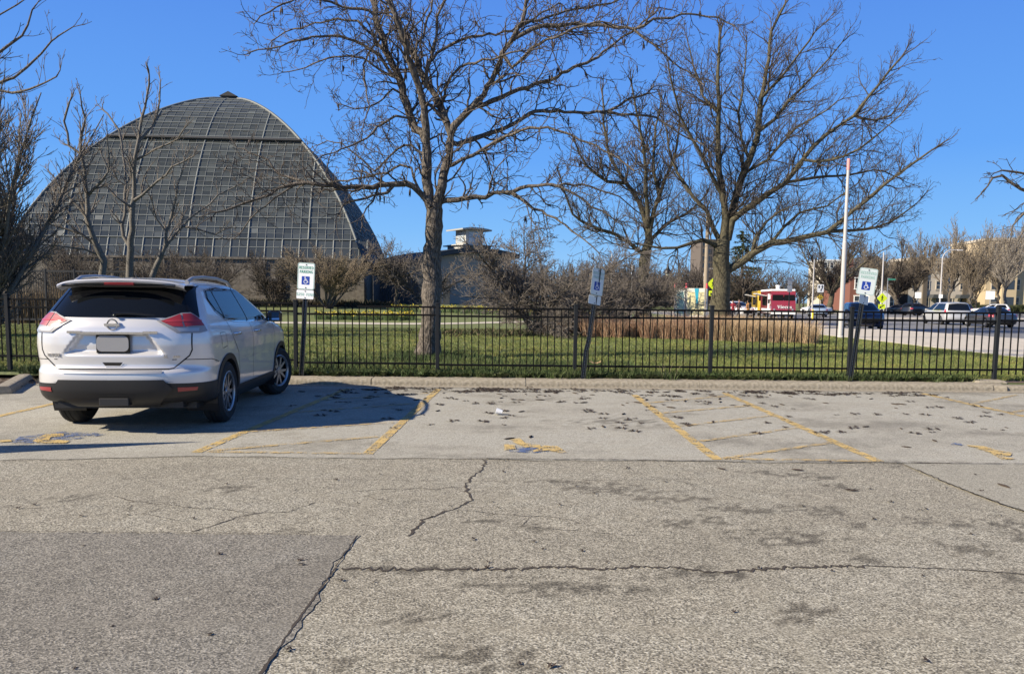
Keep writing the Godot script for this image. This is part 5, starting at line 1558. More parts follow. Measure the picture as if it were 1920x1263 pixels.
# ---------------------------------------------------------------- vehicles
class Shape:
	# a car body as rounded plan outlines stacked by height; s runs forward from the rear bumper, forward is -z
	var k := []      # rows: y, half width, rear s, front s, rear corner, front corner
	var pw := 2.7
	var recess := []  # x half width, y low, y high, depth
	var axles := [1.0, 3.7]
	var arch := 0.40
	var hub := 0.36
	func row(y: float) -> Array:
		var n := k.size()
		if y <= k[0][0]: return k[0]
		for i in n - 1:
			if y <= k[i + 1][0]:
				var f: float = (y - k[i][0]) / (k[i + 1][0] - k[i][0])
				var o := [y]
				for j in range(1, 6):
					var a: float = k[maxi(i - 1, 0)][j]
					var b: float = k[i][j]
					var c: float = k[i + 1][j]
					var d: float = k[mini(i + 2, n - 1)][j]
					var v := lerpf(b, c, f)
					var w := cubic_interpolate(b, c, a, d, f)
					o.append(clampf(lerpf(v, w, 0.6), minf(b, c), maxf(b, c)))
				return o
		return k[n - 1]
	func at(q: float, r: Array) -> Vector3:
		var w: float = r[1]
		var x := 0.0
		var s := 0.0
		if q <= 1.0:
			var a := q * PI / 2
			x = w * pow(maxf(sin(a), 0), 2.0 / pw)
			s = r[2] + r[4] * (1.0 - pow(maxf(cos(a), 0), 2.0 / pw))
		elif q <= 2.0:
			x = w
			s = lerpf(r[2] + r[4], r[3] - r[5], q - 1.0)
		else:
			var a := (q - 2.0) * PI / 2
			x = w * pow(maxf(cos(a), 0), 2.0 / pw)
			s = r[3] - r[5] * (1.0 - pow(maxf(sin(a), 0), 2.0 / pw))
		if recess and q < 0.9:
			var y: float = r[0]
			var hw: float = recess[0] - 0.10 * clampf((recess[2] - y) / (recess[2] - recess[1]), 0, 1) * 0.0 - 0.16 * clampf((y - recess[1]) / (recess[2] - recess[1]), 0, 1)
			var f := smoothstep(hw + 0.03, hw - 0.03, x) * smoothstep(recess[1] - 0.03, recess[1] + 0.03, y) * smoothstep(recess[2] + 0.012, recess[2] - 0.012, y)
			s += recess[3] * f
		return Vector3(x, r[0], -s)
	func q_side(s: float, y: float) -> float:
		var r := row(y)
		if s < r[2] + r[4]:
			var c := clampf(1.0 - (s - r[2]) / r[4], 0, 1)
			return acos(pow(c, pw / 2.0)) / (PI / 2)
		if s > r[3] - r[5]:
			var c := clampf(1.0 - (r[3] - s) / r[5], 0, 1)
			return 2.0 + asin(pow(c, pw / 2.0)) / (PI / 2)
		return 1.0 + (s - r[2] - r[4]) / maxf(r[3] - r[5] - r[2] - r[4], 0.01)
	func q_rear(x: float, y: float) -> float:
		var r := row(y)
		return asin(pow(clampf(absf(x) / maxf(r[1], 0.01), 0, 1), pw / 2.0)) / (PI / 2)
	func q_front(x: float, y: float) -> float:
		var r := row(y)
		return 2.0 + acos(pow(clampf(absf(x) / maxf(r[1], 0.01), 0, 1), pw / 2.0)) / (PI / 2)
	func normal(q: float, y: float) -> Vector3:
		var e := 0.012
		var qa := maxf(q - e, 0.0)
		var qb := minf(q + e, 3.0)
		var t := at(qb, row(y)) - at(qa, row(y))
		var u := at(q, row(minf(y + e, k[k.size() - 1][0]))) - at(q, row(y - e))
		var nn := t.cross(u)
		if q < 0.02: nn.x = 0
		if nn.length_squared() < 1e-12: return Vector3.UP
		nn = nn.normalized()
		return nn
	func locate(mode: String, a: float, y: float, sg: float) -> Array:
		# (point, normal) on the skin
		var q := 0.0
		var sx := sg
		if mode == "side": q = q_side(a, y)
		elif mode == "rear":
			q = q_rear(a, y)
			sx = -1.0 if a < 0 else 1.0
		elif mode == "front":
			q = q_front(a, y)
			sx = -1.0 if a < 0 else 1.0
		else: q = a
		var p := at(q, row(y))
		var nn := normal(q, y)
		return [Vector3(p.x * sx, p.y, p.z), Vector3(nn.x * sx, nn.y, nn.z)]
func car_body(c: Shape, dy: float, nr: int, ns: int, nf: int, y0: float) -> B:
	var b := B.new()
	var qs := []
	for i in nr: qs.append(float(i) / nr)
	for i in ns: qs.append(1.0 + float(i) / ns)
	for i in nf + 1: qs.append(2.0 + float(i) / nf)
	var top: float = c.k[c.k.size() - 1][0]
	var nrow := int((top - y0) / dy)
	for sg in [1.0, -1.0]:
		var k0 := b.v.size()
		for j in nrow + 1:
			var y := y0 + (top - y0) * j / nrow
			var r := c.row(y)
			for q in qs:
				var p := c.at(q, r)
				var nn := c.normal(q, minf(y, top - 0.004))
				b.v.push_back(Vector3(p.x * sg, p.y, p.z))
				b.n.push_back(Vector3(nn.x * sg, nn.y, nn.z))
		var m := qs.size()
		for j in nrow:
			for i in m - 1:
				var a := k0 + j * m + i
				var ce := (b.v[a] + b.v[a + m + 1]) * 0.5
				if qs[i] > 0.55 and qs[i] < 2.6:
					var skip := false
					for ax in c.axles:
						if Vector2(-ce.z - ax, ce.y - c.hub).length() < c.arch: skip = true
					if skip: continue
				if sg > 0: b.ix.append_array([a, a + m, a + 1, a + 1, a + m, a + m + 1])
				else: b.ix.append_array([a, a + 1, a + m, a + 1, a + m + 1, a + m])
	return b
func patch(c: Shape, poly: PackedVector2Array, mode: String, sg: float, off: float, nx := 10, ny := 10) -> B:
	# a panel that lies on the skin: polygon of (a, y); each level of y is one span of a
	var ys := []
	var lo := 1e9
	var hi := -1e9
	for p in poly:
		lo = minf(lo, p.y)
		hi = maxf(hi, p.y)
	for i in ny + 1: ys.append(lerpf(lo, hi, float(i) / ny))
	for p in poly: ys.append(p.y)
	ys.sort()
	var rows := []
	var last := -1e9
	for y in ys:
		if y - last < 0.0015: continue
		last = y
		var yy := clampf(y, lo + 1e-4, hi - 1e-4)
		var l := 1e9
		var r := -1e9
		for i in poly.size():
			var p := poly[i]
			var q := poly[(i + 1) % poly.size()]
			if (p.y <= yy) != (q.y <= yy):
				var x := p.x + (q.x - p.x) * (yy - p.y) / (q.y - p.y)
				l = minf(l, x)
				r = maxf(r, x)
		if r >= l: rows.append([y, l, r])
	var b := B.new()
	var wind := 0.0
	for rw in rows:
		for i in nx + 1:
			var o := c.locate(mode, lerpf(rw[1], rw[2], float(i) / nx), rw[0], sg)
			b.v.push_back(o[0] + o[1] * off)
			b.n.push_back(o[1])
	for j in rows.size() - 1:
		for i in nx:
			var a := j * (nx + 1) + i
			var p := b.v[a]
			var fn := (b.v[a + 1] - p).cross(b.v[a + nx + 1] - p)
			if fn.dot(b.n[a]) > 0: b.ix.append_array([a, a + nx + 1, a + 1, a + 1, a + nx + 1, a + nx + 2])
			else: b.ix.append_array([a, a + 1, a + nx + 1, a + 1, a + nx + 2, a + nx + 1])
	return b
func seam(c: Shape, line: PackedVector2Array, mode: String, sg: float, w: float, off: float) -> B:
	# a thin strip that follows a line on the skin
	var b := B.new()
	var pts := []
	for i in line.size() - 1:
		var d := line[i + 1] - line[i]
		var k := maxi(1, int(d.length() / 0.05))
		for j in k: pts.append([line[i] + d * (float(j) / k), d.normalized()])
	pts.append([line[line.size() - 1], (line[line.size() - 1] - line[line.size() - 2]).normalized()])
	var prev := []
	for q in pts:
		var nn := Vector2(-q[1].y, q[1].x) * w
		var a := c.locate(mode, q[0].x + nn.x, q[0].y + nn.y, sg)
		var e := c.locate(mode, q[0].x - nn.x, q[0].y - nn.y, sg)
		var cur := [a[0] + a[1] * off, e[0] + e[1] * off, a[1]]
		if prev:
			var f: Vector3 = (cur[0] - prev[1]).cross(cur[1] - prev[0])
			if f.dot(cur[2]) > 0: b.quad(prev[1], prev[0], cur[0], cur[1]) if (prev[0] - prev[1]).cross(cur[0] - prev[1]).dot(cur[2]) > 0 else b.quad(prev[0], prev[1], cur[1], cur[0])
			else: b.quad(prev[0], prev[1], cur[1], cur[0]) if (prev[1] - prev[0]).cross(cur[1] - prev[0]).dot(cur[2]) > 0 else b.quad(prev[1], prev[0], cur[0], cur[1])
		prev = cur
	return b
func arch_trim(c: Shape, ax: float, r0: float, r1: float, sg: float, off: float, a0: float, a1: float) -> B:
	var b := B.new()
	var n := 26
	var prev := []
	for i in n + 1:
		var a := lerpf(a0, a1, float(i) / n)
		var cur := []
		for r in [r0 - 0.012, r0, r1, r1 + 0.004]:
			var o := c.locate("side", ax + cos(a) * r, c.hub + sin(a) * r, sg)
			var d := off if r > r0 - 0.006 and r <= r1 else (-0.10 if r < r0 else -0.004)
			cur.append(o[0] + Vector3(sg, 0, 0) * d)
		if prev:
			for j in 3:
				var p: Vector3 = prev[j]
				var q: Vector3 = prev[j + 1]
				var s: Vector3 = cur[j + 1]
				var t: Vector3 = cur[j]
				if sg > 0: b.quad(p, q, s, t) if (q - p).cross(t - p).x * sg > 0 or j != 1 else b.quad(t, s, q, p)
				else: b.quad(t, s, q, p) if (s - t).cross(p - t).x * sg > 0 or j != 1 else b.quad(p, q, s, t)
		prev = cur
	return b
func make_wheel(parent: Node3D, at: Vector3, r: float, rim_r: float, w: float, sg: float, fine: bool, steer := 0.0) -> void:
	var turn := Basis(Vector3.UP, steer) * Basis(Vector3.BACK, -sg * PI / 2)   # local y points outwards
	var wh := part(parent, "wheel", B.new(), M.tyre, at)
	wh.basis = turn
	var seg := 40 if fine else 16
	var b := B.new()
	b.lathe([Vector2(rim_r - 0.01, -w / 2), Vector2(rim_r + 0.02, -w / 2), Vector2(r - 0.05, -w / 2 - 0.008), Vector2(r - 0.012, -w / 2 + 0.02), Vector2(r, -w / 2 + 0.045), Vector2(r, -0.03), Vector2(r - 0.008, -0.028), Vector2(r - 0.008, -0.018), Vector2(r, -0.016), Vector2(r, 0.016), Vector2(r - 0.008, 0.018), Vector2(r - 0.008, 0.028), Vector2(r, 0.03), Vector2(r, w / 2 - 0.045), Vector2(r - 0.012, w / 2 - 0.02), Vector2(r - 0.05, w / 2 + 0.008), Vector2(rim_r + 0.02, w / 2), Vector2(rim_r - 0.01, w / 2 - 0.005)], seg)
	wh.mesh = b.done()
	b = B.new()
	b.lathe([Vector2(rim_r - 0.025, w / 2 - 0.03), Vector2(rim_r, w / 2 - 0.004), Vector2(rim_r - 0.012, w / 2 + 0.002), Vector2(rim_r - 0.03, w / 2 - 0.012)], seg)
	if fine:
		for i in 5:
			for e in [-1.0, 1.0]:
				var a: float = TAU * i / 5.0 + e * 0.13
				var a2: float = TAU * i / 5.0 + e * 0.30
				var p0 := Vector2(cos(a), sin(a)) * 0.05
				var p1 := Vector2(cos(a2), sin(a2)) * (rim_r - 0.018)
				var d := (p1 - p0).normalized()
				var nn := Vector2(-d.y, d.x)
				var pl := PackedVector2Array([p0 - nn * 0.022, p1 - nn * 0.014, p1 + nn * 0.014, p0 + nn * 0.022])
				b.prism(pl, -w / 2 + 0.02, -w / 2 + 0.045, Transform3D(Basis(Vector3.RIGHT, PI / 2), Vector3.ZERO))
	else:
		for i in 5:
			var a := TAU * i / 5.0
			b.box(Vector3(cos(a) * rim_r * 0.5, w / 2 - 0.02, sin(a) * rim_r * 0.5), Vector3(rim_r, 0.02, 0.07), Basis(Vector3.UP, -a))
	b.lathe([Vector2(0.062, w / 2 - 0.03), Vector2(0.055, w / 2 - 0.012), Vector2(0.0, w / 2 - 0.008)], 14)
	part(wh, "rim", b, M.alloy)
	b = B.new()
	b.lathe([Vector2(rim_r - 0.01, -w / 2 + 0.03), Vector2(rim_r - 0.02, w / 2 - 0.07), Vector2(0.0, w / 2 - 0.075)], seg)
	part(wh, "brake_disc", b, M.dark_metal)
func car_materials() -> void:
	var p := mat("paint_white", 0.64, 0.635, 0.63, 0.3, 0.3)
	p.clearcoat_enabled = true
	p.clearcoat = 1.0
	p.clearcoat_roughness = 0.04
	for q in [["paint_silver", 0.40, 0.41, 0.42], ["paint_blue", 0.007, 0.013, 0.045], ["paint_black", 0.01, 0.011, 0.013], ["paint_slate", 0.025, 0.03, 0.038], ["paint_ice", 0.26, 0.33, 0.43], ["paint_plain_white", 0.70, 0.70, 0.69], ["paint_red", 0.26, 0.024, 0.03], ["paint_yellow", 0.72, 0.48, 0.04]]:
		var m := mat(q[0], q[1], q[2], q[3], 0.35)
		m.clearcoat_enabled = true
		m.clearcoat = 1.0
		m.clearcoat_roughness = 0.05
	mat("tint_glass", 0.006, 0.007, 0.008, 0.04)
	mat("cladding", 0.013, 0.013, 0.014, 0.5)
	mat("gloss_black", 0.008, 0.008, 0.009, 0.12)
	mat("tyre", 0.016, 0.016, 0.016, 0.85)
	mat("alloy", 0.34, 0.34, 0.35, 0.32, 0.8)
	mat("dark_metal", 0.03, 0.03, 0.032, 0.6, 0.4)
	mat("chrome", 0.72, 0.72, 0.73, 0.1, 1.0)
	mat("gap", 0.01, 0.01, 0.01, 0.9)
	mat("lamp_red", 0.28, 0.012, 0.018, 0.12)
	mat("lamp_bright", 0.50, 0.06, 0.08, 0.15)
	mat("lamp_clear", 0.24, 0.24, 0.245, 0.1)
	mat("plate_grey", 0.27, 0.27, 0.27, 0.5)
	M.lamp_red.clearcoat_enabled = true
	M.lamp_clear.clearcoat_enabled = true
	mat("mirror_glass", 0.75, 0.78, 0.80, 0.03, 1.0)
func white_suv() -> void:
	var c := Shape.new()
	c.k = [
		[0.20, 0.74, 0.75, 4.25, 0.45, 0.7], [0.27, 0.84, 0.52, 4.46, 0.48, 0.8], [0.335, 0.885, 0.16, 4.55, 0.50, 0.85], [0.40, 0.90, 0.05, 4.59, 0.52, 0.9], [0.48, 0.906, 0.012, 4.61, 0.52, 0.9], [0.58, 0.908, 0.0, 4.63, 0.52, 0.9], [0.665, 0.909, 0.005, 4.62, 0.52, 0.9], [0.70, 0.910, 0.045, 4.62, 0.50, 0.9],
		[0.74, 0.914, 0.065, 4.60, 0.48, 0.9], [0.84, 0.920, 0.060, 4.55, 0.46, 0.9], [0.95, 0.920, 0.055, 4.46, 0.44, 0.85], [1.03, 0.912, 0.062, 4.25, 0.42, 0.8], [1.09, 0.898, 0.072, 3.92, 0.40, 0.7], [1.14, 0.878, 0.083, 3.55, 0.40, 0.6], [1.18, 0.858, 0.10, 3.36, 0.40, 0.5], [1.22, 0.843, 0.125, 3.25, 0.40, 0.45],
		[1.32, 0.800, 0.195, 3.02, 0.40, 0.42], [1.44, 0.745, 0.285, 2.74, 0.40, 0.42], [1.53, 0.700, 0.355, 2.50, 0.40, 0.42], [1.58, 0.665, 0.395, 2.34, 0.40, 0.42], [1.62, 0.615, 0.43, 2.2, 0.40, 0.42], [1.645, 0.54, 0.47, 2.05, 0.42, 0.42], [1.665, 0.42, 0.56, 1.9, 0.42, 0.42], [1.678, 0.24, 0.75, 1.7, 0.4, 0.4], [1.682, 0.0, 1.1, 1.5, 0.2, 0.2]]
	c.recess = [0.49, 0.865, 1.07, 0.06]
	c.axles = [1.0, 3.66]
	c.arch = 0.405
	c.hub = 0.36
	var t := thing("parked_suv", "white compact SUV parked nose-in at the kerb", "car", Vector3(-4.18, 0.006, -7.95), 0.07)
	part(t, "body", car_body(c, 0.0125, 40, 90, 16, 0.2), M.paint_white)
	var b := B.new()
	b.box(Vector3(0, 0.33, -2.3), Vector3(1.5, 0.16, 3.9))
	b.box(Vector3(0, 0.42, -0.62), Vector3(1.3, 0.3, 0.8))
	part(t, "underbody", b, M.black)
	# lower bumper and cladding
	var clad := part(t, "rear_bumper", patch(c, PackedVector2Array([Vector2(-0.88, 0.30), Vector2(0.88, 0.30), Vector2(0.9, 0.545), Vector2(0.6, 0.565), Vector2(-0.6, 0.565), Vector2(-0.9, 0.545)]), "rear", 1, 0.008, 60, 14), M.cladding)
	part(clad, "bumper_insert", patch(c, PackedVector2Array([Vector2(-0.42, 0.335), Vector2(0.42, 0.335), Vector2(0.60, 0.50), Vector2(0.52, 0.595), Vector2(-0.52, 0.595), Vector2(-0.60, 0.50)]), "rear", 1, 0.045, 30, 12), M.cladding)
	part(clad, "bumper_groove", patch(c, PackedVector2Array([Vector2(-0.13, 0.34), Vector2(0.20, 0.34), Vector2(0.24, 0.46), Vector2(-0.17, 0.46)]), "rear", 1, 0.048, 8, 5), M.black)
	for sg in [-1.0, 1.0]:
		part(clad, "corner_cladding", patch(c, PackedVector2Array([Vector2(0.18, 0.30), Vector2(0.66, 0.26), Vector2(0.66, 0.545), Vector2(0.18, 0.545)]), "side", sg, 0.0085, 14, 8), M.cladding)
		part(t, "reflector", patch(c, PackedVector2Array([Vector2(sg * 0.64, 0.465), Vector2(sg * 0.80, 0.47), Vector2(sg * 0.81, 0.505), Vector2(sg * 0.64, 0.51)]), "rear", 1, 0.016, 8, 3), M.lamp_red)
		part(t, "sill_cladding", patch(c, PackedVector2Array([Vector2(1.38, 0.205), Vector2(3.28, 0.205), Vector2(3.28, 0.40), Vector2(1.38, 0.40)]), "side", sg, 0.012, 30, 6), M.cladding)
		part(t, "front_cladding", patch(c, PackedVector2Array([Vector2(4.04, 0.205), Vector2(4.5, 0.205), Vector2(4.5, 0.45), Vector2(4.02, 0.45)]), "side", sg, 0.009, 8, 6), M.cladding)
		for ax in c.axles:
			part(t, "wheel_arch", arch_trim(c, ax, 0.388, 0.452, sg, 0.014, -0.42, PI + 0.42), M.cladding)
			b = B.new()
			for i in 18:
				var a := -0.45 + (PI + 0.9) * i / 18.0
				var a2 := -0.45 + (PI + 0.9) * (i + 1) / 18.0
				var p := func(an: float, x: float) -> Vector3: return Vector3(sg * x, c.hub + sin(an) * 0.41, -ax - cos(an) * 0.41)
				b.quad(p.call(a, 0.9), p.call(a, 0.55), p.call(a2, 0.55), p.call(a2, 0.9))
			part(t, "wheel_well", b, M.black)
			make_wheel(t, Vector3(sg * 0.80, c.hub, -ax), 0.362, 0.243, 0.225, sg, true, -0.34 if ax > 2.0 else 0.0)
	# rear screen, spoiler, lamps
	var rg := part(t, "rear_window", patch(c, PackedVector2Array([Vector2(-0.80, 1.24), Vector2(0.80, 1.24), Vector2(0.735, 1.40), Vector2(0.66, 1.585), Vector2(-0.66, 1.585), Vector2(-0.735, 1.40)]), "rear", 1, 0.006, 40, 16), M.tint_glass)
	b = B.new()
	b.tube(PackedVector3Array([Vector3(0.02, 1.262, -0.10), Vector3(-0.02, 1.285, -0.125), Vector3(0.2, 1.288, -0.12), Vector3(0.42, 1.268, -0.13)]), PackedFloat32Array([0.02, 0.024, 0.016, 0.006]), 8, true)
	part(rg, "wiper", b, M.gloss_black)
	var prev := []
	b = B.new()
	for i in 25:
		var f := -1.0 + 2.0 * i / 24.0
		var x := f * 0.675
		var bow := 0.10 * f * f
		var dropv := 0.035 * f * f + 0.03 * pow(absf(f), 8)
		var cur := [Vector3(x, 1.672 - dropv * 1.1 - 0.012 * absf(f), -0.62 - bow * 0.4), Vector3(x * 0.985, 1.648 - dropv, -0.235 - bow), Vector3(x * 0.98, 1.632 - dropv, -0.212 - bow), Vector3(x * 0.98, 1.612 - dropv, -0.222 - bow), Vector3(x * 0.97, 1.575 - dropv * 0.9, -0.335 - bow * 0.8)]
		if prev:
			for j in 4: b.quad(cur[j + 1], cur[j], prev[j], prev[j + 1])
		prev = cur
	var sp := part(t, "spoiler", b, M.paint_white)
	b = B.new()
	b.box(Vector3(0.02, 1.60, -0.244), Vector3(0.30, 0.022, 0.05), Basis(Vector3.RIGHT, 0.5))
	part(sp, "brake_light", b, M.lamp_red)
	b = B.new()
	b.box(Vector3(0, 1.585, -0.30), Vector3(1.16, 0.02, 0.10), Basis(Vector3.RIGHT, 0.35))
	part(sp, "spoiler_underside", b, M.gloss_black)
	for sg in [-1.0, 1.0]:
		var lamp := part(t, "tail_lamp", patch(c, PackedVector2Array([Vector2(0.262, 1.205), Vector2(0.43, 1.078), Vector2(0.72, 1.078), Vector2(0.862, 1.095), Vector2(0.82, 1.18), Vector2(0.735, 1.25), Vector2(0.64, 1.29), Vector2(0.515, 1.285)]), "q", sg, 0.012, 26, 14), M.lamp_clear)
		part(lamp, "brake_light", patch(c, PackedVector2Array([Vector2(0.30, 1.198), Vector2(0.40, 1.146), Vector2(0.515, 1.142), Vector2(0.505, 1.262), Vector2(0.49, 1.27)]), "q", sg, 0.017, 14, 8), M.lamp_red)
		part(lamp, "brake_light", patch(c, PackedVector2Array([Vector2(0.535, 1.142), Vector2(0.83, 1.150), Vector2(0.80, 1.185), Vector2(0.725, 1.24), Vector2(0.64, 1.276), Vector2(0.525, 1.274)]), "q", sg, 0.017, 14, 8), M.lamp_red)
		part(lamp, "light_strip", patch(c, PackedVector2Array([Vector2(0.335, 1.192), Vector2(0.80, 1.196), Vector2(0.79, 1.206), Vector2(0.345, 1.203)]), "q", sg, 0.020, 20, 2), M.lamp_bright)
		part(lamp, "reversing_light", patch(c, PackedVector2Array([Vector2(0.455, 1.095), Vector2(0.70, 1.095), Vector2(0.72, 1.130), Vector2(0.425, 1.130)]), "q", sg, 0.016, 14, 3), M.steel)
		part(t, "pillar_trim", patch(c, PackedVector2Array([Vector2(0.60, 1.285), Vector2(0.74, 1.262), Vector2(0.72, 1.42), Vector2(0.66, 1.57), Vector2(0.58, 1.58), Vector2(0.585, 1.42)]), "q", sg, 0.011, 8, 12), M.gloss_black)
	# tailgate
	for sg in [-1.0, 1.0]:
		part(t, "tailgate_gap", seam(c, PackedVector2Array([Vector2(0.77 * sg, 1.09), Vector2(0.77 * sg, 0.90), Vector2(0.745 * sg, 0.84), Vector2(0.60 * sg, 0.708), Vector2(0.55 * sg, 0.70)]), "rear", 1, 0.006, 0.003), M.gap)
	part(t, "tailgate_gap", seam(c, PackedVector2Array([Vector2(-0.56, 0.70), Vector2(0.56, 0.70)]), "rear", 1, 0.007, 0.003), M.gap)
	part(t, "loading_sill", patch(c, PackedVector2Array([Vector2(-0.50, 0.655), Vector2(0.50, 0.655), Vector2(0.50, 0.682), Vector2(-0.50, 0.682)]), "rear", 1, 0.010, 20, 2), M.steel)
	b = B.new()
	for i in 13:
		var x := -0.42 + i * 0.07
		var o := c.locate("rear", x, 1.085, 1)
		b.box(o[0] + o[1] * 0.012, Vector3(0.072, 0.024, 0.02))
	part(t, "chrome_strip", b, M.chrome)
	b = B.new()
	b.cbox(Vector3(0.0, 0.965, -0.085), Vector3(0.345, 0.19, 0.02), 0.008)
	var pl := part(t, "licence_plate", b, M.gloss_black)
	b = B.new()
	b.prism(rrect(0.325, 0.165, 0.05), 0, 0.006, Transform3D(Basis(), Vector3(0, 0.968, -0.075)))
	part(pl, "plate_face", b, M.plate_grey)
	# round badge with a bar, lettering, handle
	b = B.new()
	var bz := -0.080
	var outer := ring(0, 0, 0.062, 28)
	for i in 28:
		var i2 := (i + 1) % 28
		for e in [[0.062, 0.0, 0.056, 0.012], [0.056, 0.012, 0.050, 0.012], [0.050, 0.012, 0.044, 0.0]]:
			var a := TAU * i / 28.0
			var a2 := TAU * i2 / 28.0
			var ce := Vector3(0, 1.165, bz)
			b.quad(ce + Vector3(cos(a) * e[0], sin(a) * e[0], e[1]), ce + Vector3(cos(a2) * e[0], sin(a2) * e[0], e[1]), ce + Vector3(cos(a2) * e[2], sin(a2) * e[2], e[3]), ce + Vector3(cos(a) * e[2], sin(a) * e[2], e[3]))
	b.box(Vector3(0, 1.165, bz + 0.004), Vector3(0.155, 0.026, 0.02))
	part(t, "badge", b, M.chrome)
	for w in [["ROGUE", -0.62, 0.845, 0.034], ["SL", 0.53, 0.835, 0.032], ["AWD", 0.63, 0.831, 0.022]]:
		var o := c.locate("rear", w[1], w[2], 1)
		var tm := part(t, "lettering", text_mesh(w[0], w[3], 0.006), M.chrome, o[0] + o[1] * 0.006)
		tm.basis = Basis.looking_at(-o[1], Vector3.UP)
	part(t, "tailgate_handle", patch(c, PackedVector2Array([Vector2(-0.075, 0.735), Vector2(0.075, 0.735), Vector2(0.105, 0.772), Vector2(-0.105, 0.772)]), "rear", 1, 0.006, 6, 3), M.gap)
	part(t, "handle_lip", seam(c, PackedVector2Array([Vector2(-0.112, 0.774), Vector2(-0.08, 0.729), Vector2(0.08, 0.729), Vector2(0.112, 0.774)]), "rear", 1, 0.004, 0.008), M.paint_white)
	b = B.new()
	b.cbox(Vector3(0.03, 0.365, -0.06), Vector3(0.30, 0.078, 0.16), 0.006)
	part(t, "tow_hitch_cover", b, M.cladding)
	# side glass, trim, doors
	for sg in [-1.0, 1.0]:
		part(t, "window_trim", patch(c, PackedVector2Array([Vector2(0.78, 1.44), Vector2(0.86, 1.30), Vector2(1.10, 1.195), Vector2(1.45, 1.165), Vector2(3.22, 1.125), Vector2(2.98, 1.24), Vector2(2.50, 1.50), Vector2(2.25, 1.572), Vector2(1.3, 1.587), Vector2(0.86, 1.55)]), "side", sg, 0.006, 40, 16), M.chrome)
		part(t, "side_glass", patch(c, PackedVector2Array([Vector2(0.80, 1.44), Vector2(0.885, 1.31), Vector2(1.11, 1.215), Vector2(1.45, 1.182), Vector2(3.16, 1.142), Vector2(2.95, 1.24), Vector2(2.48, 1.485), Vector2(2.24, 1.555), Vector2(1.3, 1.57), Vector2(0.88, 1.535)]), "side", sg, 0.012, 40, 16), M.tint_glass)
		for pr in [[1.10, 1.215, 1.06, 1.56, 0.022], [2.02, 1.165, 1.90, 1.565, 0.032]]:
			part(t, "window_pillar", seam(c, PackedVector2Array([Vector2(pr[0], pr[1]), Vector2(pr[2], pr[3])]), "side", sg, pr[4], 0.016), M.gloss_black)
		part(t, "door_gap", seam(c, PackedVector2Array([Vector2(1.12, 1.18), Vector2(1.18, 1.0), Vector2(1.40, 0.80), Vector2(1.47, 0.60), Vector2(1.47, 0.42)]), "side", sg, 0.004, 0.003), M.gap)
		part(t, "door_gap", seam(c, PackedVector2Array([Vector2(2.04, 1.14), Vector2(2.09, 0.9), Vector2(2.10, 0.42)]), "side", sg, 0.004, 0.003), M.gap)
		part(t, "door_gap", seam(c, PackedVector2Array([Vector2(3.2, 1.10), Vector2(3.26, 0.9), Vector2(3.24, 0.42)]), "side", sg, 0.004, 0.003), M.gap)
		part(t, "bumper_gap", seam(c, PackedVector2Array([Vector2(0.12, 0.80), Vector2(0.40, 0.79), Vector2(0.62, 0.745)]), "side", sg, 0.004, 0.003), M.gap)
		for s in [1.32, 2.26]:
			var o := c.locate("side", s, 1.03, sg)
			b = B.new()
			b.tube(PackedVector3Array([o[0] + Vector3(0, 0, 0.10), o[0] + Vector3(sg * 0.035, 0.0, 0.07), o[0] + Vector3(sg * 0.038, 0, -0.06), o[0] + Vector3(0, -0.0, -0.10)]), PackedFloat32Array([0.012, 0.015, 0.015, 0.012]), 8, true)
			part(t, "door_handle", b, M.chrome)
		var m := c.locate("side", 3.02, 1.19, sg)
		b = B.new()
		b.cbox(Vector3(sg * 0.99, 1.205, -2.98), Vector3(0.20, 0.155, 0.12), 0.035)
		b.box(Vector3(sg * 0.885, 1.16, -3.0), Vector3(0.1, 0.04, 0.07))
		var mr := part(t, "door_mirror", b, M.gloss_black)
		b = B.new()
		b.box(Vector3(sg * 0.99, 1.205, -2.918), Vector3(0.165, 0.11, 0.006), Basis(Vector3.UP, sg * -0.18))
		part(mr, "mirror_glass", b, M.mirror_glass)
		b = B.new()
		b.tube(PackedVector3Array([Vector3(sg * 0.595, 1.625, -0.60), Vector3(sg * 0.605, 1.672, -0.74), Vector3(sg * 0.61, 1.694, -1.1), Vector3(sg * 0.61, 1.69, -1.6), Vector3(sg * 0.60, 1.655, -2.05), Vector3(sg * 0.585, 1.59, -2.25)]), PackedFloat32Array([0.024, 0.02, 0.018, 0.018, 0.018, 0.02]), 8, true)
		part(t, "roof_rail", b, M.steel)
		part(t, "headlamp", patch(c, PackedVector2Array([Vector2(sg * 0.42, 0.84), Vector2(sg * 0.86, 0.88), Vector2(sg * 0.86, 1.0), Vector2(sg * 0.46, 0.93)]), "front", 1, 0.008, 12, 6), M.lamp_clear)
	part(t, "fuel_flap", seam(c, PackedVector2Array([Vector2(0.72, 1.06), Vector2(0.92, 1.06), Vector2(0.94, 0.90), Vector2(0.76, 0.88), Vector2(0.72, 1.06)]), "side", 1, 0.003, 0.003), M.gap)
	part(t, "windscreen", patch(c, PackedVector2Array([Vector2(-0.74, 1.20), Vector2(0.74, 1.20), Vector2(0.60, 1.57), Vector2(-0.60, 1.57)]), "front", 1, 0.006, 24, 10), M.tint_glass)
	part(t, "grille", patch(c, PackedVector2Array([Vector2(-0.4, 0.55), Vector2(0.4, 0.55), Vector2(0.45, 0.88), Vector2(-0.45, 0.88)]), "front", 1, 0.008, 12, 6), M.gloss_black)
	b = B.new()
	b.tube(PackedVector3Array([Vector3(0.0, 1.665, -0.75), Vector3(0.0, 1.72, -0.70)]), PackedFloat32Array([0.016, 0.006]), 6, true)
	part(t, "aerial", b, M.gloss_black)

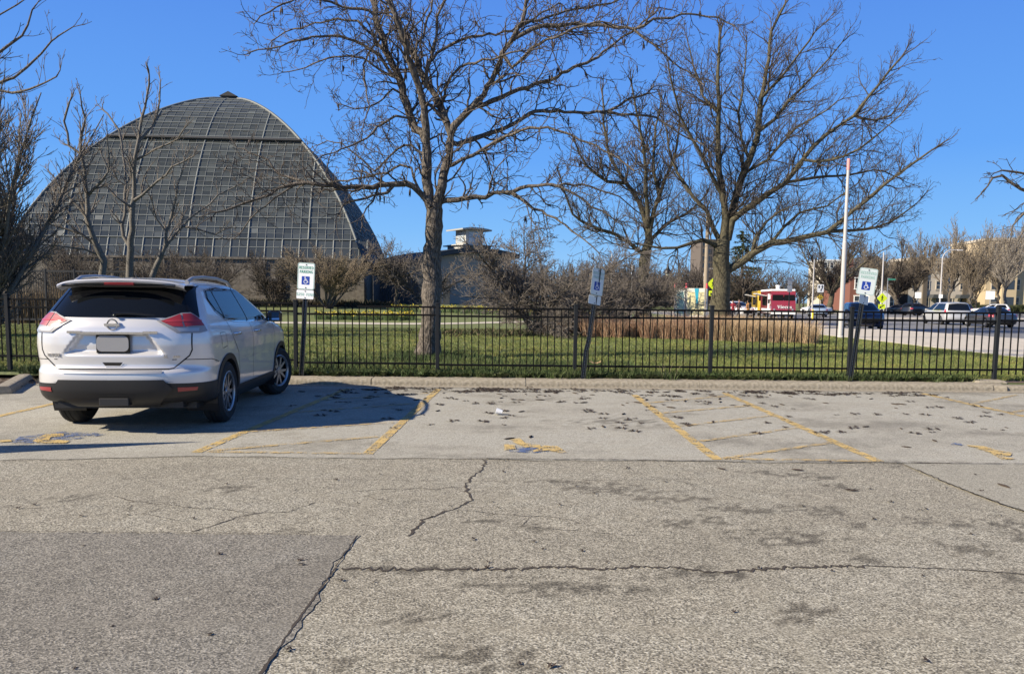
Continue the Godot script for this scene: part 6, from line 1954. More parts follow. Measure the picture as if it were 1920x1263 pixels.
func road_car(kind: String, called: String, label: String, paint: Material, at: Vector3, turn: float, group := "") -> Node3D:
	# a smaller-scale car for the street: same skin, fewer panels
	var c := Shape.new()
	var glass_y := 0.0
	match kind:
		"sedan":
			c.k = [[0.20, 0.76, 0.25, 4.5, 0.4, 0.6], [0.30, 0.86, 0.08, 4.65, 0.5, 0.8], [0.50, 0.90, 0.0, 4.72, 0.5, 0.9], [0.70, 0.905, 0.02, 4.70, 0.5, 0.9], [0.84, 0.90, 0.06, 4.55, 0.5, 0.9], [0.92, 0.885, 0.12, 4.2, 0.45, 0.8], [0.97, 0.865, 0.30, 3.7, 0.45, 0.6], [1.0, 0.85, 0.62, 3.4, 0.4, 0.5], [1.10, 0.80, 0.85, 3.15, 0.4, 0.4], [1.25, 0.72, 1.12, 2.82, 0.4, 0.4], [1.36, 0.65, 1.36, 2.55, 0.4, 0.4], [1.41, 0.55, 1.55, 2.35, 0.35, 0.35], [1.44, 0.3, 1.75, 2.15, 0.2, 0.2], [1.445, 0.0, 1.85, 2.05, 0.1, 0.1]]
			c.axles = [1.0, 3.75]
			glass_y = 0.99
		"van":
			c.k = [[0.22, 0.82, 0.20, 4.7, 0.4, 0.6], [0.34, 0.94, 0.06, 4.95, 0.4, 0.8], [0.55, 0.98, 0.0, 5.1, 0.4, 0.9], [0.75, 0.985, 0.04, 5.08, 0.38, 0.9], [0.92, 0.98, 0.06, 4.9, 0.36, 0.9], [1.02, 0.965, 0.07, 4.5, 0.34, 0.7], [1.08, 0.95, 0.08, 4.2, 0.34, 0.6], [1.2, 0.92, 0.11, 3.95, 0.34, 0.5], [1.45, 0.85, 0.20, 3.45, 0.34, 0.45], [1.62, 0.79, 0.28, 3.05, 0.34, 0.4], [1.70, 0.72, 0.36, 2.75, 0.34, 0.4], [1.74, 0.55, 0.6, 2.4, 0.3, 0.3], [1.755, 0.0, 1.0, 2.0, 0.2, 0.2]]
			c.axles = [1.05, 4.12]
			glass_y = 1.08
		"suv":
			c.k = [[0.22, 0.80, 0.22, 4.3, 0.4, 0.6], [0.34, 0.90, 0.06, 4.5, 0.45, 0.7], [0.55, 0.925, 0.0, 4.6, 0.45, 0.7], [0.75, 0.93, 0.03, 4.6, 0.42, 0.7], [0.95, 0.925, 0.06, 4.5, 0.4, 0.7], [1.06, 0.91, 0.07, 4.2, 0.4, 0.6], [1.12, 0.895, 0.09, 3.5, 0.38, 0.5], [1.2, 0.86, 0.13, 3.25, 0.38, 0.45], [1.4, 0.79, 0.26, 2.85, 0.38, 0.4], [1.56, 0.72, 0.36, 2.5, 0.38, 0.4], [1.63, 0.65, 0.44, 2.3, 0.36, 0.36], [1.67, 0.45, 0.7, 2.1, 0.3, 0.3], [1.68, 0.0, 1.0, 1.8, 0.2, 0.2]]
			c.axles = [0.95, 3.6]
			glass_y = 1.11
	c.arch = 0.37
	c.hub = 0.34
	var ln: float = c.k[2][3]
	var top: float = c.k[c.k.size() - 1][0]
	var t := thing(called, label, "car", at, turn, group)
	var holder := Node3D.new()
	part(t, "body", car_body(c, 0.035, 12, 40, 10, 0.21), paint)
	var y1 := top - 0.11
	var r0 := c.row(glass_y + 0.03)
	var r1 := c.row(y1)
	var fwd0: float = r0[3] - 0.38
	var fwd1: float = r1[3] - 0.30
	var aft0: float = r0[2] + (0.42 if kind != "sedan" else 0.30)
	var aft1: float = r1[2] + (0.34 if kind != "sedan" else 0.25)
	for sg in [-1.0, 1.0]:
		part(t, "side_glass", patch(c, PackedVector2Array([Vector2(aft0, glass_y + 0.03), Vector2(fwd0, glass_y + 0.03), Vector2(fwd1, y1), Vector2(aft1, y1)]), "side", sg, 0.006, 14, 6), M.tint_glass)
		for f in [0.33, 0.64]:
			part(t, "window_pillar", seam(c, PackedVector2Array([Vector2(lerpf(aft0, fwd0, f), glass_y + 0.02), Vector2(lerpf(aft1, fwd1, f), y1)]), "side", sg, 0.04, 0.010), paint if f > 0.5 else M.gloss_black)
		var ty := glass_y - 0.10
		part(t, "tail_lamp", patch(c, PackedVector2Array([Vector2(0.52, ty - 0.16), Vector2(1.0, ty - 0.14), Vector2(1.0, ty + 0.03), Vector2(0.52, ty + 0.02)]) if kind != "van" else PackedVector2Array([Vector2(0.70, 0.85), Vector2(1.02, 0.85), Vector2(1.0, 1.18), Vector2(0.74, 1.18)]), "q", sg, 0.008, 8, 5), M.lamp_bright)
		part(t, "headlamp", patch(c, PackedVector2Array([Vector2(2.05, 0.66), Vector2(2.55, 0.64), Vector2(2.50, 0.80), Vector2(2.05, 0.82)]), "q", sg, 0.008, 8, 4), M.lamp_clear)
		for ax in c.axles:
			make_wheel(t, Vector3(sg * (c.row(0.5)[1] - 0.12), c.hub, -ax), c.hub, 0.22, 0.21, sg, false)
		var b := B.new()
		b.cbox(Vector3(sg * (c.row(glass_y)[1] + 0.08), glass_y + 0.07, -(fwd0 - 0.1)), Vector3(0.18, 0.13, 0.09), 0.02)
		part(t, "door_mirror", b, paint)
		part(t, "sill", patch(c, PackedVector2Array([Vector2(c.axles[0] + 0.4, 0.215), Vector2(c.axles[1] - 0.4, 0.215), Vector2(c.axles[1] - 0.4, 0.33), Vector2(c.axles[0] + 0.4, 0.33)]), "side", sg, 0.006, 6, 3), M.cladding)
	var hw: float = r0[1] - 0.12
	var hw1: float = r1[1] - 0.10
	part(t, "rear_window", patch(c, PackedVector2Array([Vector2(-hw, glass_y + 0.04), Vector2(hw, glass_y + 0.04), Vector2(hw1, y1 + 0.02), Vector2(-hw1, y1 + 0.02)]), "rear", 1, 0.006, 14, 6), M.tint_glass)
	part(t, "windscreen", patch(c, PackedVector2Array([Vector2(-hw, glass_y + 0.06), Vector2(hw, glass_y + 0.06), Vector2(hw1, y1 + 0.02), Vector2(-hw1, y1 + 0.02)]), "front", 1, 0.006, 14, 6), M.tint_glass)
	part(t, "grille", patch(c, PackedVector2Array([Vector2(-0.5, 0.42), Vector2(0.5, 0.42), Vector2(0.55, 0.72), Vector2(-0.55, 0.72)]), "front", 1, 0.006, 8, 4), M.gloss_black)
	part(t, "bumper", patch(c, PackedVector2Array([Vector2(-0.8, 0.22), Vector2(0.8, 0.22), Vector2(0.8, 0.42), Vector2(-0.8, 0.42)]), "rear", 1, 0.008, 10, 4), M.cladding)
	var b2 := B.new()
	b2.box(Vector3(0, 0.34, -ln / 2), Vector3(1.5, 0.22, ln * 0.82))
	b2.box(Vector3(0, 0.62, -ln / 2), Vector3(1.15, 0.4, ln * 0.7))
	part(t, "underbody", b2, M.black)
	holder.free()
	return t
func food_truck(called: String, label: String, paint: Material, at: Vector3, turn: float, red: bool) -> void:
	# a step van: tall box, flat nose with a wide windscreen, front at -z turned to face us
	var t := thing(called, label, "food truck", at, turn)
	t.scale = Vector3(1.0, 0.97, 1.0)
	var b := B.new()
	var side := PackedVector2Array([Vector2(-3.4, 0.55), Vector2(3.25, 0.55), Vector2(3.35, 0.8), Vector2(3.3, 1.35), Vector2(3.0, 2.65), Vector2(2.8, 2.8), Vector2(-3.4, 2.8)])
	b.prism(side, -1.12, 1.12, Transform3D(Basis(Vector3.UP, PI / 2), Vector3.ZERO))
	part(t, "body", b, paint)
	b = B.new()
	b.cbox(Vector3(0, 2.88, 0.25), Vector3(2.3, 0.18, 6.3), 0.05)
	part(t, "roof", b, M.white if red else paint)
	b = B.new()
	b.box(Vector3(0, 0.62, -3.38), Vector3(2.3, 0.26, 0.18))
	part(t, "front_bumper", b, M.white)
	var ba := Basis(Vector3.RIGHT, -0.227)
	for i in 2:
		b = B.new()
		b.box(Vector3(-0.53 + i * 1.06, 1.95, -3.19), Vector3(1.0, 0.95, 0.06), ba)
		part(t, "windscreen", b, M.tint_glass)
	for sg in [-1.0, 1.0]:
		b = B.new()
		b.lathe([Vector2(0.1, -0.02), Vector2(0.09, 0.03), Vector2(0.0, 0.04)], 12, Transform3D(Basis(Vector3.RIGHT, -PI / 2), Vector3(sg * 0.85, 0.95, -3.36)))
		part(t, "headlamp", b, M.lamp_clear)
		for z in [-2.3, 2.0]:
			make_wheel(t, Vector3(sg * 0.95, 0.42, z), 0.42, 0.24, 0.24, sg, false)
		b = B.new()
		b.cbox(Vector3(sg * 1.32, 1.75, -3.0), Vector3(0.16, 0.42, 0.1), 0.02)
		b.box(Vector3(sg * 1.2, 1.75, -2.95), Vector3(0.2, 0.04, 0.04))
		part(t, "mirror", b, M.black)
	b = B.new()
	b.box(Vector3(0, 0.5, 0), Vector3(1.8, 0.3, 6.2))
	part(t, "chassis", b, M.black)
	# serving hatch and lower skirt on the kerb side
	b = B.new()
	b.box(Vector3(1.14, 1.85, 0.6), Vector3(0.05, 1.0, 2.6))
	var ht := part(t, "serving_hatch", b, M.tint_glass)
	b = B.new()
	b.box(Vector3(1.62, 2.42, 0.6), Vector3(1.0, 0.05, 2.6), Basis(Vector3.BACK, 0.25))
	part(ht, "awning", b, M.white)
	b = B.new()
	b.box(Vector3(1.14, 0.82, -0.2), Vector3(0.05, 0.42, 5.0))
	part(t, "skirt", b, M.white)
	b = B.new()
	b.box(Vector3(1.14, 1.65, -1.75), Vector3(0.06, 1.7, 0.75))
	part(t, "side_door", b, M.white if red else M.tint_glass)
	if red:
		b = B.new()
		b.lathe([Vector2(0.2, 2.9), Vector2(0.2, 3.3), Vector2(0.26, 3.32), Vector2(0.22, 3.42), Vector2(0.0, 3.44)], 12)
		part(t, "roof_vent", b, M.white)
		var tm := part(t, "lettering", text_mesh("Viecos", 0.30, 0.02, true, true), M.white, Vector3(-0.1, 1.2, -3.36))
		tm.rotation.y = PI
		for i in 2:
			b = B.new()
			b.box(Vector3(1.14, 1.65 + i * 0.5, -2.45), Vector3(0.05, 0.34, 0.3))
			part(t, "menu_board", b, M.white)
func build_vehicles() -> void:
	car_materials()
	white_suv()
	var g := -0.13
	food_truck("food_truck", "dark red food truck with white roof and wide windscreen", M.paint_red, Vector3(26.6, g, -77.4), PI - 0.16, true)
	food_truck("food_truck", "yellow food truck parked behind the red one", M.paint_yellow, Vector3(29.3, g, -89.5), PI - 0.2, false)
	road_car("suv", "parked_car", "white car parked in front of the yellow food truck", M.paint_plain_white, Vector3(23.6, g, -84.5), PI + 0.2)
	road_car("sedan", "parked_car", "light blue sedan driving away past the yellow posts", M.paint_ice, Vector3(34.3, g, -86.0), -0.28)
	road_car("suv", "moving_car", "dark blue pickup-like SUV coming towards the white pole", M.paint_blue, Vector3(21.9, g, -49.3), PI - 0.24)
	road_car("suv", "parked_car", "black crossover with red tail lamps at the far kerb", M.paint_black, Vector3(53.0, g, -104.0), -1.2)
	road_car("sedan", "parked_car", "black sedan parked nose towards the crossover", M.paint_black, Vector3(57.4, g, -119.0), -1.99)
	road_car("suv", "parked_car", "black car parked behind the crossing sign", M.paint_black, Vector3(55.5, g, -118.0), 1.4)
	road_car("van", "moving_van", "silver minivan driving away along the street", M.paint_silver, Vector3(34.3, g, -59.0), -0.12)
	road_car("sedan", "moving_car", "slate dark sedan following the silver minivan", M.paint_slate, Vector3(33.7, g, -52.5), -0.12)
	road_car("suv", "parked_car", "white car parked behind the slate sedan", M.paint_plain_white, Vector3(64.0, g, -99.0), 1.2)
	road_car("suv", "parked_car", "dark car parked under the plane tree", M.paint_black, Vector3(60.5, g, -101.0), 1.2)
	road_car("sedan", "moving_car", "dark blue sedan behind the last fence panels", M.paint_blue, Vector3(34.2, g, -46.2), -0.12)
	road_car("sedan", "parked_car", "white sedan half hidden behind the light blue sedan", M.paint_plain_white, Vector3(44.5, g, -108.0), 0.5)

# ---------------------------------------------------------------- signs in the car park
func wheelchair(b: B, ox: float, oy: float, k: float, z0: float, z1: float) -> void:
	# the seated figure on a wheel, k metres high
	b.prism(ring(ox - 0.12 * k, oy + 0.40 * k, 0.075 * k, 14), z0, z1)
	for q in [[-0.12, 0.33, -0.09, -0.02, 0.045], [-0.11, 0.14, 0.13, 0.14, 0.035], [-0.09, -0.02, 0.16, -0.02, 0.045], [0.16, -0.02, 0.27, -0.28, 0.045], [0.27, -0.28, 0.36, -0.25, 0.035]]:
		var p := Vector2(q[0], q[1]) * k
		var e := Vector2(q[2], q[3]) * k
		var d := (e - p).normalized()
		var nn: Vector2 = Vector2(-d.y, d.x) * q[4] * k
		var o := Vector2(ox, oy)
		b.prism(PackedVector2Array([o + p - nn - d * 0.02 * k, o + e - nn + d * 0.02 * k, o + e + nn + d * 0.02 * k, o + p + nn - d * 0.02 * k]), z0, z1)
	var arc := PackedVector2Array()
	var back := PackedVector2Array()
	for i in 21:
		var a := deg_to_rad(120.0 + 245.0 * i / 20.0)
		arc.append(Vector2(ox - 0.03 * k + cos(a) * 0.28 * k, oy - 0.20 * k + sin(a) * 0.28 * k))
		back.append(Vector2(ox - 0.03 * k + cos(a) * 0.21 * k, oy - 0.20 * k + sin(a) * 0.21 * k))
	back.reverse()
	arc.append_array(back)
	b.prism(arc, z0, z1)
func parking_sign(label: String, foot: Vector3, bend: Array, panel_at: Vector3, lean: float, turn: float, fresh: bool, small_turn: float, words := true) -> void:
	var t := thing("parking_sign", label, "sign", foot)
	var b := B.new()
	# perforated U-channel post: web and two flanges
	var pts: PackedVector3Array = v3s(bend)
	for i in pts.size() - 1:
		var d := pts[i + 1] - pts[i]
		var y := d.normalized()
		var x := y.cross(Vector3.BACK).normalized()
		var ba := Basis(x, y, x.cross(y))
		var m := (pts[i] + pts[i + 1]) * 0.5
		b.box(m, Vector3(0.044, d.length() + 0.01, 0.006), ba)
		for s in [-1.0, 1.0]:
			b.box(m + x * s * 0.027 + ba.z * 0.012, Vector3(0.006, d.length() + 0.01, 0.03), ba)
			b.box(m + x * s * 0.034 + ba.z * 0.028, Vector3(0.014, d.length() + 0.01, 0.004), ba)
	var post := part(t, "post", b, M.sign_post)
	var holes := B.new()
	for i in pts.size() - 1:
		var d := pts[i + 1] - pts[i]
		var k := int(d.length() / 0.0254)
		for j in k:
			var c := pts[i] + d * ((j + 0.5) / k)
			holes.box(c + Vector3(0, 0, 0.0045), Vector3(0.009, 0.009, 0.003))
	part(post, "holes", holes, M.steel)
	var pn := part(t, "sign_panel", B.new(), M.sign_white if fresh else M.sign_faded, panel_at)
	pn.rotation = Vector3(0, turn, lean)
	b = B.new()
	b.prism(rrect(0.305, 0.457, 0.035), -0.002, 0.0)
	pn.mesh = b.done()
	b = B.new()
	var o := rrect(0.293, 0.445, 0.03, 0, 0, 6)
	var inn := rrect(0.279, 0.431, 0.024, 0, 0, 6)
	for i in o.size():
		var i2 := (i + 1) % o.size()
		b.quad(Vector3(o[i].x, o[i].y, 0.0012), Vector3(o[i2].x, o[i2].y, 0.0012), Vector3(inn[i2].x, inn[i2].y, 0.0012), Vector3(inn[i].x, inn[i].y, 0.0012))
	var green: Material = M.sign_green if fresh else M.sign_green_faded
	part(pn, "border", b, green)
	if words:
		for w in [["RESERVED", 0.145, 0.040], ["PARKING", 0.075, 0.040]]:
			var tm := part(pn, "lettering", text_mesh(w[0], w[2], 0.002), green, Vector3(0, w[1], 0.0012))
			tm.scale = Vector3(0.98, 1.25, 1)
	b = B.new()
	b.prism(rrect(0.142, 0.142, 0.01, -0.005, -0.072), 0.0, 0.0016)
	var bl := part(pn, "blue_square", b, M.sign_blue)
	b = B.new()
	wheelchair(b, 0.0, -0.068, 0.125, 0.0016, 0.0032)
	part(bl, "wheelchair_symbol", b, M.sign_white)
	b = B.new()
	for y in [0.195, -0.195]:
		b.lathe([Vector2(0.011, 0.0), Vector2(0.009, 0.006), Vector2(0.0, 0.007)], 8, Transform3D(Basis(Vector3.RIGHT, PI / 2), Vector3(0, y, 0.001)))
	part(pn, "bolts", b, M.dark_metal)
	var sm := part(t, "fine_panel", B.new(), M.sign_white if fresh else M.sign_faded, panel_at + Basis(Vector3.BACK, lean) * Vector3(-0.004, -0.312, 0.004))
	sm.rotation = Vector3(0, turn + small_turn, lean)
	b = B.new()
	b.prism(rrect(0.305, 0.152 if words else 0.14, 0.018), -0.002, 0.0)
	sm.mesh = b.done()
	if words and fresh:
		for w in [["$250", -0.085], ["FINE", 0.09]]:
			part(sm, "lettering", text_mesh(w[0], 0.046, 0.002), M.sign_green_faded, Vector3(w[1], 0, 0.0012))
	b = B.new()
	for y in [0.055, -0.055]:
		b.lathe([Vector2(0.010, 0.0), Vector2(0.008, 0.006), Vector2(0.0, 0.007)], 8, Transform3D(Basis(Vector3.RIGHT, PI / 2), Vector3(0, y, 0.001)))
	part(sm, "bolts", b, M.dark_metal)
func build_signs() -> void:
	mat("sign_post", 0.03, 0.034, 0.036, 0.55, 0.3)
	# upright, leaning with a bent foot, leaning straight
	parking_sign("upright white reserved parking sign beside the white car's nose", Vector3(-3.67, 0.1, -13.32), [0, 0, 0, 0.05, 0.7, 0, 0.11, 1.62, 0, 0.125, 1.98, 0], Vector3(0.115, 1.74, 0.045), -0.055, -0.12, true, 0.0)
	parking_sign("faded reserved parking sign on a post bent at the foot", Vector3(1.235, 0.1, -13.30), [0, 0, 0, 0.045, 0.50, 0, 0.085, 0.66, 0, 0.16, 1.25, 0, 0.245, 1.92, 0], Vector3(0.222, 1.69, 0.045), -0.135, 0.72, false, 0.0)
	parking_sign("pale reserved parking sign leaning with its fine plate twisted", Vector3(5.88, 0.1, -13.30), [0, 0, 0, 0.10, 1.0, 0, 0.20, 1.95, 0], Vector3(0.20, 1.74, 0.045), -0.125, -0.1, false, 0.75)

# ---------------------------------------------------------------- poles, lamps and signs of the street
func pole(called: String, label: String, category: String, at: Vector3, h: float, r0: float, r1: float, m: Material) -> Node3D:
	var t := thing(called, label, category, at)
	var b := B.new()
	b.lathe([Vector2(r0 * 1.5, 0), Vector2(r0 * 1.5, 0.05), Vector2(r0, 0.09), Vector2(r1, h), Vector2(0, h + 0.01)], 14)
	part(t, "pole", b, m)
	return t
func gooseneck(label: String, at: Vector3, h: float, reach: float, m: Material) -> void:
	var t := thing("street_lamp", label, "street lamp", at)
	var pts := PackedVector3Array([Vector3.ZERO, Vector3(0, h * 0.86, 0)])
	var rad := PackedFloat32Array([0.11, 0.07])
	for i in 9:
		var a := PI / 2 * (i + 1) / 9.0
		pts.append(Vector3(reach * 0.6 * (1 - cos(a)), h * 0.86 + h * 0.14 * sin(a), 0))
		rad.append(0.06)
	pts.append(Vector3(reach, h * 1.005, 0))
	rad.append(0.05)
	var b := B.new()
	b.tube(pts, rad, 8, true)
	part(t, "pole", b, m)
	b = B.new()
	b.cbox(Vector3(reach + signf(reach) * 0.3, h * 1.0, 0), Vector3(0.75, 0.14, 0.28), 0.05)
	part(t, "lamp_head", b, M.pole_white)
func post_sign(called: String, label: String, at: Vector3, h: float, m: Material, turn := 0.0) -> Node3D:
	var t := thing(called, label, "sign", at, turn)
	var b := B.new()
	b.cbox(Vector3(0, h / 2, 0), Vector3(0.06, h, 0.04), 0.006)
	part(t, "post", b, m)
	return t
func diamond(k: float) -> PackedVector2Array:
	var p := rrect(k, k, k * 0.08)
	var o := PackedVector2Array()
	for q in p: o.append(q.rotated(PI / 4))
	return o
func walker(b: B, ox: float, oy: float, k: float, z0: float, z1: float) -> void:
	b.prism(ring(ox + 0.02 * k, oy + 0.42 * k, 0.08 * k, 10), z0, z1)
	for q in [[0.0, 0.32, -0.02, -0.02, 0.075], [-0.02, 0.0, 0.14, -0.42, 0.04], [-0.02, 0.0, -0.18, -0.42, 0.04], [0.0, 0.30, 0.2, 0.06, 0.03], [0.0, 0.30, -0.2, 0.08, 0.03]]:
		var p := Vector2(ox, oy) + Vector2(q[0], q[1]) * k
		var e := Vector2(ox, oy) + Vector2(q[2], q[3]) * k
		var nn: Vector2 = Vector2(-(e - p).y, (e - p).x).normalized() * q[4] * k
		b.prism(PackedVector2Array([p - nn, e - nn, e + nn, p + nn]), z0, z1)
func crossing_sign(label: String, at: Vector3, y: float, turn: float) -> void:
	var t := post_sign("crossing_sign", label, at, y + 0.5, M.steel, turn)
	var b := B.new()
	b.prism(diamond(0.66), 0.03, 0.045, Transform3D(Basis(), Vector3(0, y, 0)))
	var p := part(t, "sign_panel", b, M.sign_lime)
	b = B.new()
	walker(b, 0, y, 0.52, 0.045, 0.055)
	part(p, "walking_figure", b, M.black)
	b = B.new()
	b.prism(rrect(0.6, 0.4, 0.04, 0, y - 0.72), 0.03, 0.045)
	var a := part(t, "arrow_panel", b, M.sign_lime)
	b = B.new()
	b.prism(PackedVector2Array([Vector2(-0.2, y - 0.86), Vector2(-0.02, y - 0.84), Vector2(-0.08, y - 0.78), Vector2(0.2, y - 0.61), Vector2(0.16, y - 0.55), Vector2(-0.11, y - 0.72), Vector2(-0.17, y - 0.66)]), 0.045, 0.055)
	part(a, "arrow", b, M.black)
func build_street_things() -> void:
	var g := -0.13
	var t := pole("white_pole", "tall white pole with pink top at the edge of the lawn", "pole", Vector3(13.08, 0.1, -30.6), 6.95, 0.088, 0.056, M.pole_white)
	var b := B.new()
	b.lathe([Vector2(0.064, 6.55), Vector2(0.064, 6.98), Vector2(0, 6.99)], 14)
	part(t, "pink_band", b, M.pole_pink)
	b = B.new()
	b.lathe([Vector2(0.096, 0.1), Vector2(0.084, 3.75), Vector2(0.072, 3.8)], 14)
	part(t, "sleeve", b, M.pole_white)
	# lantern on a bent black post
	t = thing("lantern_post", "black lamp post with hanging bell lantern beside the hawthorns", "street lamp", Vector3(9.75, 0.1, -45.5))
	var pts := PackedVector3Array([Vector3(0, 0, 0), Vector3(0, 0.9, 0), Vector3(0, 3.6, 0)])
	var rad := PackedFloat32Array([0.1, 0.055, 0.05])
	for i in 8:
		var a := PI * (i + 1) / 8.0
		pts.append(Vector3(-0.32 * (1 - cos(a)), 3.6 + 0.45 * sin(a), 0))
		rad.append(0.035)
	b = B.new()
	b.tube(pts, rad, 8, true)
	part(t, "post", b, M.black)
	b = B.new()
	b.lathe([Vector2(0.17, 0.0), Vector2(0.24, 0.02), Vector2(0.20, 0.16), Vector2(0.10, 0.30), Vector2(0.05, 0.46), Vector2(0.03, 0.62), Vector2(0.0, 0.63)], 14, Transform3D(Basis(), Vector3(-0.64, 3.0, 0)))
	var lt := part(t, "lantern", b, M.black)
	b = B.new()
	b.lathe([Vector2(0.0, -0.14), Vector2(0.11, -0.10), Vector2(0.15, 0.0)], 12, Transform3D(Basis(), Vector3(-0.64, 3.0, 0)))
	part(lt, "globe", b, M.lamp_glass)
	# wooden pole and lamps
	t = pole("utility_pole", "tall tan wooden pole beside the mossy tree trunk", "pole", Vector3(13.0, 0.1, -52.0), 7.2, 0.17, 0.12, M.wood)
	gooseneck("pale curved street lamp behind the wooden pole", Vector3(33.6, g, -136.0), 7.4, 1.2, M.pole_white)
	gooseneck("tall grey curved street lamp in front of the cream town house", Vector3(56.0, g, -101.0), 8.6, 1.9, M.pole_white)
	pole("signal_pole", "thin white pole beside the keep-right sign", "pole", Vector3(32.3, g, -83.0), 6.2, 0.09, 0.05, M.pole_white)
	pole("signal_pole", "thin white pole behind the pedestrian crossing sign", "pole", Vector3(34.2, g, -71.5), 6.3, 0.1, 0.05, M.pole_white)
	pole("flag_pole", "slim pale pole near the black lantern post", "pole", Vector3(9.4, 0.05, -61.0), 4.6, 0.06, 0.04, M.pole_white)
	pole("flag_pole", "slim pale pole among the far hawthorn twigs", "pole", Vector3(7.9, 0.05, -62.0), 5.2, 0.06, 0.04, M.pole_white)
	# information board on three red-topped posts
	t = thing("information_board", "cream information board with blue strip on red topped posts", "notice board", Vector3(8.35, 0.1, -37.0), -0.3)
	for x in [-0.55, -0.02, 0.93]:
		b = B.new()
		b.lathe([Vector2(0.045, 0), Vector2(0.045, 2.12), Vector2(0.0, 2.13)], 10, Transform3D(Basis(), Vector3(x, 0, -0.06)))
		var p := part(t, "post", b, M.steel)
		b = B.new()
		b.lathe([Vector2(0.055, 2.0), Vector2(0.055, 2.24), Vector2(0.0, 2.25)], 10, Transform3D(Basis(), Vector3(x, 0, -0.06)))
		part(p, "red_cap", b, M.pole_red)
	for q in [[-0.29, 0.44, M.board_green], [0.43, 0.84, M.board_cream]]:
		b = B.new()
		b.cbox(Vector3(q[0], 1.33, 0), Vector3(q[1], 1.35, 0.05), 0.01)
		var p := part(t, "panel", b, M.board_white)
		b = B.new()
		b.box(Vector3(q[0], 1.28, 0.028), Vector3(q[1] * 0.72 if q[1] < 0.5 else q[1] * 0.92, 1.1, 0.006))
		part(p, "print", b, q[2])
	b = B.new()
	b.prism(PackedVector2Array([Vector2(0.36, 2.0), Vector2(0.56, 2.0), Vector2(0.53, 1.25), Vector2(0.46, 1.28)]), 0.03, 0.036)
	part(t, "blue_strip", b, M.board_blue)
	b = B.new()
	b.box(Vector3(0.70, 1.22, 0.032), Vector3(0.30, 0.03, 0.01))
	b.box(Vector3(0.52, 1.0, 0.032), Vector3(0.012, 0.62, 0.01))
	part(t, "divider", b, M.dark_grey)
	# yellow diamond crossing signs
	crossing_sign("lime pedestrian crossing sign half hidden by the mossy trunk", Vector3(15.55, 0.0, -60.0), 2.85, 0.0)
	crossing_sign("lime pedestrian crossing sign above the dark blue car", Vector3(32.1, g, -67.0), 2.05, 0.0)
	t = post_sign("keep_right_sign", "white keep-right sign above a yellow and black checkered diamond", Vector3(29.9, g, -75.0), 3.3, M.black)
	b = B.new()
	b.prism(rrect(0.62, 0.76, 0.04, 0, 3.0), 0.03, 0.045)
	var p2 := part(t, "sign_panel", b, M.sign_white)
	b = B.new()
	b.prism(PackedVector2Array([Vector2(-0.22, 3.25), Vector2(-0.06, 3.25), Vector2(-0.10, 3.05), Vector2(-0.16, 2.98), Vector2(-0.22, 3.08)]), 0.045, 0.055)
	b.prism(PackedVector2Array([Vector2(0.0, 2.72), Vector2(0.09, 2.72), Vector2(0.11, 2.88), Vector2(0.20, 3.0), Vector2(0.20, 3.15), Vector2(0.27, 3.15), Vector2(0.16, 3.33), Vector2(0.04, 3.15), Vector2(0.11, 3.15), Vector2(0.11, 3.02), Vector2(0.0, 2.88)]), 0.045, 0.055)
	part(p2, "arrow", b, M.black)
	b = B.new()
	b.prism(diamond(0.44), 0.03, 0.045, Transform3D(Basis(), Vector3(0, 2.15, 0)))
	var dm := part(t, "checkered_panel", b, M.yellow)
	b = B.new()
	for i in 4:
		for j in 4:
			if (i + j) % 2: continue
			var c := Vector2((i - 1.5) * 0.105, (j - 1.5) * 0.105).rotated(PI / 4)
			b.box(Vector3(c.x, 2.15 + c.y, 0.048), Vector3(0.10, 0.10, 0.01), Basis(Vector3.BACK, PI / 4))
	part(dm, "checks", b, M.black)
	t = post_sign("back_of_sign", "grey back of a street sign on a black post by the red truck", Vector3(16.5, 0.02, -46.0), 2.95, M.black)
	b = B.new()
	b.prism(rrect(0.28, 0.42, 0.03, 0, 2.72), 0.03, 0.045)
	b.prism(rrect(0.28, 0.40, 0.03, 0, 2.28), 0.03, 0.045)
	part(t, "sign_panel", b, M.steel)
	var boards := [[61.5, -117.0, 2.9, "white sign board in front of the dark spreading tree"], [52.0, -84.0, 2.6, "white sign board beyond the roof of the silver minivan"], [58.0, -121.0, 2.4, "small white sign beside the black sedan"], [55.5, -100.0, 2.6, "small white sign on a thin post by the black crossover"]]
	for q in boards:
		t = post_sign("street_sign", q[3], Vector3(q[0], g, q[1]), q[2] + 0.3, M.steel, -0.4)
		b = B.new()
		var w := 0.85 if "board" in q[3] else 0.45
		b.prism(rrect(w, w * 1.05, 0.03, 0, q[2]), 0.03, 0.05)
		part(t, "sign_panel", b, M.sign_white)
	t = post_sign("street_name_sign", "green street name sign over the far crossing", Vector3(35.2, g, -72.5), 4.0, M.steel)
	b = B.new()
	b.box(Vector3(0.35, 3.85, 0.03), Vector3(0.7, 0.14, 0.02))
	part(t, "sign_panel", b, M.sign_green)
	for q in [[27.9, -71.5], [30.6, -71.0]]:
		b = B.new()
		b.lathe([Vector2(0.09, 0), Vector2(0.09, 0.9), Vector2(0.06, 0.98), Vector2(0, 1.0)], 12)
		solo("bollard", b, M.yellow, "yellow bollard in front of the light blue sedan", "bollard", Vector3(q[0], g, q[1]), "yellow bollards by the crossing")
	# low hedge before the yellow block
	var places := []
	for i in 500:
		places.append(Vector3(rng.randf_range(74, 100), 0.1, rng.randf_range(-133, -131)))
	scatter("far_hedge", "dark clipped hedge at the foot of the yellow apartment block", "hedge", blades(30, 1.3, 0.6, 0.3, 0.06, [Color(0.03, 0.04, 0.015), Color(0.05, 0.055, 0.02)]), M.blade, places, 0.8, 1.1)
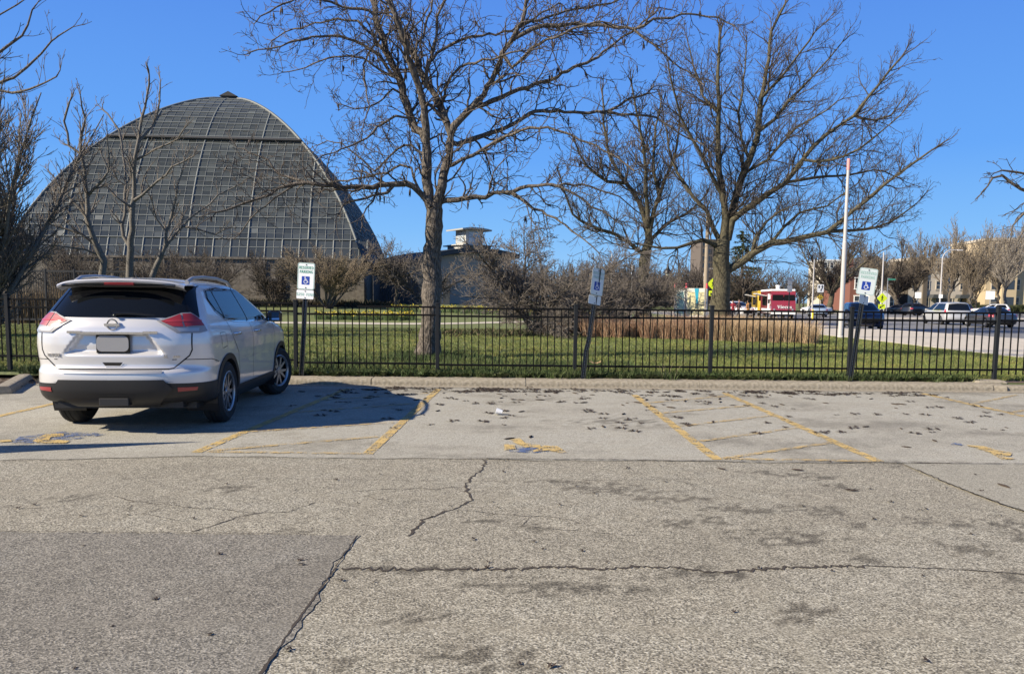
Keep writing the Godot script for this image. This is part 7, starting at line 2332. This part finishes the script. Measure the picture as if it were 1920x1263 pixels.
	# an added, unseen flag, cut to throw the pointed shadow at the left
	t = thing("added_shadow_flag", "added unseen flag on a pole shaped to throw the pointed shadow at the left", "flag", Vector3(-7.04, 0.0, -6.11), 0.0)
	b = B.new()
	b.tube(PackedVector3Array([Vector3.ZERO, Vector3(0, 2.62, 0)]), PackedFloat32Array([0.018, 0.01]), 8, true)
	part(t, "pole", b, M.steel)
	b = B.new()
	var fd := Vector3(-0.38, 0, -0.925)
	b.quad(Vector3(0, 0.45, 0), fd * 0.80 + Vector3(0, 0.45, 0), fd * 0.02 + Vector3(0, 2.6, 0), Vector3(0, 2.6, 0))
	b.quad(Vector3(0, 2.6, 0) + Vector3(0.004, 0, 0.004), fd * 0.02 + Vector3(0.004, 2.6, 0.004), fd * 0.80 + Vector3(0.004, 0.45, 0.004), Vector3(0.004, 0.45, 0.004))
	part(t, "shadow_flag_cloth", b, M.white)
	b = B.new()
	b.cbox(Vector3(0, 0.02, 0), Vector3(0.4, 0.04, 0.4), 0.01)
	part(t, "base_plate", b, M.dark_grey)

# ---------------------------------------------------------------- people
func field(p: Vector3, bones: Array) -> float:
	var d := 1e9
	for q in bones:
		var a: Vector3 = q[0]
		var e: Vector3 = q[1] - a
		var h := clampf((p - a).dot(e) / maxf(e.length_squared(), 1e-6), 0, 1)
		var k: float = (p - a - e * h).length() - lerpf(q[2], q[3], h)
		var s := 0.03
		var m := clampf(0.5 + 0.5 * (d - k) / s, 0, 1)
		d = lerpf(d, k, m) - s * m * (1 - m)
	return d
func body_mesh(bones: Array, cell: float, tint: Callable) -> ArrayMesh:
	# surface nets over the field of tapered bones
	var lo := Vector3.ONE * 1e9
	var hi := -lo
	for q in bones:
		for e in 2:
			lo = lo.min(q[e] - Vector3.ONE * (q[2 + e] + cell * 2))
			hi = hi.max(q[e] + Vector3.ONE * (q[2 + e] + cell * 2))
	var n := Vector3i(((hi - lo) / cell).ceil()) + Vector3i.ONE
	var f := PackedFloat32Array()
	f.resize(n.x * n.y * n.z)
	for z in n.z:
		for y in n.y:
			for x in n.x:
				f[x + n.x * (y + n.y * z)] = field(lo + Vector3(x, y, z) * cell, bones)
	var b := B.new()
	b.tint = true
	var idx := {}
	var corner := [Vector3i(0, 0, 0), Vector3i(1, 0, 0), Vector3i(0, 1, 0), Vector3i(1, 1, 0), Vector3i(0, 0, 1), Vector3i(1, 0, 1), Vector3i(0, 1, 1), Vector3i(1, 1, 1)]
	var edge := [[0, 1], [2, 3], [4, 5], [6, 7], [0, 2], [1, 3], [4, 6], [5, 7], [0, 4], [1, 5], [2, 6], [3, 7]]
	for z in n.z - 1:
		for y in n.y - 1:
			for x in n.x - 1:
				var v := []
				var neg := 0
				for c in corner:
					var q: float = f[x + c.x + n.x * (y + c.y + n.y * (z + c.z))]
					v.append(q)
					if q < 0: neg += 1
				if neg == 0 or neg == 8: continue
				var s := Vector3.ZERO
				var k := 0
				for e in edge:
					if (v[e[0]] < 0) != (v[e[1]] < 0):
						s += Vector3(corner[e[0]]).lerp(Vector3(corner[e[1]]), v[e[0]] / (v[e[0]] - v[e[1]]))
						k += 1
				var p := lo + (Vector3(x, y, z) + s / k) * cell
				var e2 := cell * 0.5
				var nn := Vector3(field(p + Vector3(e2, 0, 0), bones) - field(p - Vector3(e2, 0, 0), bones), field(p + Vector3(0, e2, 0), bones) - field(p - Vector3(0, e2, 0), bones), field(p + Vector3(0, 0, e2), bones) - field(p - Vector3(0, 0, e2), bones)).normalized()
				b.col = tint.call(p)
				idx[Vector3i(x, y, z)] = b.vert(p, nn)
	for key in idx:
		for ax in 3:
			var d := Vector3i.ZERO
			d[ax] = 1
			var a: Vector3i = key
			var e: Vector3i = key + d
			var fa := f[a.x + n.x * (a.y + n.y * a.z)]
			var fe := f[e.x + n.x * (e.y + n.y * e.z)]
			if (fa < 0) == (fe < 0): continue
			var u := Vector3i.ZERO
			u[(ax + 1) % 3] = 1
			var w := Vector3i.ZERO
			w[(ax + 2) % 3] = 1
			if not (idx.has(a - u) and idx.has(a - w) and idx.has(a - u - w)): continue
			var q := [idx[a], idx[a - u], idx[a - u - w], idx[a - w]]
			if fa < 0: b.ix.append_array([q[0], q[2], q[1], q[0], q[3], q[2]])
			else: b.ix.append_array([q[0], q[1], q[2], q[0], q[2], q[3]])
	return b.done()
func person(label: String, at: Vector3, turn: float, top: Color, legs: Color, hair: Color, bend: float, held: Color) -> void:
	var V := func(x: float, y: float, z: float) -> Vector3: return Vector3(x, y, z)
	var hip := Vector3(0, 0.93, 0)
	var chest: Vector3 = hip + Vector3(0, 0.46 * cos(bend), -0.46 * sin(bend))
	var head: Vector3 = chest + Vector3(0, 0.27, -0.05 - 0.1 * sin(bend))
	var bones := []
	bones.append([hip, chest - Vector3(0, 0.04, 0), 0.145, 0.16])
	bones.append([chest + Vector3(-0.15, 0, 0), chest + Vector3(0.15, 0, 0), 0.075, 0.075])
	bones.append([chest, head, 0.06, 0.055])
	bones.append([head - Vector3(0, 0.03, 0.015), head + Vector3(0, 0.06, 0), 0.082, 0.095])
	bones.append([head + Vector3(0, -0.01, -0.09), head + Vector3(0, 0.015, -0.085), 0.018, 0.014])
	for s in [-1.0, 1.0]:
		var kn := Vector3(0.11 * s, 0.50, -0.06 * s)
		var an := Vector3(0.11 * s, 0.09, 0.02 * s)
		bones.append([Vector3(0.09 * s, 0.90, 0), kn, 0.095, 0.065])
		bones.append([kn, an, 0.062, 0.042])
		bones.append([an - Vector3(0, 0.035, -0.03), an - Vector3(0, 0.05, 0.15), 0.042, 0.035])
		var sh: Vector3 = chest + Vector3(0.19 * s, -0.02, 0)
		var el: Vector3 = sh + Vector3(0.07 * s, -0.27, 0.02)
		var wr: Vector3 = el + Vector3(-0.05 * s, -0.12, -0.20)
		bones.append([sh, el, 0.058, 0.046])
		bones.append([el, wr, 0.044, 0.033])
		bones.append([wr, wr + Vector3(-0.01 * s, -0.02, -0.07), 0.032, 0.03])
		for k in 4:
			var r: Vector3 = wr + Vector3((-0.03 + 0.02 * k) * s, -0.03, -0.08)
			bones.append([r, r + Vector3(0, -0.035, -0.03 - 0.006 * (2 - absi(k - 2))), 0.010, 0.008])
		bones.append([wr + Vector3(-0.03 * s, 0, -0.04), wr + Vector3(-0.055 * s, -0.005, -0.08), 0.011, 0.009])
	var skin := Color(0.36, 0.22, 0.15)
	var tint := func(p: Vector3) -> Color:
		if p.y > chest.y + 0.13: return hair if p.z > head.z + 0.01 or p.y > head.y + 0.06 else skin
		if absf(p.x) < 0.3 and p.y > 0.84 and not (p.z < -0.17): return top
		if p.y > 0.75 and p.z < -0.20 - 0.3 * sin(bend): return skin
		return top if p.y > 0.84 else (legs if p.y > 0.1 else Color(0.03, 0.03, 0.03))
	var t := thing("person", label, "person", at, turn)
	part(t, "body", body_mesh(bones, 0.034, tint), M.cloth)
	if held.a > 0.0:
		var b := B.new()
		b.cbox(chest + Vector3(0, -0.16, 0.19), Vector3(0.30, 0.42, 0.16), 0.05)
		var c := mat("bag_%d" % t.get_index(), held.r, held.g, held.b, 0.8)
		part(t, "backpack", b, c)
func build_people() -> void:
	var m := mat("cloth", 1, 1, 1, 0.9)
	m.vertex_color_use_as_albedo = true
	person("person in black puffer jacket bending by the black bar fence", Vector3(-22.4, 0.42, -40.5), -0.9, Color(0.02, 0.02, 0.022), Color(0.05, 0.05, 0.06), Color(0.012, 0.01, 0.01), 0.35, Color(0, 0, 0, 0))
	person("person in dark red jacket standing before the white car", Vector3(20.9, -0.13, -73.0), 2.6, Color(0.22, 0.02, 0.035), Color(0.03, 0.03, 0.04), Color(0.02, 0.015, 0.012), 0.05, Color(0, 0, 0, 0))
	person("person in dark coat with pink scarf by the food trucks", Vector3(22.3, -0.13, -76.0), 3.6, Color(0.10, 0.06, 0.06), Color(0.04, 0.04, 0.05), Color(0.20, 0.09, 0.09), 0.05, Color(0, 0, 0, 0))
	person("person in orange brown top carrying a dark backpack", Vector3(22.65, -0.13, -74.0), 0.5, Color(0.42, 0.20, 0.07), Color(0.03, 0.03, 0.035), Color(0.02, 0.015, 0.01), 0.0, Color(0.02, 0.02, 0.025, 1))

# ---------------------------------------------------------------- litter on the asphalt
func build_litter() -> void:
	mat("litter_dark", 0.042, 0.029, 0.02, 0.8)
	mat("litter_brown", 0.12, 0.075, 0.045, 0.9)
	mat("styrofoam", 0.8, 0.8, 0.78, 0.7)
	var pods := []
	for k in 3:
		var b := B.new()
		b.lathe([Vector2(0.001, -0.085), Vector2(0.012, -0.06), Vector2(0.02, -0.02), Vector2(0.021, 0.02), Vector2(0.013, 0.06), Vector2(0.001, 0.09)], 7, Transform3D(Basis(Vector3.BACK, PI / 2).scaled(Vector3(1, 0.45, 1)), Vector3(0, 0.008, 0)))
		pods.append(b.done())
	var spots := []
	for i in 70: spots.append(Vector3(1.0 + rng.randfn() * 2.4, 0.006, -12.35 + absf(rng.randfn()) * 0.75))
	for i in 22: spots.append(Vector3(rng.randf_range(-0.5, 6.6), 0.006, rng.randf_range(-11.4, -7.4)))
	for i in 5: spots.append(Vector3(rng.randf_range(1.5, 4.2), 0.006, rng.randf_range(-7.2, -5.9)))
	for i in spots.size():
		var o := solo("fallen_pod", pods[i % 3], M.litter_dark, "dark fallen seed pod lying on the asphalt", "seed pod", spots[i], "fallen seed pods on the asphalt")
		o.rotation.y = rng.randf() * PI
		o.scale = Vector3.ONE * rng.randf_range(0.4, 0.95)
	var leafs := B.new()
	for i in 9:
		var a := rng.randf() * TAU
		var c := Vector3(rng.randfn() * 0.05, 0.004 + 0.006 * rng.randf(), rng.randfn() * 0.03)
		var d := Vector3(cos(a), rng.randf() * 0.3, sin(a)) * rng.randf_range(0.02, 0.045)
		var s := Vector3(-sin(a), 0.2, cos(a)) * 0.012
		leafs.quad(c - d, c + s, c + d, c - s)
	var places := []
	for i in 48:
		var cx := rng.randf_range(-2.5, 7.0)
		var cz := -12.62 + absf(rng.randfn()) * 0.32
		for j in 3 + rng.randi() % 9: places.append(Vector3(cx + rng.randfn() * 0.13, 0.006, cz + rng.randfn() * 0.05))
	for i in 40: places.append(Vector3(rng.randfn() * 1.4 + 1.0, 0.006, -12.35 + rng.randfn() * 0.2))
	for i in 130: places.append(Vector3(rng.randf_range(-3, 7.0), 0.006, rng.randf_range(-12.3, -8.5)))
	for i in 140: places.append(Vector3(rng.randf_range(-9.5, -7.7), 0.03, rng.randf_range(-13.6, -11.5)))
	scatter("leaf_litter", "brown broken leaves and stems swept along the gutter", "leaf litter", leafs.done(), M.litter_dark, places, 0.5, 1.3)
	places = []
	for i in 90: places.append(Vector3(rng.randf_range(-4, 4.5), 0.003, rng.randf_range(-7.0, -2.9)))
	var bit := B.new()
	for i in 4:
		var a := rng.randf() * TAU
		var c := Vector3(rng.randfn() * 0.008, 0.006, rng.randfn() * 0.006)
		var d := Vector3(cos(a), 0.3, sin(a)) * 0.014
		var s := Vector3(-sin(a), 0.1, cos(a)) * 0.005
		bit.quad(c - d, c + s, c + d, c - s)
	scatter("dark_crumbs", "small dark crumbs of bark scattered over the asphalt", "debris", bit.done(), M.litter_dark, places, 0.6, 1.4)
	# crushed white cup
	var b := B.new()
	var prof := [Vector2(0.03, 0.0), Vector2(0.034, 0.03), Vector2(0.04, 0.07), Vector2(0.043, 0.09), Vector2(0.038, 0.088), Vector2(0.03, 0.02), Vector2(0, 0.015)]
	b.lathe(prof, 14, Transform3D(Basis(Vector3(0.3, 0.9, 0.1), Vector3(-0.9, 0.22, 0.1), Vector3(0, 0.1, 1.35)), Vector3(0.04, 0.03, 0)))
	solo("crushed_cup", b, M.styrofoam, "crushed white foam cup lying in an empty bay", "cup", Vector3(-0.16, 0.008, -9.74))
	b = B.new()
	for i in 7:
		var a := TAU * i / 7.0 + 0.3
		var d := Vector3(cos(a) * 0.16, 0.03 + 0.05 * rng.randf(), sin(a) * 0.12)
		var s := Vector3(-sin(a), 0.1, cos(a)) * 0.05
		b.quad(Vector3(0, 0.01, 0), d * 0.6 - s, d, d * 0.6 + s)
	solo("fallen_leaf", b, M.fallen_leaf, "large curled brown leaf on the grass behind the fence", "leaf", Vector3(1.75, 0.13, -16.1))
